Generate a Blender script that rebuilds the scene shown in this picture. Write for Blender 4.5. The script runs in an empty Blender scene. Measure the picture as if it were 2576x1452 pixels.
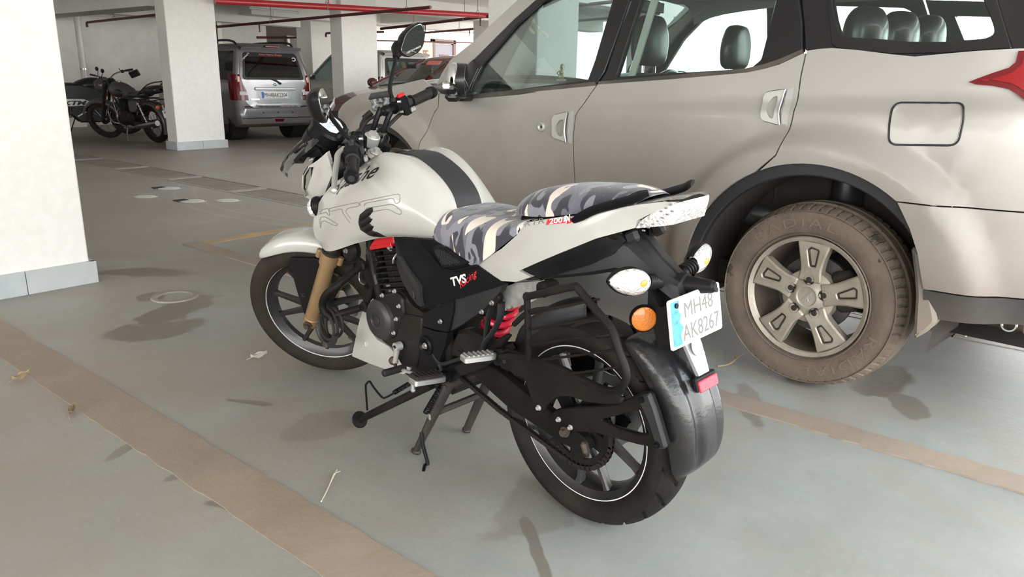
import bpy, bmesh, math, random
import numpy as np
from math import pi, sin, cos, radians as RAD
from mathutils import Vector, Matrix
from mathutils.geometry import delaunay_2d_cdt
from mathutils.bvhtree import BVHTree
random.seed(4)
SC = bpy.context.scene
COL = SC.collection
# ------------------------------------------------------------------ camera, sky, light, exposure
cam = bpy.data.cameras.new('camera')
cam.sensor_fit = 'HORIZONTAL'; cam.sensor_width = 36; cam.lens = 36*1900.03/2576
cam.clip_start = .05; cam.clip_end = 200
camo = bpy.data.objects.new('camera', cam); COL.objects.link(camo)
camo.matrix_world = Matrix(((0.637857, 0.196405, -0.74469, 0), (-0.769939, 0.185551, -0.610545, 0),
                            (0.018263, 0.962806, 0.269575, 1.16855), (0, 0, 0, 1)))
SC.camera = camo
world = bpy.data.worlds.new('world'); SC.world = world; world.use_nodes = True
wn = world.node_tree.nodes; wl = world.node_tree.links
bg = wn['Background']
tcw = wn.new('ShaderNodeTexCoord'); sxw = wn.new('ShaderNodeSeparateXYZ'); rpw = wn.new('ShaderNodeValToRGB')
wl.new(tcw.outputs['Generated'], sxw.inputs[0]); wl.new(sxw.outputs['Z'], rpw.inputs[0]); wl.new(rpw.outputs[0], bg.inputs[0])
rpw.color_ramp.elements[0].position = 0; rpw.color_ramp.elements[0].color = (1, .97, .93, 1)
rpw.color_ramp.elements[1].position = .8; rpw.color_ramp.elements[1].color = (.80, .90, 1, 1)
bg.inputs[1].default_value = 7.0
SC.view_settings.view_transform = 'Standard'; SC.view_settings.look = 'None'
SC.view_settings.exposure = 0.3; SC.view_settings.gamma = 1; SC.view_settings.use_curve_mapping = False
SC.cycles.max_bounces = 10; SC.cycles.diffuse_bounces = 6; SC.cycles.glossy_bounces = 4
SC.cycles.transmission_bounces = 6; SC.cycles.transparent_max_bounces = 16
SC.cycles.caustics_reflective = False; SC.cycles.caustics_refractive = False
SC.cycles.sample_clamp_indirect = 6
SC.cycles.use_denoising = True
# ------------------------------------------------------------------ materials
MATS = {}
def mat(name, col, rough=.5, metal=0., coat=0., spec=.5, dust=None, var=None, bump=None, emit=None, dustz=None, alpha=1., crisp=None):
    """principled material; var=(scale, amount) colour mottling, dust=(amount, scale, colour), dustz=(z0, z1) dust thickening downwards, bump=(scale, strength)"""
    if name in MATS: return MATS[name]
    m = bpy.data.materials.new(name); m.use_nodes = True; MATS[name] = m
    n, l = m.node_tree.nodes, m.node_tree.links
    b = n['Principled BSDF']
    b.inputs['Base Color'].default_value = (*col, 1); b.inputs['Roughness'].default_value = rough
    b.inputs['Metallic'].default_value = metal; b.inputs['Coat Weight'].default_value = coat
    b.inputs['Coat Roughness'].default_value = .08
    b.inputs['Specular IOR Level'].default_value = spec
    b.inputs['Alpha'].default_value = alpha
    m.diffuse_color = (*col, 1)
    if emit:
        b.inputs['Emission Color'].default_value = (*emit[0], 1); b.inputs['Emission Strength'].default_value = emit[1]
    cur = None
    if var or dust or bump or dustz or crisp:
        tc = n.new('ShaderNodeTexCoord')
    def noise(scale, detail=6, rough_=.6):
        t = n.new('ShaderNodeTexNoise'); t.inputs['Scale'].default_value = scale; t.inputs['Detail'].default_value = detail
        t.inputs['Roughness'].default_value = rough_; l.new(tc.outputs['Object'], t.inputs['Vector']); return t.outputs[0]
    def mix(fac, a, c):
        x = n.new('ShaderNodeMix'); x.data_type = 'RGBA'
        l.new(fac, x.inputs[0])
        for i, q in ((6, a), (7, c)):
            if isinstance(q, tuple): x.inputs[i].default_value = (*q, 1)
            else: l.new(q, x.inputs[i])
        return x.outputs[2]
    def ramp(src, a, c, v0=0., v1=1.):
        r = n.new('ShaderNodeMapRange'); r.inputs[1].default_value = a; r.inputs[2].default_value = c
        r.inputs[3].default_value = v0; r.inputs[4].default_value = v1; l.new(src, r.inputs[0]); return r.outputs[0]
    cur = col
    if var:
        k = var[1]
        cur = mix(ramp(noise(var[0]), .3, .7), tuple(c*(1-k) for c in col), tuple(min(1, c*(1+k)) for c in col))
    if dust:
        cur = mix(ramp(noise(dust[1]), .38, .68, 0, dust[0]), cur, dust[2])
    if crisp:
        cur = mix(ramp(noise(crisp[0], 7, .7), crisp[1], crisp[1]+.012), cur, crisp[2])
    if dustz:
        s = n.new('ShaderNodeSeparateXYZ'); l.new(tc.outputs['Object'], s.inputs[0])
        a = n.new('ShaderNodeMath'); a.operation = 'MULTIPLY_ADD'; l.new(noise(2.2, 5), a.inputs[0]); a.inputs[1].default_value = .55
        l.new(s.outputs['Z'], a.inputs[2])
        f = ramp(a.outputs[0], dustz[1]+.27, dustz[0]+.27, 0, dustz[2])
        cur = mix(f, cur, dustz[3])
        l.new(ramp(f, 0, 1, rough, .8), b.inputs['Roughness'])
        l.new(ramp(f, 0, .7, coat, 0), b.inputs['Coat Weight'])
    if not isinstance(cur, tuple): l.new(cur, b.inputs['Base Color'])
    if bump:
        bp = n.new('ShaderNodeBump'); bp.inputs['Strength'].default_value = bump[1]; bp.inputs['Distance'].default_value = .01
        l.new(noise(bump[0], 3), bp.inputs['Height']); l.new(bp.outputs[0], b.inputs['Normal'])
    return m
def glass(name, tint, refl=.06, rough=0., frost=0.):
    if name in MATS: return MATS[name]
    m = bpy.data.materials.new(name); m.use_nodes = True; MATS[name] = m
    n, l = m.node_tree.nodes, m.node_tree.links; n.remove(n['Principled BSDF'])
    out = n['Material Output']
    t = n.new('ShaderNodeBsdfTransparent'); t.inputs[0].default_value = (*tint, 1)
    g = n.new('ShaderNodeBsdfGlossy'); g.inputs['Roughness'].default_value = rough
    lw = n.new('ShaderNodeLayerWeight'); lw.inputs[0].default_value = .25
    ml = n.new('ShaderNodeMath'); ml.operation = 'MULTIPLY_ADD'; ml.inputs[1].default_value = .75; ml.inputs[2].default_value = refl
    l.new(lw.outputs['Fresnel'], ml.inputs[0])
    x = n.new('ShaderNodeMixShader'); l.new(ml.outputs[0], x.inputs[0]); l.new(t.outputs[0], x.inputs[1]); l.new(g.outputs[0], x.inputs[2])
    last = x
    if frost:
        d = n.new('ShaderNodeBsdfDiffuse'); d.inputs[0].default_value = (.75, .74, .7, 1)
        y = n.new('ShaderNodeMixShader'); y.inputs[0].default_value = frost
        l.new(x.outputs[0], y.inputs[1]); l.new(d.outputs[0], y.inputs[2]); last = y
    l.new(last.outputs[0], out.inputs[0]); return m
# ------------------------------------------------------------------ mesh helpers
def A(p): return np.asarray(p, float)
def cr(P, n, closed=False):
    """Catmull-Rom through the points P (k, ...), n steps per span"""
    P = A(P); k = len(P); out = []
    spans = k if closed else k-1
    for i in range(spans):
        if closed: a, b, c, d = P[(i-1) % k], P[i], P[(i+1) % k], P[(i+2) % k]
        else:
            b, c = P[i], P[i+1]
            a = P[i-1] if i else 2*b-c
            d = P[i+2] if i+2 < k else 2*c-b
        for j in range(n):
            t = j/n
            out.append(.5*((2*b)+(-a+c)*t+(2*a-5*b+4*c-d)*t*t+(-a+3*b-3*c+d)*t**3))
    if not closed: out.append(P[-1])
    return np.array(out)
def fillet(P, r, n=4, closed=True):
    """round the corners of a polyline (any dimension)"""
    P = [A(p) for p in P]; k = len(P); out = []
    for i in range(k):
        if not closed and i in (0, k-1): out.append(P[i]); continue
        a, b, c = P[i-1], P[i], P[(i+1) % k]
        u, v = a-b, c-b; lu, lv = np.linalg.norm(u), np.linalg.norm(v)
        rr = min(r, lu*.45, lv*.45)
        p, q = b+u/lu*rr, b+v/lv*rr
        for j in range(n+1):
            t = j/n; out.append((1-t)**2*p+2*t*(1-t)*b+t*t*q)
    return np.array(out)
def inpoly(p, poly):
    x, y = p; c = False; n = len(poly); j = n-1
    for i in range(n):
        xi, yi = poly[i][0], poly[i][1]; xj, yj = poly[j][0], poly[j][1]
        if (yi > y) != (yj > y) and x < (xj-xi)*(y-yi)/(yj-yi)+xi: c = not c
        j = i
    return c
def area2(P): P = A(P); return .5*float(np.sum(P[:, 0]*np.roll(P[:, 1], -1)-np.roll(P[:, 0], -1)*P[:, 1]))
def offset2(P, d):
    """move a closed 2-d loop inwards by d"""
    P = A(P)[:, :2]
    if area2(P) < 0: d = -d
    e = np.roll(P, -1, 0)-P; e /= np.maximum(np.linalg.norm(e, axis=1, keepdims=True), 1e-9)
    nrm = np.stack([-e[:, 1], e[:, 0]], 1)
    m = nrm+np.roll(nrm, 1, 0); ln = np.maximum(np.sum(m*m, 1, keepdims=True), .35)
    return P+2*m/ln*d
def resample(P, step, closed=True):
    P = A(P); out = []; k = len(P)
    for i in range(k if closed else k-1):
        a, b = P[i], P[(i+1) % k]; s = max(1, int(math.ceil(np.linalg.norm(b-a)/step)))
        for j in range(s): out.append(a+(b-a)*j/s)
    if not closed: out.append(P[-1])
    return np.array(out)
def rotm(axis, ang, about=(0, 0, 0)):
    return Matrix.Translation(about) @ Matrix.Rotation(ang, 4, axis) @ Matrix.Translation([-c for c in about])
class MB:
    def __init__(s, M=None): s.v = []; s.f = []; s.mi = []; s.M = M
    def add(s, v, f, mi=0, M=None):
        v = A(v).reshape(-1, 3)
        if M is not None: R = np.array(M); v = v@R[:3, :3].T+R[:3, 3]
        o = len(s.v); s.v.extend(v.tolist()); s.f.extend([tuple(i+o for i in q) for q in f]); s.mi.extend([mi]*len(f)); return s
    def box(s, c, size, bev=0., M=None, mi=0, taper=1.):
        x, y, z = [q/2 for q in size]
        b = min(bev, x*.9, y*.9, z*.9)
        if b <= 0:
            v = [(sx*x*(taper if sz > 0 else 1), sy*y*(taper if sz > 0 else 1), sz*z) for sz in (-1, 1) for sy in (-1, 1) for sx in (-1, 1)]
            f = [(0, 2, 3, 1), (4, 5, 7, 6), (0, 1, 5, 4), (2, 6, 7, 3), (0, 4, 6, 2), (1, 3, 7, 5)]
        else:
            v = []; f = []; idx = {}
            for sx in (-1, 1):
                for sy in (-1, 1):
                    for sz in (-1, 1):
                        for ax in range(3):
                            p = [sx*(x-b), sy*(y-b), sz*(z-b)]
                            p[ax] += (sx, sy, sz)[ax]*b
                            if sz > 0: p[0] *= taper; p[1] *= taper
                            idx[sx, sy, sz, ax] = len(v); v.append(p)
            def q(*k): f.append(tuple(idx[i] for i in k))
            for sg in (-1, 1):
                q((sg, -1, -1, 0), (sg, 1, -1, 0), (sg, 1, 1, 0), (sg, -1, 1, 0))
                q((-1, sg, -1, 1), (1, sg, -1, 1), (1, sg, 1, 1), (-1, sg, 1, 1))
                q((-1, -1, sg, 2), (1, -1, sg, 2), (1, 1, sg, 2), (-1, 1, sg, 2))
            for a in (-1, 1):
                for c_ in (-1, 1):
                    q((a, c_, -1, 0), (a, c_, 1, 0), (a, c_, 1, 1), (a, c_, -1, 1))
                    q((a, -1, c_, 0), (a, 1, c_, 0), (a, 1, c_, 2), (a, -1, c_, 2))
                    q((-1, a, c_, 1), (1, a, c_, 1), (1, a, c_, 2), (-1, a, c_, 2))
            for sx in (-1, 1):
                for sy in (-1, 1):
                    for sz in (-1, 1): q(*[(sx, sy, sz, ax) for ax in range(3)])
        T = Matrix.Translation(c)
        if M is not None: T = T @ M.to_4x4() if len(M) == 3 else T @ M
        return s.add(v, f, mi, T)
    def tube(s, P, r, n=10, closed=False, flat=(1, 1), up=(0, 0, 1), mi=0, caps=True, M=None):
        P = A(P); k = len(P); r = np.broadcast_to(A(r), (k,))
        T = np.gradient(P, axis=0) if not closed else np.roll(P, -1, 0)-np.roll(P, 1, 0)
        T /= np.maximum(np.linalg.norm(T, axis=1, keepdims=True), 1e-9)
        u = A(up); N = []
        prev = None
        for t in T:
            if prev is None:
                b = np.cross(u, t)
                if np.linalg.norm(b) < .1: b = np.cross((1, 0, .1), t)
            else: b = np.cross(np.cross(t, prev), t) if flat == (1, 1) else np.cross(u, t)
            nb = np.linalg.norm(b)
            b = b/nb if nb > 1e-6 else prev
            prev = b; N.append(b)
        N = np.array(N); B2 = np.cross(T, N)
        a = np.arange(n)*2*pi/n+pi/n
        v = (P[:, None]+N[:, None]*(np.cos(a)[None, :, None]*r[:, None, None]*flat[0])+B2[:, None]*(np.sin(a)[None, :, None]*r[:, None, None]*flat[1])).reshape(-1, 3)
        f = []
        for i in range(k if closed else k-1):
            for j in range(n):
                f.append((i*n+j, i*n+(j+1) % n, ((i+1) % k)*n+(j+1) % n, ((i+1) % k)*n+j))
        if caps and not closed: f.append(tuple(range(n-1, -1, -1))); f.append(tuple((k-1)*n+j for j in range(n)))
        return s.add(v, f, mi, M)
    def lathe(s, prof, c=(0, 0, 0), n=48, axis='y', closed=False, mi=0, M=None, cap=False):
        """profile of (radius, along-axis)"""
        v = []; f = []; k = len(prof)
        for i in range(n):
            a = 2*pi*i/n
            for (r, h) in prof:
                p = {'y': (r*cos(a), h, r*sin(a)), 'z': (r*cos(a), r*sin(a), h), 'x': (h, r*cos(a), r*sin(a))}[axis]
                v.append((p[0]+c[0], p[1]+c[1], p[2]+c[2]))
        for i in range(n):
            for j in range(k if closed else k-1):
                f.append((i*k+j, ((i+1) % n)*k+j, ((i+1) % n)*k+(j+1) % k, i*k+(j+1) % k))
        if cap:
            f.append(tuple(i*k for i in range(n))); f.append(tuple(i*k+k-1 for i in range(n-1, -1, -1)))
        return s.add(v, f, mi, M)
    def cyl(s, p, q, r, n=16, mi=0, M=None, r2=None, bev=0.):
        p, q = A(p), A(q); d = q-p; L = np.linalg.norm(d); d /= L
        r2 = r if r2 is None else r2
        if bev: P = [p, p+d*bev, q-d*bev, q]; R = [r-bev, r, r2, r2-bev]; P = [p]+P+[q]; R = [.0005]+R+[.0005]; P[0] = p-d*1e-5; P[-1] = q+d*1e-5
        else: P = [p, q]; R = [r, r2]
        T = d; b = np.cross((0, 0, 1), T)
        if np.linalg.norm(b) < .1: b = np.cross((1, 0, 0), T)
        b /= np.linalg.norm(b); c = np.cross(T, b); v = []; f = []; k = len(P)
        for pp, rr in zip(P, R):
            for j in range(n):
                a = 2*pi*j/n; v.append(pp+b*cos(a)*rr+c*sin(a)*rr)
        for i in range(k-1):
            for j in range(n): f.append((i*n+j, i*n+(j+1) % n, (i+1)*n+(j+1) % n, (i+1)*n+j))
        f.append(tuple(range(n-1, -1, -1))); f.append(tuple((k-1)*n+j for j in range(n)))
        return s.add(v, f, mi, M)
    def ball(s, c, r, n=16, mi=0, M=None):
        r = A(r)*np.ones(3); v = []; f = []; h = n//2
        for i in range(h+1):
            t = pi*i/h
            for j in range(n): a = 2*pi*j/n; v.append((c[0]+r[0]*sin(t)*cos(a), c[1]+r[1]*sin(t)*sin(a), c[2]+r[2]*cos(t)))
        for i in range(h):
            for j in range(n): f.append((i*n+j, (i+1)*n+j, (i+1)*n+(j+1) % n, i*n+(j+1) % n))
        return s.add(v, f, mi, M)
    def patch(s, P, nu=4, nv=4, mi=0, M=None, closed_v=False):
        P = A(P); Q = cr(P, nu); Q = np.swapaxes(cr(np.swapaxes(Q, 0, 1), nv, closed_v), 0, 1)
        a, b = Q.shape[:2]; f = []
        for i in range(a-1):
            for j in range(b if closed_v else b-1): f.append((i*b+j, i*b+(j+1) % b, (i+1)*b+(j+1) % b, (i+1)*b+j))
        return s.add(Q.reshape(-1, 3), f, mi, M)
    def loft(s, secs, mi=0, M=None, cap=True, closed=True):
        """sections: list of equal-length loops of 3-d points, straight between"""
        secs = [A(q) for q in secs]; n = len(secs[0]); f = []; k = len(secs)
        for i in range(k-1):
            for j in range(n if closed else n-1): f.append((i*n+j, i*n+(j+1) % n, (i+1)*n+(j+1) % n, (i+1)*n+j))
        if cap: f.append(tuple(range(n-1, -1, -1))); f.append(tuple((k-1)*n+j for j in range(n)))
        return s.add(np.concatenate(secs), f, mi, M)
    def plate(s, poly, t0, t1, holes=(), bev=0., fn=None, mi=0, M=None):
        """flat plate: 2-d outline (x, z) extruded along y from t0 (inner) to t1 (outer, visible, bevelled); fn(u, v, w) maps to 3-d"""
        fn = fn or (lambda u, v, w: (u, w, v))
        loops = [A(poly)[:, :2]]+[A(h)[:, :2] for h in holes]
        loops = [q if area2(q) > 0 else q[::-1] for q in loops]
        bm = bmesh.new(); es = []; top = []
        for i, lp in enumerate(loops):
            ins = offset2(lp, bev if i == 0 else -bev) if bev else lp
            vs = [bm.verts.new((p[0], p[1], 0)) for p in ins]; top.append(ins)
            for j in range(len(vs)): es.append(bm.edges.new((vs[j], vs[(j+1) % len(vs)])))
        bm.verts.index_update()
        g = bmesh.ops.triangle_fill(bm, use_beauty=True, edges=es)
        bm.verts.index_update(); tri = [tuple(v.index for v in q.verts) for q in bm.faces]
        pts = [(v.co.x, v.co.y) for v in bm.verts]; bm.free()
        n = len(pts); sg = 1 if t1 > t0 else -1
        v = [fn(p[0], p[1], t1) for p in pts]; f = list(tri)
        for lp, ins in zip(loops, top):
            k = len(lp); o0 = len(v); v += [fn(p[0], p[1], t1) for p in ins]
            o1 = len(v); v += [fn(p[0], p[1], t1-sg*bev) for p in lp]
            o2 = len(v); v += [fn(p[0], p[1], t0) for p in lp]
            for j in range(k):
                h = (j+1) % k
                if bev: f.append((o0+j, o0+h, o1+h, o1+j))
                f.append((o1+j, o1+h, o2+h, o2+j))
        o = len(v)
        off = 0
        ob = []
        for lp in loops: ob.append(lp)
        flat = np.concatenate(ob)
        v += [fn(p[0], p[1], t0) for p in flat]; f += [tuple(o+i for i in reversed(q)) for q in tri]
        return s.add(v, f, mi, M)
    def panel(s, poly, fn, step=.04, holes=(), flange=.012, fdir=(0, -1, 0), mi=0, M=None):
        """curved sheet: 2-d outline filled with a fine net, mapped by fn(u, v), with its rim turned in along fdir"""
        loops = [resample(A(q)[:, :2], step) for q in (poly, *holes)]
        pts = np.concatenate(loops); edges = []; o = 0
        for lp in loops: k = len(lp); edges += [(o+j, o+(j+1) % k) for j in range(k)]; o += k
        lo, hi = loops[0].min(0), loops[0].max(0); inner = []
        for i, u in enumerate(np.arange(lo[0]+step*.5, hi[0], step)):
            for w in np.arange(lo[1]+step*(.5 if i % 2 else .25), hi[1], step):
                if inpoly((u, w), loops[0]) and not any(inpoly((u, w), h) for h in loops[1:]) and np.min(np.sum((pts-(u, w))**2, 1)) > (step*.45)**2: inner.append((u, w))
        allp = [Vector(p) for p in pts]+[Vector(p) for p in inner]
        r = delaunay_2d_cdt(allp, edges, [], 0, 1e-7)
        vv = [tuple(p) for p in r[0]]; f = []
        for q in r[2]:
            c = np.mean([vv[i] for i in q], axis=0)
            if inpoly(c, loops[0]) and not any(inpoly(c, h) for h in loops[1:]): f.append(tuple(q))
        v = [fn(*p) for p in vv]
        if flange:
            fd = A(fdir)*flange
            for lp in loops:
                o = len(v); k = len(lp); a = [A(fn(*p)) for p in lp]; v += a; v += [p+fd for p in a]
                f += [(o+j, o+(j+1) % k, o+k+(j+1) % k, o+k+j) for j in range(k)]
        return s.add(v, f, mi, M)
    def skin(s, poly3, bulge=0., rad=.05, step=.02, ax=1, flange=.012, fdir=None, mi=0, M=None, mirror=False, holes=()):
        """sheet over a 3-d boundary: height along axis ax is carried smoothly in from the rim and swells by bulge"""
        P = resample(A(poly3), step*1.2); ia = [i for i in range(3) if i != ax]
        B2 = P[:, ia]; h = P[:, ax]
        H = [A(q)[:, ia] for q in holes]
        def fn(u, w):
            d2 = np.sum((B2-(u, w))**2, 1)+1e-9; wt = 1/d2**1.5
            y = float(np.sum(wt*h)/np.sum(wt)); d = math.sqrt(d2.min())
            y += bulge*(1-math.exp(-(d/rad)**1.2)) if d > 1e-4 else 0
            q = [0, 0, 0]; q[ia[0]] = u; q[ia[1]] = w; q[ax] = y; return q
        sgn = 1 if bulge >= 0 else -1
        if fdir is None: fdir = [0, 0, 0]; fdir[ax] = -1 if np.mean(h) > 0 else 1
        k0 = len(s.v)
        s.panel(B2, fn, step, H, flange, fdir, mi, M)
        if mirror: s.mirror(k0)
        return s
    def mirror(s, k0=0, ax=1):
        n = len(s.v)-k0; o = len(s.v)
        fs = [q for q in zip(s.f, s.mi) if min(q[0]) >= k0]
        for p in s.v[k0:k0+n]: q = list(p); q[ax] = -q[ax]; s.v.append(q)
        for q, m in fs: s.f.append(tuple(i-k0+o for i in reversed(q))); s.mi.append(m)
        return s
    def obj(s, name, m, parent=None, smooth=32, label=None, M=None, recalc=True):
        me = bpy.data.meshes.new(name); v = A(s.v)
        MM = M if M is not None else s.M
        if MM is not None: R = np.array(MM); v = v@R[:3, :3].T+R[:3, 3]
        me.from_pydata(v.tolist(), [], s.f)
        for q in (m if isinstance(m, (list, tuple)) else [m]): me.materials.append(q)
        if isinstance(m, (list, tuple)): me.polygons.foreach_set('material_index', s.mi)
        me.update(); me.validate()
        if recalc:
            bm = bmesh.new(); bm.from_mesh(me); bmesh.ops.remove_doubles(bm, verts=bm.verts, dist=2e-5)
            bmesh.ops.recalc_face_normals(bm, faces=bm.faces); bm.to_mesh(me); bm.free()
        if smooth:
            me.polygons.foreach_set('use_smooth', [True]*len(me.polygons)); me.set_sharp_from_angle(angle=RAD(smooth))
        o = bpy.data.objects.new(name, me); COL.objects.link(o)
        if parent: o.parent = parent
        if label: o['label'] = label
        return o
def copy(o, parent=None, M=None):
    c = o.copy(); COL.objects.link(c); c.parent = parent
    if M is not None: c.matrix_basis = M
    return c
def thing(name, label, cat, loc=(0, 0, 0), rz=0., lean=0., group=None):
    o = bpy.data.objects.new(name, None); COL.objects.link(o); o.empty_display_size = .2
    o.location = loc; o.rotation_euler = (lean, 0, rz); o['label'] = label; o['category'] = cat
    if group: o['group'] = group
    return o
def tag(o, label, cat, group=None):
    o['label'] = label; o['category'] = cat
    if group: o['group'] = group
    return o
def struct(o): o['kind'] = 'structure'; return o
def text2(body, bold=0., shear=0., spacing=1.):
    """flat outline of a line of lettering, as (vertices, faces) scaled to cap height 1, baseline 0, starting at 0"""
    cu = bpy.data.curves.new('t', 'FONT'); cu.body = body; cu.offset = bold; cu.shear = shear; cu.space_character = spacing; cu.resolution_u = 3
    o = bpy.data.objects.new('t', cu); COL.objects.link(o)
    dg = bpy.context.evaluated_depsgraph_get(); e = o.evaluated_get(dg); me = e.to_mesh()
    v = np.array([tuple(p.co) for p in me.vertices]); f = [tuple(p.vertices) for p in me.polygons]
    e.to_mesh_clear(); bpy.data.objects.remove(o); bpy.data.curves.remove(cu)
    v[:, 0] -= v[:, 0].min(); v[:, :2] /= .729
    return v[:, :2], f
TXT = {k: text2(*a) for k, a in dict(
    apache=('Apache', .012, .55), tvs=('TVS', .035, .12), racing=('Racing', .0, .5), rtr=('RTR', .0, .2), n200=('200', .02, .15), n4v=('4V', .03, .3),
    mh48=('MH48', .0, 0, 1.0), ak=('AK8267', .0, 0, 1.0), plate=('MH48AK2204', .0, 0, 1.0), annu=('Annu Hemu Shepu', .01, .2), patwa=("Patwa's", .01, 0),
    ktm=('KTM', .04, .3), mh48b=('MH 48', .03, 0), n11=('AH 11', .03, 0), re=('Re', .03, 0), zero=('0', 0, 0), km=('km/h', 0, 0), tyre=('RADIAL', .0, 0, 1.25), mirr=('OBJECTS IN MIRROR', .0, 0), wag=('WAGON', .05, 0), ind=('IND', .02, 0)).items()}
def lettering(key, fn, name, m, parent, w=None, h=None, label=None):
    """fn(u, v) -> 3-d for u along the line and v up, in metres"""
    v, f = TXT[key]; W = v[:, 0].max()
    sx = w/W if w else h; sy = h if h else sx
    mb = MB(); mb.add([fn(p[0]*sx, p[1]*sy) for p in v], f)
    return mb.obj(name, m, parent, smooth=0, recalc=False, label=label)
def bvh_of(o): return BVHTree.FromPolygons([v.co[:] for v in o.data.vertices], [p.vertices[:] for p in o.data.polygons])
def tyre(mb, R, w, rr, c=(0, 0, 0), n=96, groove=None, depth=.004, mi=0, shoulder=.72, bulge=1.04):
    """tyre round axis y: R outer radius, w width, rr bead radius; groove(theta, s) in 0..1 cuts the tread"""
    hw = w/2
    side = [(rr, .74*hw), (rr+.012, .90*hw), (rr+(R-rr)*.45, bulge*hw), (rr+(R-rr)*shoulder, hw*.98)]
    ns = 17 if groove is None else 45
    a = side[-1]
    prof = list(side)
    tread = []
    for i in range(ns):
        t = -1+2*i/(ns-1)            # 1 left .. -1 right
        s_ = -t
        y = s_*hw*.98
        r = R-(R-a[0])*abs(s_)**2.6
        tread.append((r, y))
    prof = cr(A(side), 4).tolist()[:-1]+tread+cr(A([(r, -y) for r, y in side[::-1]]), 4).tolist()[1:]
    prof = A(prof); k = len(prof); th = np.arange(n)*2*pi/n
    RR = np.repeat(prof[None, :, 0], n, 0).copy()
    if groove is not None:
        i0 = len(side)*4-4
        for j in range(i0, i0+ns):
            s_ = prof[j, 1]/(hw*.98); RR[:, j] -= depth*groove(th, s_)
    v = np.stack([c[0]+RR*np.cos(th)[:, None], c[1]+np.repeat(prof[None, :, 1], n, 0), c[2]+RR*np.sin(th)[:, None]], -1).reshape(-1, 3)
    f = [(i*k+j, ((i+1) % n)*k+j, ((i+1) % n)*k+j+1, i*k+j+1) for i in range(n) for j in range(k-1)]
    return mb.add(v, f, mi)
def bolt(mb, p, r=.007, h=.006, d=1, M=None):
    """hexagon head standing on a face that looks along y*d"""
    x, y, z = p
    mb.cyl((x, y, z), (x, y+d*h*.4, z), r*1.5, 12, M=M); mb.cyl((x, y+d*h*.4, z), (x, y+d*h*1.5, z), r, 6, M=M)
def dup(parts, root):
    for o in parts: copy(o, root)
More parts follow.
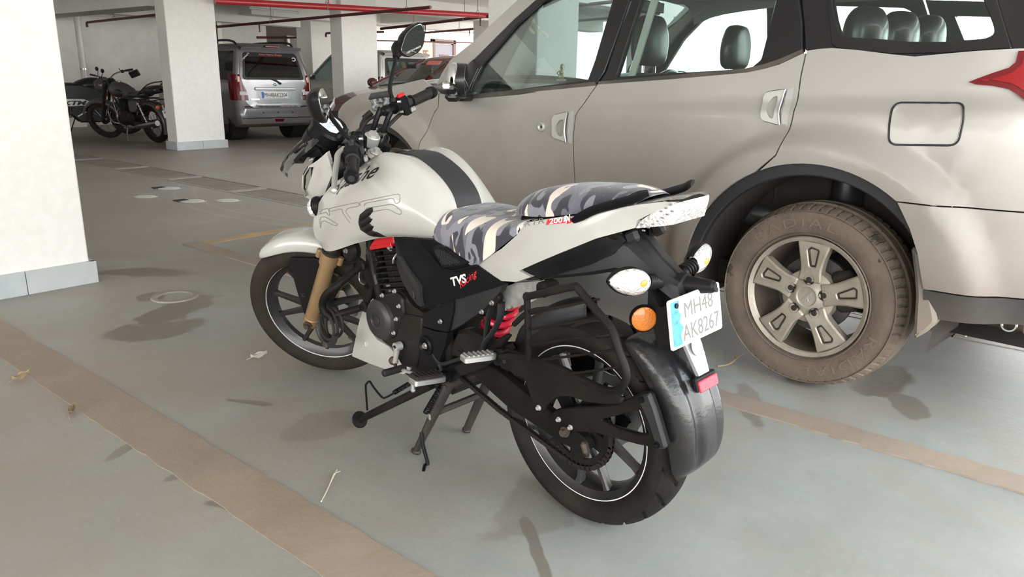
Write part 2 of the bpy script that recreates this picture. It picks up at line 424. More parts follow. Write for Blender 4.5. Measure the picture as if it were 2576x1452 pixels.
# ================================================================== THE GARAGE
# grid: +Y runs into the parking bays, +X across the aisles; daylight comes in from the open side at -Y and from +X
def floor_material():
    m = bpy.data.materials.new('painted_concrete'); m.use_nodes = True
    n, l = m.node_tree.nodes, m.node_tree.links; b = n['Principled BSDF']
    tc = n.new('ShaderNodeTexCoord')
    def noise(scale, detail=6, rough=.6, vec=None, dist=0.):
        t = n.new('ShaderNodeTexNoise'); t.inputs['Scale'].default_value = scale; t.inputs['Detail'].default_value = detail
        t.inputs['Roughness'].default_value = rough; t.inputs['Distortion'].default_value = dist
        l.new(vec or tc.outputs['Object'], t.inputs['Vector']); return t
    def mp(src, a, c, v0=0., v1=1.):
        r = n.new('ShaderNodeMapRange'); r.inputs[1].default_value = a; r.inputs[2].default_value = c
        r.inputs[3].default_value = v0; r.inputs[4].default_value = v1; l.new(src, r.inputs[0]); return r.outputs[0]
    def mix(fac, a, c):
        x = n.new('ShaderNodeMix'); x.data_type = 'RGBA'
        if isinstance(fac, float): x.inputs[0].default_value = fac
        else: l.new(fac, x.inputs[0])
        for i, q in ((6, a), (7, c)):
            if isinstance(q, tuple): x.inputs[i].default_value = (*q, 1)
            else: l.new(q, x.inputs[i])
        return x.outputs[2]
    def math_(op, a, c, d=None):
        x = n.new('ShaderNodeMath'); x.operation = op
        for i, q in enumerate((a, c, d)):
            if q is None: continue
            if isinstance(q, (int, float)): x.inputs[i].default_value = q
            else: l.new(q, x.inputs[i])
        return x.outputs[0]
    mpn = n.new('ShaderNodeMapping'); mpn.inputs['Scale'].default_value = (1.6, .5, 1); mpn.inputs['Rotation'].default_value = (0, 0, .5)
    l.new(tc.outputs['Object'], mpn.inputs[0])
    col = mix(mp(noise(1.3).outputs[0], .3, .7), (.225, .238, .220), (.34, .358, .34))
    col = mix(mp(noise(2.4, 8, .7, mpn.outputs[0], .6).outputs[0], .45, .75, 0, .55), col, (.23, .255, .26))
    sx = n.new('ShaderNodeSeparateXYZ'); l.new(tc.outputs['Object'], sx.inputs[0])
    # brown dust lies deeper in, and where cars drive
    near = mp(math_('ADD', sx.outputs['X'], math_('MULTIPLY', math_('SUBTRACT', noise(.8).outputs[0], .5), 1.6)), 1.7, .5, 0, .5)
    far = math_('ADD', near, mp(math_('ADD', sx.outputs['X'], sx.outputs['Y']), 3.2, 9., .0, .55))
    dst = math_('ADD', far, mp(noise(1.1, 7, .66, None, .8).outputs[0], .36, .66, -.08, .62))
    dst = mp(dst, 0, 1, 0, .92)
    col = mix(dst, col, (.285, .24, .195))
    col = mix(mp(noise(26, 4, .7).outputs[0], .6, .8, 0, .25), col, (.46, .45, .42))
    col = mix(mp(noise(9, 8, .75, mpn.outputs[0]).outputs[0], .62, .78, 0, .35), col, (.13, .13, .12))
    # damp patches, oil spots, scuffs: (x, y, half length, half width, angle, strength)
    wet = None
    wob = noise(7, 5, .6).outputs[0]; wob2 = noise(2.5, 4, .6).outputs[0]
    spots = [(1.72, 3.62, .30, .13, .4, .8), (1.52, 3.40, .20, .15, 0, .75), (2.02, 3.20, .10, .07, .5, .6), (1.76, 3.95, .10, .07, .5, .6),
             (2.02, 4.44, .28, .10, -.9, .8), (3.22, .66, .22, .12, -.2, .85), (2.98, .50, .12, .06, .4, .6), (2.62, .98, .26, .05, .5, .6), (3.05, 1.12, .3, .12, .6, .4),
             (.97, 1.75, .15, .028, -1.05, .8), (1.37, 2.36, .12, .02, -1.1, .7), (.90, 2.33, .07, .02, .5, .7), (1.36, 1.02, .16, .022, .9, .75), (.93, 2.05, .04, .02, 0, .6), (1.42, 2.0, .16, .1, .2, .35), (1.6, 1.15, .30, .12, .1, .35)]
    for (x, y, a, c, ang, s_) in spots:
        mpp = n.new('ShaderNodeMapping'); mpp.vector_type = 'TEXTURE'
        mpp.inputs['Location'].default_value = (x, y, 0); mpp.inputs['Rotation'].default_value = (0, 0, ang); mpp.inputs['Scale'].default_value = (a, c, 1)
        l.new(tc.outputs['Object'], mpp.inputs[0])
        ln = n.new('ShaderNodeVectorMath'); ln.operation = 'LENGTH'; l.new(mpp.outputs[0], ln.inputs[0])
        v = math_('ADD', ln.outputs['Value'], math_('MULTIPLY', math_('SUBTRACT', wob, .5), 1.5))
        v = math_('ADD', v, math_('MULTIPLY', math_('SUBTRACT', wob2, .5), 1.2))
        f = mp(v, 1.02, .86, 0, s_)
        wet = f if wet is None else math_('MAXIMUM', wet, f)
    col = mix(wet, col, (.155, .13, .105))
    # old tyre arcs
    for (x, y, r) in ((6.2, 6.0, 2.9), (6.2, 6.0, 2.72)):
        vm = n.new('ShaderNodeVectorMath'); vm.operation = 'DISTANCE'; l.new(tc.outputs['Object'], vm.inputs[0]); vm.inputs[1].default_value = (x, y, 0)
        f = mp(math_('ABSOLUTE', math_('SUBTRACT', vm.outputs['Value'], r), 0), .03, .01, 0, .22)
        col = mix(f, col, (.42, .41, .38))
    l.new(col, b.inputs['Base Color'])
    l.new(mp(wet, 0, 1, .55, .28), b.inputs['Roughness'])
    bp = n.new('ShaderNodeBump'); bp.inputs['Strength'].default_value = .25; bp.inputs['Distance'].default_value = .004
    l.new(noise(40, 4).outputs[0], bp.inputs['Height']); l.new(bp.outputs[0], b.inputs['Normal'])
    return m
m_floor = floor_material()
m_wall = mat('white_limewash', (.80, .795, .765), .85, var=(1.5, .05), dust=(.25, 5, (.55, .52, .46)), bump=(60, .15))
m_pil = mat('white_pillar_paint', (.75, .75, .725), .8, var=(.9, .03), dust=(.14, 16, (.45, .43, .39)), bump=(70, .3))
m_ceil = mat('ceiling_paint', (.80, .79, .765), .9, var=(.8, .06))
m_tile = mat('grey_skirting_tile', (.42, .47, .49), .35, var=(6, .12), dust=(.35, 3, (.40, .35, .29)))
m_grout = mat('grout_dirt', (.10, .09, .08), .9)
m_tan = mat('tan_floor_paint', (.285, .22, .165), .8, var=(4, .14), dust=(.7, 2.2, (.27, .235, .20)), bump=(45, .15))
m_yel = mat('ochre_floor_paint', (.44, .29, .14), .8, var=(4, .2), dust=(.7, 2.4, (.28, .23, .18)))
m_iron = mat('dusty_iron', (.30, .28, .25), .6, .2, var=(8, .25), dust=(.6, 3, (.22, .185, .15)))
m_void = mat('dark_void', (.012, .011, .01), .95)
m_red = mat('red_pipe_paint', (.42, .02, .025), .35, coat=.4)
m_red_backlit = mat('backlit_red_pipe_paint', (.075, .012, .013), .5)  # dark red, taken darker still for pipes seen against the light
m_steel = mat('bright_steel', (.62, .62, .61), .28, 1.)
m_chrome = mat('chrome', (.85, .85, .85), .08, 1.)
m_white = mat('white_plastic', (.82, .82, .80), .4)
m_brownwall = mat('brown_wall', (.085, .065, .055), .7)
m_orange_wall = mat('orange_panel', (.62, .30, .15), .6, var=(2, .1))
m_door = mat('grey_door', (.115, .10, .11), .5)
m_doorframe = mat('brown_door_frame', (.07, .03, .018), .5)

# floor with a slot cut for the drain channel: two sheets and the channel bed
DX0, DX1 = 4.02, 4.50
mb = MB()
for (x0, x1) in ((-9, DX0), (DX1, 34)):
    mb.add([(x0, -16, 0), (x1, -16, 0), (x1, 26, 0), (x0, 26, 0)], [(0, 1, 2, 3)])
mb.add([(DX0, -16, 0), (DX0, -16, -.16), (DX0, 26, -.16), (DX0, 26, 0), (DX1, -16, -.16), (DX1, -16, 0), (DX1, 26, 0), (DX1, 26, -.16)],
       [(0, 1, 2, 3), (1, 4, 7, 2), (4, 5, 6, 7)])
floor = struct(mb.obj('floor', m_floor, smooth=0, recalc=False))
# drain: grate panels lying along the channel
def grate(y0, y1, label):
    t = thing('drain_grate', label, 'drain grate', ((DX0+DX1)/2, (y0+y1)/2, 0), group='steel grates over the floor drain')
    L = y1-y0; w = DX1-DX0
    f = MB()
    for s in (-1, 1):
        f.box((s*(w/2-.02), 0, -.012), (.04, L, .03), .003); f.box((0, s*(L/2-.025), -.012), (w-.08, .05, .03), .003)
    f.obj('grate_frame', m_iron, t, 0)
    g = MB(); k = 13
    for i in range(k): g.box((-w/2+.05+(w-.10)*(i+.5)/k, 0, -.014), (.019, L-.1, .022))
    o = g.obj('grate_bars', m_iron, t, 0); o['kind'] = 'stuff'
    return t
ys = [-3.35, -2.05, -.75, .55, 1.85, 3.15, 4.45, 5.75, 7.05, 8.35, 9.65, 10.95, 12.25, 13.55]
for i in range(len(ys)-1):
    y0, y1 = ys[i], ys[i+1]
    if y1 < 1.9: lb = 'steel slat grate over the drain behind the silver car wheel, number %s from the wheel' % ('one two three four'.split()[3-min(i, 3)])
    elif y0 < 5.7: lb = 'steel drain grate under the silver car, section %s from its nose' % ('one two three'.split()[min(2, max(0, 9-i-3))])
    else: lb = 'dusty drain grate in the aisle, section %s past the white motorcycle front' % ('one two three four five six seven'.split()[min(6, i-7)])
    grate(y0+.004, y1-.004, lb)
# painted bay lines
def line(name, x0, y0, x1, y1, m, z=.003, ragged=.004):
    L = math.hypot(x1-x0, y1-y0); n = max(2, int((max(abs(x1-x0), abs(y1-y0)))/.05)); rnd = random.Random(3)
    mb = MB(); v = []; f = []
    along_y = abs(y1-y0) > abs(x1-x0)
    for i in range(n+1):
        t = i/n
        a, b = rnd.uniform(-ragged, ragged), rnd.uniform(-ragged, ragged)
        if along_y: p, q = (x0+a, y0+(y1-y0)*t), (x1+b, y0+(y1-y0)*t)
        else: p, q = (x0+(x1-x0)*t, y0+a), (x0+(x1-x0)*t, y1+b)
        v += [(*p, z), (*q, z), (*p, 0), (*q, 0)]
        if i:
            o = 4*i; f += [(o-4, o-3, o+1, o), (o-4, o, o+2, o-2), (o-3, o-1, o+3, o+1)]
    o = mb.add(v, f).obj(name, m, None, 0); return struct(o)
line('trim_1', .93, -4, 1.105, 5.1, m_tan)
line('trim_2', 2.525, -4, 2.645, 5.06, m_tan, .006)
line('trim_3', 2.645, 4.94, 3.95, 5.06, m_yel)
line('trim_4', 5.9, -4, 6.0, 4.2, m_yel)
# ceiling slab and beams
mb = MB(); mb.box((4.25, 14.35, 2.72), (26.5, 13.7, .24)); mb.box((-1.75, 1.2, 2.72), (14.5, 6.4, .24)); mb.box((-.95, 5.95, 2.72), (16.1, 3.1, .24)); struct(mb.obj('ceiling', m_ceil, None, 0))  # slab left open on the right so sky light reaches the far pillars
def beam(name, x0, x1, y0, y1, z0, z1=2.62):
    mb = MB(); mb.box(((x0+x1)/2, (y0+y1)/2, (z0+z1)/2), (x1-x0, y1-y0, z1-z0)); o = struct(mb.obj(name, m_ceil, None, 0)); return o
beam('trim_5', -7, 5.75, 4.55, 5.0, 2.22); beam('trim_6', 6.35, 7.1, 4.55, 5.0, 2.22); beam('trim_7', 7.1, 17.5, 7.5, 7.9, 2.36)
beam('trim_8', -7, 5.75, 11.45, 11.9, 2.20); beam('trim_9', 6.55, 9.02, 11.45, 11.9, 2.30); beam('trim_10', 9.74, 17.5, 11.45, 11.9, 2.34)
beam('trim_11', 5.78, 6.25, 11.9, 17.7, 2.10); beam('trim_12', 5.78, 6.25, 5.05, 11.3, 2.25); beam('trim_13', 6.3, 11.4, 16.0, 16.4, 2.22)
beam('trim_14', 13.2, 13.7, 7.9, 18, 2.40); beam('trim_16', 9.6, 17.5, 15.2, 15.7, 2.36)
# pillars with tile skirting
def pillar(x0, x1, y0, y1, label, z1=2.62, skirt=True):
    t = thing('pillar', label, 'pillar', ((x0+x1)/2, (y0+y1)/2, 0)); cx, cy = (x0+x1)/2, (y0+y1)/2
    mb = MB(); mb.box((0, 0, z1/2), (x1-x0, y1-y0, z1), .008); mb.obj('shaft', m_pil, t, 0)
    if skirt:
        hx, hy, h, d = (x1-x0)/2, (y1-y0)/2, .125, .028
        for ax, sg in ((0, -1), (0, 1), (1, -1), (1, 1)):
            half = (hx if ax == 1 else hy)+d; k = max(2, round(half*2/.42)); w = 2*half/k
            for i in range(k):
                c = -half+w*(i+.5); g = .0035
                p = (c, sg*(hy+d/2), h/2) if ax == 1 else (sg*(hx+d/2), c, h/2)
                sz = (w-g, d, h) if ax == 1 else (d, w-g, h)
                q = MB(); q.box(p, sz, .002); q.obj('skirting_tile', m_tile, t, 0)
        q = MB(); q.box((0, 0, h/2-.004), (x1-x0+d, y1-y0+d, h-.008)); q.obj('grout', m_grout, t, 0)
    return t
pillar(1.02, 1.685, 4.475, 5.12, 'white concrete pillar with blue-grey tile skirting at the left edge of the picture')
pillar(5.74, 6.53, 11.33, 11.62, 'white pillar standing between the parked black bikes and the grey hatchback')
pillar(8.93, 9.74, 11.33, 11.66, 'bright white pillar right of the grey hatchback, behind the dark red car')
pillar(5.72, 6.37, 4.45, 5.05, 'white pillar seen through the front door window of the silver car')
pillar(8.98, 9.62, 4.02, 4.66, 'white pillar seen through the rear door window of the silver car')
pillar(13.1, 13.75, 11.4, 12.0, 'far white pillar beyond the dark red car'); pillar(13.1, 13.75, 7.4, 8.0, 'far white pillar seen through the silver car')
pillar(11.9, 12.75, 16.3, 16.9, 'grey pillar in shade behind the pale hatchback', skirt=False)
# walls
def wallbox(name, c, s, m=m_wall): mb = MB(); mb.box(c, s); return struct(mb.obj(name, m, None, 0))
wallbox('wall_back', (6.55, 17.8, 1.31), (6.9, .2, 2.62))
wallbox('wall_left', (-8.9, 13.5, 1.31), (.2, 13, 2.62)); wallbox('wall_back.001', (-2.85, 17.8, 1.31), (11.9, .2, 2.62))
wallbox('wall_jog', (6.35, 17.45, 1.31), (.9, .5, 2.62))
wallbox('wall_far', (12.5, 18.6, 1.31), (5.6, .2, 2.62), m_brownwall)
wallbox('wall_far.001', (11.2, 18.2, 1.31), (1.25, .2, 2.62), m_pil)
wallbox('wall_right', (21, 20.1, 1.31), (12, .2, 2.62))
for o in bpy.data.objects:
    if o.name.startswith('wall_jog'): o.name = 'wall_corner'
# doors in the far walls
t = thing('door_1', 'dark panelled door in the brown wall behind the grey hatchback', 'door', (13.2, 18.48, 0)); t['kind'] = 'structure'
mb = MB(); mb.box((0, 0, 1.03), (.86, .05, 2.06), .005); mb.obj('door_leaf', m_door, t, 0)
mb = MB(); [mb.box((s*.47, 0, 1.06), (.08, .08, 2.12), .004) for s in (-1, 1)]; mb.box((0, 0, 2.1), (1.02, .08, .08), .004); mb.obj('door_frame', m_white, t, 0)
t = thing('door_2', 'grey door with brown frame in the white wall beyond the dark red car', 'door', (20.22, 19.96, .0)); t['kind'] = 'structure'
mb = MB(); mb.box((0, 0, 1.12), (.92, .05, 2.24), .005); mb.obj('door_leaf', m_door, t, 0)
mb = MB(); [mb.box((s*.53, 0, 1.2), (.14, .12, 2.4), .005) for s in (-1, 1)]; mb.box((0, 0, 2.35), (1.2, .12, .14), .005); mb.obj('door_frame', m_doorframe, t, 0)
mb = MB(); mb.box((0, 0, 0), (.5, .02, 1.5), .004); [o for o in [mb.obj('door_panel', m_doorframe, t, 0, M=Matrix.Translation((.0, -.03, 1.15)))]]
mb = MB(); mb.cyl((.36, -.04, 1.05), (.36, -.09, 1.05), .02); mb.obj('door_handle', m_steel, t)
t = tag(MB().box((18.9, 19.93, 1.15), (1.5, .06, 2.3), .004).obj('wall_panel', m_orange_wall, None, 0), 'orange brown sign panel on the far wall beside the grey door', 'sign panel')
o = lettering('re', lambda u, v: (19.40-v, 19.89, 2.02-u), 'lettering', mat('dark_brown_print', (.09, .03, .02), .6), t, h=.26)
t = tag(MB().box((14.4, 17.7, 1.2), (.7, .06, 2.3), .004).obj('wall_panel', m_orange_wall, None, 0), 'orange brown panel seen right of the bright white pillar', 'wall panel')
# white drain pipe on the back wall
t = thing('drain_pipe', 'white vertical drain pipe clamped to the back wall behind the black bikes', 'pipe', (7.02, 17.6, 0))
MB().cyl((0, 0, 0), (0, 0, 2.5), .055, 20).obj('pipe', m_white, t); MB().cyl((0, 0, 1.15), (0, 0, 1.19), .066, 20).obj('clamp', m_steel, t)
MB().box((-.1, .03, 1.17), (.2, .02, .025)).obj('clamp_arm', m_steel, t, 0)
MB().cyl((0, 0, .0), (0, 0, .16), .064, 20).obj('pipe_socket', m_white, t)
# sprinkler pipes hung from the slab
def pipe(label, p, q, r, m, heads=(), hangs=(), top=2.6, elbow=False):
    t = thing('sprinkler_pipe', label, 'pipe', p); d = A(q)-A(p)
    P = [A((0, 0, 0)), d]
    if elbow: P = [A((0, 0, -.09)), A((0, 0, 0)), d]; P = fillet(P, .05, 5, False)
    MB().tube(P, r, 12).obj('pipe', m, t)
    for s in heads:
        c = d*s; mb = MB(); mb.cyl(c, c+A((0, 0, -.10)), .014, 10); mb.cyl(c+A((0, 0, -.10)), c+A((0, 0, -.15)), .011, 8, 0)
        mb.cyl(c+A((0, 0, -.155)), c+A((0, 0, -.15)), .024, 10); mb.obj('sprinkler_head', m, t)
    for s in hangs:
        c = d*s; mb = MB(); a = np.linspace(-.2*pi, 1.2*pi, 12); u = A((d[0], d[1], 0)); u /= np.linalg.norm(u); w = A((-u[1], u[0], 0))
        mb.tube([c+w*cos(x)*(r+.015)+A((0, 0, sin(x)*(r+.03))) for x in a], .005, 6)
        zt = top-p[2]; mb.cyl(c+A((0, 0, r+.03)), (c[0], c[1], zt), .006, 6); mb.obj('pipe_hanger', m_iron, t)
    return t
pipe('thick bright red fire main under the ceiling, running across above the bright pillar', [(6.445,11.15,2.19)][0], [(12.06,9.6,2.273)][0], .048, m_red, (), (.3, .55, .8))
pipe('dark red sprinkler pipe ending in an elbow above the black bikes', (7.13, 17.4, 2.10), (6.86, 12.5, 2.13), .024, m_red_backlit, (.83,), (.3, .9), elbow=True)
pipe('dark sprinkler pipe crossing above the grey hatchback roof', (8.15, 14.6, 1.98), (8.35, 8.5, 2.14), .024, m_red_backlit, (.3,), (.07, .36), 2.6)
pipe('dark red sprinkler pipe with hangers right of the bright pillar', (11.2, 12.9, 2.10), (11.0, 6.0, 2.42), .028, m_red_backlit, (.2, .42,), (.15, .36,), 2.6)
pipe('second dark red sprinkler pipe lower in the distance beyond the dark red car', (14.2, 15.2, 2.20), (13.9, 8.0, 2.40), .026, m_red_backlit, (.3, .5), (.25, .47), 2.6)
pipe('thin red pipe far off along the white end wall', (14.5, 17.2, 2.08), (18.9, 16.2, 2.18), .02, m_red_backlit, (), (.4, .8), 2.6)
pipe('short red sprinkler branch at the top edge above the bright pillar', (7.2, 9.9, 2.28), (7.6, 6.9, 2.42), .026, m_red, (.14,), (.5,), 2.6)
pipe('dark sprinkler pipe on the brown wall behind the grey hatchback', (11.4, 17.9, 2.02), (13.6, 16.7, 2.10), .03, m_red_backlit, (), (.5,), 2.6)
pipe('short red pipe stub with end elbow beside the shaded grey pillar', (12.2, 16.1, 2.13), (13.3, 15.2, 2.2), .026, m_red_backlit, (), (.5,), 2.6, elbow=True)
# tube light
t = thing('tube_light', 'white fluorescent tube fitting hung under the slab above the grey hatchback', 'lamp', (9.5, 14.2, 2.40))
MB().box((0, 0, .035), (1.15, .07, .05), .006).obj('lamp_body', m_white, t); MB().cyl((-.56, 0, -.012), (.56, 0, -.012), .014, 12).obj('lamp_tube', mat('lamp_glass', (.9, .9, .9), .2), t)
[MB().box((s*.57, 0, 0), (.025, .04, .06), .004).obj('lamp_end', m_white, t) for s in (-1, 1)]
[MB().cyl((s*.4, 0, .05), (s*.4, 0, .22), .006, 6).obj('lamp_rod', m_iron, t) for s in (-1, 1)]
MB().box((0, .02, -.05), (.04, .02, .09), .004).obj('lamp_bracket', m_white, t)
# round caps in the floor
def cap(x, y, r, label, dark=False):
    t = thing('floor_cap', label, 'floor cap', (x, y, 0)); mb = MB(); mb.lathe([(0, .006), (r*.8, .006), (r*.95, .004), (r, 0)], n=28, axis='z')
    mb.obj('cap_disc', mat('cap_grey', (.55, .54, .50), .6, dust=(.4, 12, (.35, .3, .25))), t)
    MB().lathe([(r*1.02, 0), (r*1.05, .004), (r*1.12, .004), (r*1.15, 0)], n=28, axis='z').obj('cap_rim', m_iron, t)
    if dark: MB().box((-r*.5, r*.9, .004), (r*1.0, r*.9, .006)).obj('rubber_patch', m_void, t, 0)
cap(3.32, 7.29, .10, 'pale round cap in the floor, leftmost of the row before the drain'); cap(3.50, 6.74, .11, 'round cap with a dark patch beside it in the middle of the row', True)
cap(3.75, 6.55, .10, 'pale round cap in the floor nearest the white motorcycle headlight'); cap(3.74, 7.66, .11, 'half dark round cap nearest the long drain', True)
t = tag(MB().lathe([(.085, 0), (.09, .006), (.115, .006), (.12, 0)], (1.855, 3.858, 0), 30, 'z').obj('ring_cover', m_iron), 'small round ring cover in the floor among damp brown stains', 'floor ring')
# litter
m_leaf = mat('dry_leaf', (.30, .22, .13), .8, var=(20, .35)); m_leaf2 = mat('grey_leaf', (.36, .33, .28), .8, var=(20, .35))
def leaf(x, y, L, rz, m, label, curl=1.):
    P = []
    for i, s in enumerate(np.linspace(0, 1, 7)):
        w = .36*L*math.sin(pi*min(1, s*.97+.02))**.8; row = []
        for j in (-1, -.5, 0, .5, 1): row.append(((s-.5)*L, j*w*.5, .004+curl*(.012*abs(j)**1.5+.02*(s-.4)**2)+.004*sin(9*s+j*3)))
        P.append(row)
    mb = MB(); mb.patch(P, 2, 2); mb.tube([(-L*.5, 0, .008), (-L*.62, .004, .006), (-L*.75, .0, .002)], .0014, 5)
    o = mb.obj('dry_leaf', m, None, 60, M=Matrix.Translation((x, y, 0)) @ Matrix.Rotation(rz, 4, 'Z')); tag(o, label, 'leaf'); return o
leaf(.903, 3.198, .07, .2, m_leaf, 'curled pale brown leaf on the floor left of the tan line', 1.6)
leaf(.908, 2.734, .065, 1.0, m_leaf, 'small brown leaf on the floor below the other, left of the tan line', 1.4)
leaf(1.643, 2.726, .07, -.3, m_leaf2, 'crumpled grey leaf on the floor in front of the motorcycle front tyre', 1.5)
def twig(P, r, label, m):
    mb = MB(); mb.tube(cr(P, 5), r, 6); q = cr(P, 5); k = len(q)//2
    mb.tube([q[k], q[k]+A((.03, .02, .012)), q[k]+A((.06, .03, .004))], r*.7, 5); tag(mb.obj('twig', m), label, 'twig')
twig([(1.1269,1.606,0.004),(1.1726,1.6411,0.004),(1.2249,1.6836,0.004),(1.2683,1.7168,0.004)], .0022, 'thin pale straw lying by the edge of the tan line', mat('straw', (.55, .5, .40), .7))
twig([(p[0], p[1], z) for p, z in zip([(2.8686,1.22,0.006),(2.9207,1.19,0.006),(3.0064,1.1864,0.006),(3.0944,1.1988,0.006)], (.006, .01, .02, .006))], .003, 'bent brown twig beside the big muddy wheel', m_leaf)
# ================================================================== THE WHITE MOTORCYCLE (x forward, y left, z up; origin under the rear axle)
m_pearl = mat('pearl_white_paint', (.43, .424, .398), .25, coat=.55)
m_blk = mat('black_plastic', (.008, .008, .009), .42, spec=.12, dust=(.08, 3, (.08, .068, .055)))
m_blk2 = mat('satin_black_paint', (.006, .006, .007), .36, spec=.14, coat=.02)
m_frame = mat('frame_black', (.007, .0066, .0062), .5, spec=.12, dust=(.28, 5, (.042, .034, .027)))
m_gblk = mat('dusty_dark_plastic', (.017, .018, .020), .46, spec=.3, dust=(.25, 4, (.06, .053, .045)))
m_eng = mat('engine_black', (.011, .0105, .010), .46, .2, spec=.25, dust=(.28, 6, (.055, .045, .035)))
m_rub = mat('rubber', (.010, .0095, .0095), .7, spec=.35, dust=(.4, 7, (.045, .035, .027)), bump=(120, .1))
m_tyr = mat('dusty_tyre', (.012, .011, .010), .66, spec=.12, var=(9, .3), dust=(.65, 3.2, (.050, .038, .029)), bump=(150, .15))
m_gold = mat('gold_fork', (.36, .235, .12), .42, .55, var=(6, .1))
m_rim = mat('black_rim', (.009, .009, .0095), .38, coat=.15, dust=(.22, 6, (.055, .045, .035)))
m_spoke = mat('grey_spoke', (.035, .035, .037), .38, .3, dust=(.3, 6, (.12, .10, .08)))
m_tape = mat('white_rim_tape', (.80, .79, .75), .45)
m_redp = mat('red_plastic', (.52, .012, .02), .35)
m_redspring = mat('red_spring', (.68, .02, .05), .35, coat=.4)
m_alu = mat('aluminium', (.55, .55, .54), .38, .9)
m_silver = mat('silver_cast', (.52, .52, .50), .45, .6)
m_rust = mat('rusty_steel', (.062, .045, .036), .7, .4, var=(30, .4))
m_print_k = mat('black_print', (.012, .012, .013), .5)
m_print_w = mat('white_print', (.82, .82, .80), .5)
m_print_r = mat('red_print', (.62, .02, .03), .5)
m_print_g = mat('grey_print', (.20, .19, .18), .5)
m_lens = mat('clear_lens', (.72, .71, .69), .16, .35, coat=1., bump=(110, .9))
m_amber = mat('amber_reflector', (.72, .20, .015), .2, coat=.8, bump=(220, .4))
m_redref = mat('red_reflector', (.50, .02, .05), .2, coat=.8, bump=(220, .5))
m_mirror = mat('mirror_glass', (.9, .92, .92), .01, 1.)
m_greydust = mat('dust_caked_plastic', (.26, .26, .25), .85, var=(40, .35), dust=(.5, 12, (.42, .41, .39)), bump=(60, .4))
def camo():
    m = bpy.data.materials.new('camouflage_fabric'); m.use_nodes = True; n, l = m.node_tree.nodes, m.node_tree.links; b = n['Principled BSDF']
    tc = n.new('ShaderNodeTexCoord'); mpn = n.new('ShaderNodeMapping'); mpn.inputs['Scale'].default_value = (1.5, .6, .62); mpn.inputs['Rotation'].default_value = (0, .35, 0)
    l.new(tc.outputs['Object'], mpn.inputs[0]); cur = (.12, .12, .15)
    for i, (sc_, th, c, ds) in enumerate(((8.0, .50, (.020, .019, .032), 1.4), (11, .56, (.20, .20, .235), 1.4), (8, .575, (.74, .64, .56), 1.2), (14, .62, (.016, .015, .024), 1.2))):
        t = n.new('ShaderNodeTexNoise'); t.noise_dimensions = '4D'; t.inputs['W'].default_value = 3.7*i+1.3; t.inputs['Scale'].default_value = sc_; t.inputs['Detail'].default_value = .8; t.inputs['Distortion'].default_value = ds
        l.new(mpn.outputs[0], t.inputs['Vector'])
        g = n.new('ShaderNodeMapRange'); g.inputs[1].default_value = th; g.inputs[2].default_value = th+.008; l.new(t.outputs[0], g.inputs[0])
        x = n.new('ShaderNodeMix'); x.data_type = 'RGBA'; l.new(g.outputs[0], x.inputs[0])
        if isinstance(cur, tuple): x.inputs[6].default_value = (*cur, 1)
        else: l.new(cur, x.inputs[6])
        x.inputs[7].default_value = (*c, 1); cur = x.outputs[2]
    l.new(cur, b.inputs['Base Color']); b.inputs['Roughness'].default_value = .75; b.inputs['Sheen Weight'].default_value = .3
    w = n.new('ShaderNodeTexWave'); w.inputs['Scale'].default_value = 130; w.bands_direction = 'DIAGONAL'; l.new(tc.outputs['Object'], w.inputs['Vector'])
    bp = n.new('ShaderNodeBump'); bp.inputs['Strength'].default_value = .25; bp.inputs['Distance'].default_value = .003; l.new(w.outputs[0], bp.inputs['Height']); l.new(bp.outputs[0], b.inputs['Normal'])
    return m
m_camo = camo()

bike = thing('motorcycle', 'white naked motorcycle with camouflage seat covers standing on its centre stand', 'motorcycle', (1.60218, 1.01058, 0), RAD(83.9206), -.04346)
STE = rotm(Vector((-sin(RAD(26)), 0, cos(RAD(26)))), .62296, (1.448, 0, 0))     # handlebar turned left against its lock
def part(mb, name, m, parent=bike, M=None, smooth=32, label=None): return mb.obj(name, m, parent, smooth, label, M)
def xz(P): return [(p[0], p[2]) for p in P]
def bolts(parent, pts, r=.006, m=None, M=None, d=1, name='bolt'):
    for p in pts:
        mb = MB(); bolt(mb, p, r, .006, d); mb.obj(name, m or m_alu, parent, M=M)

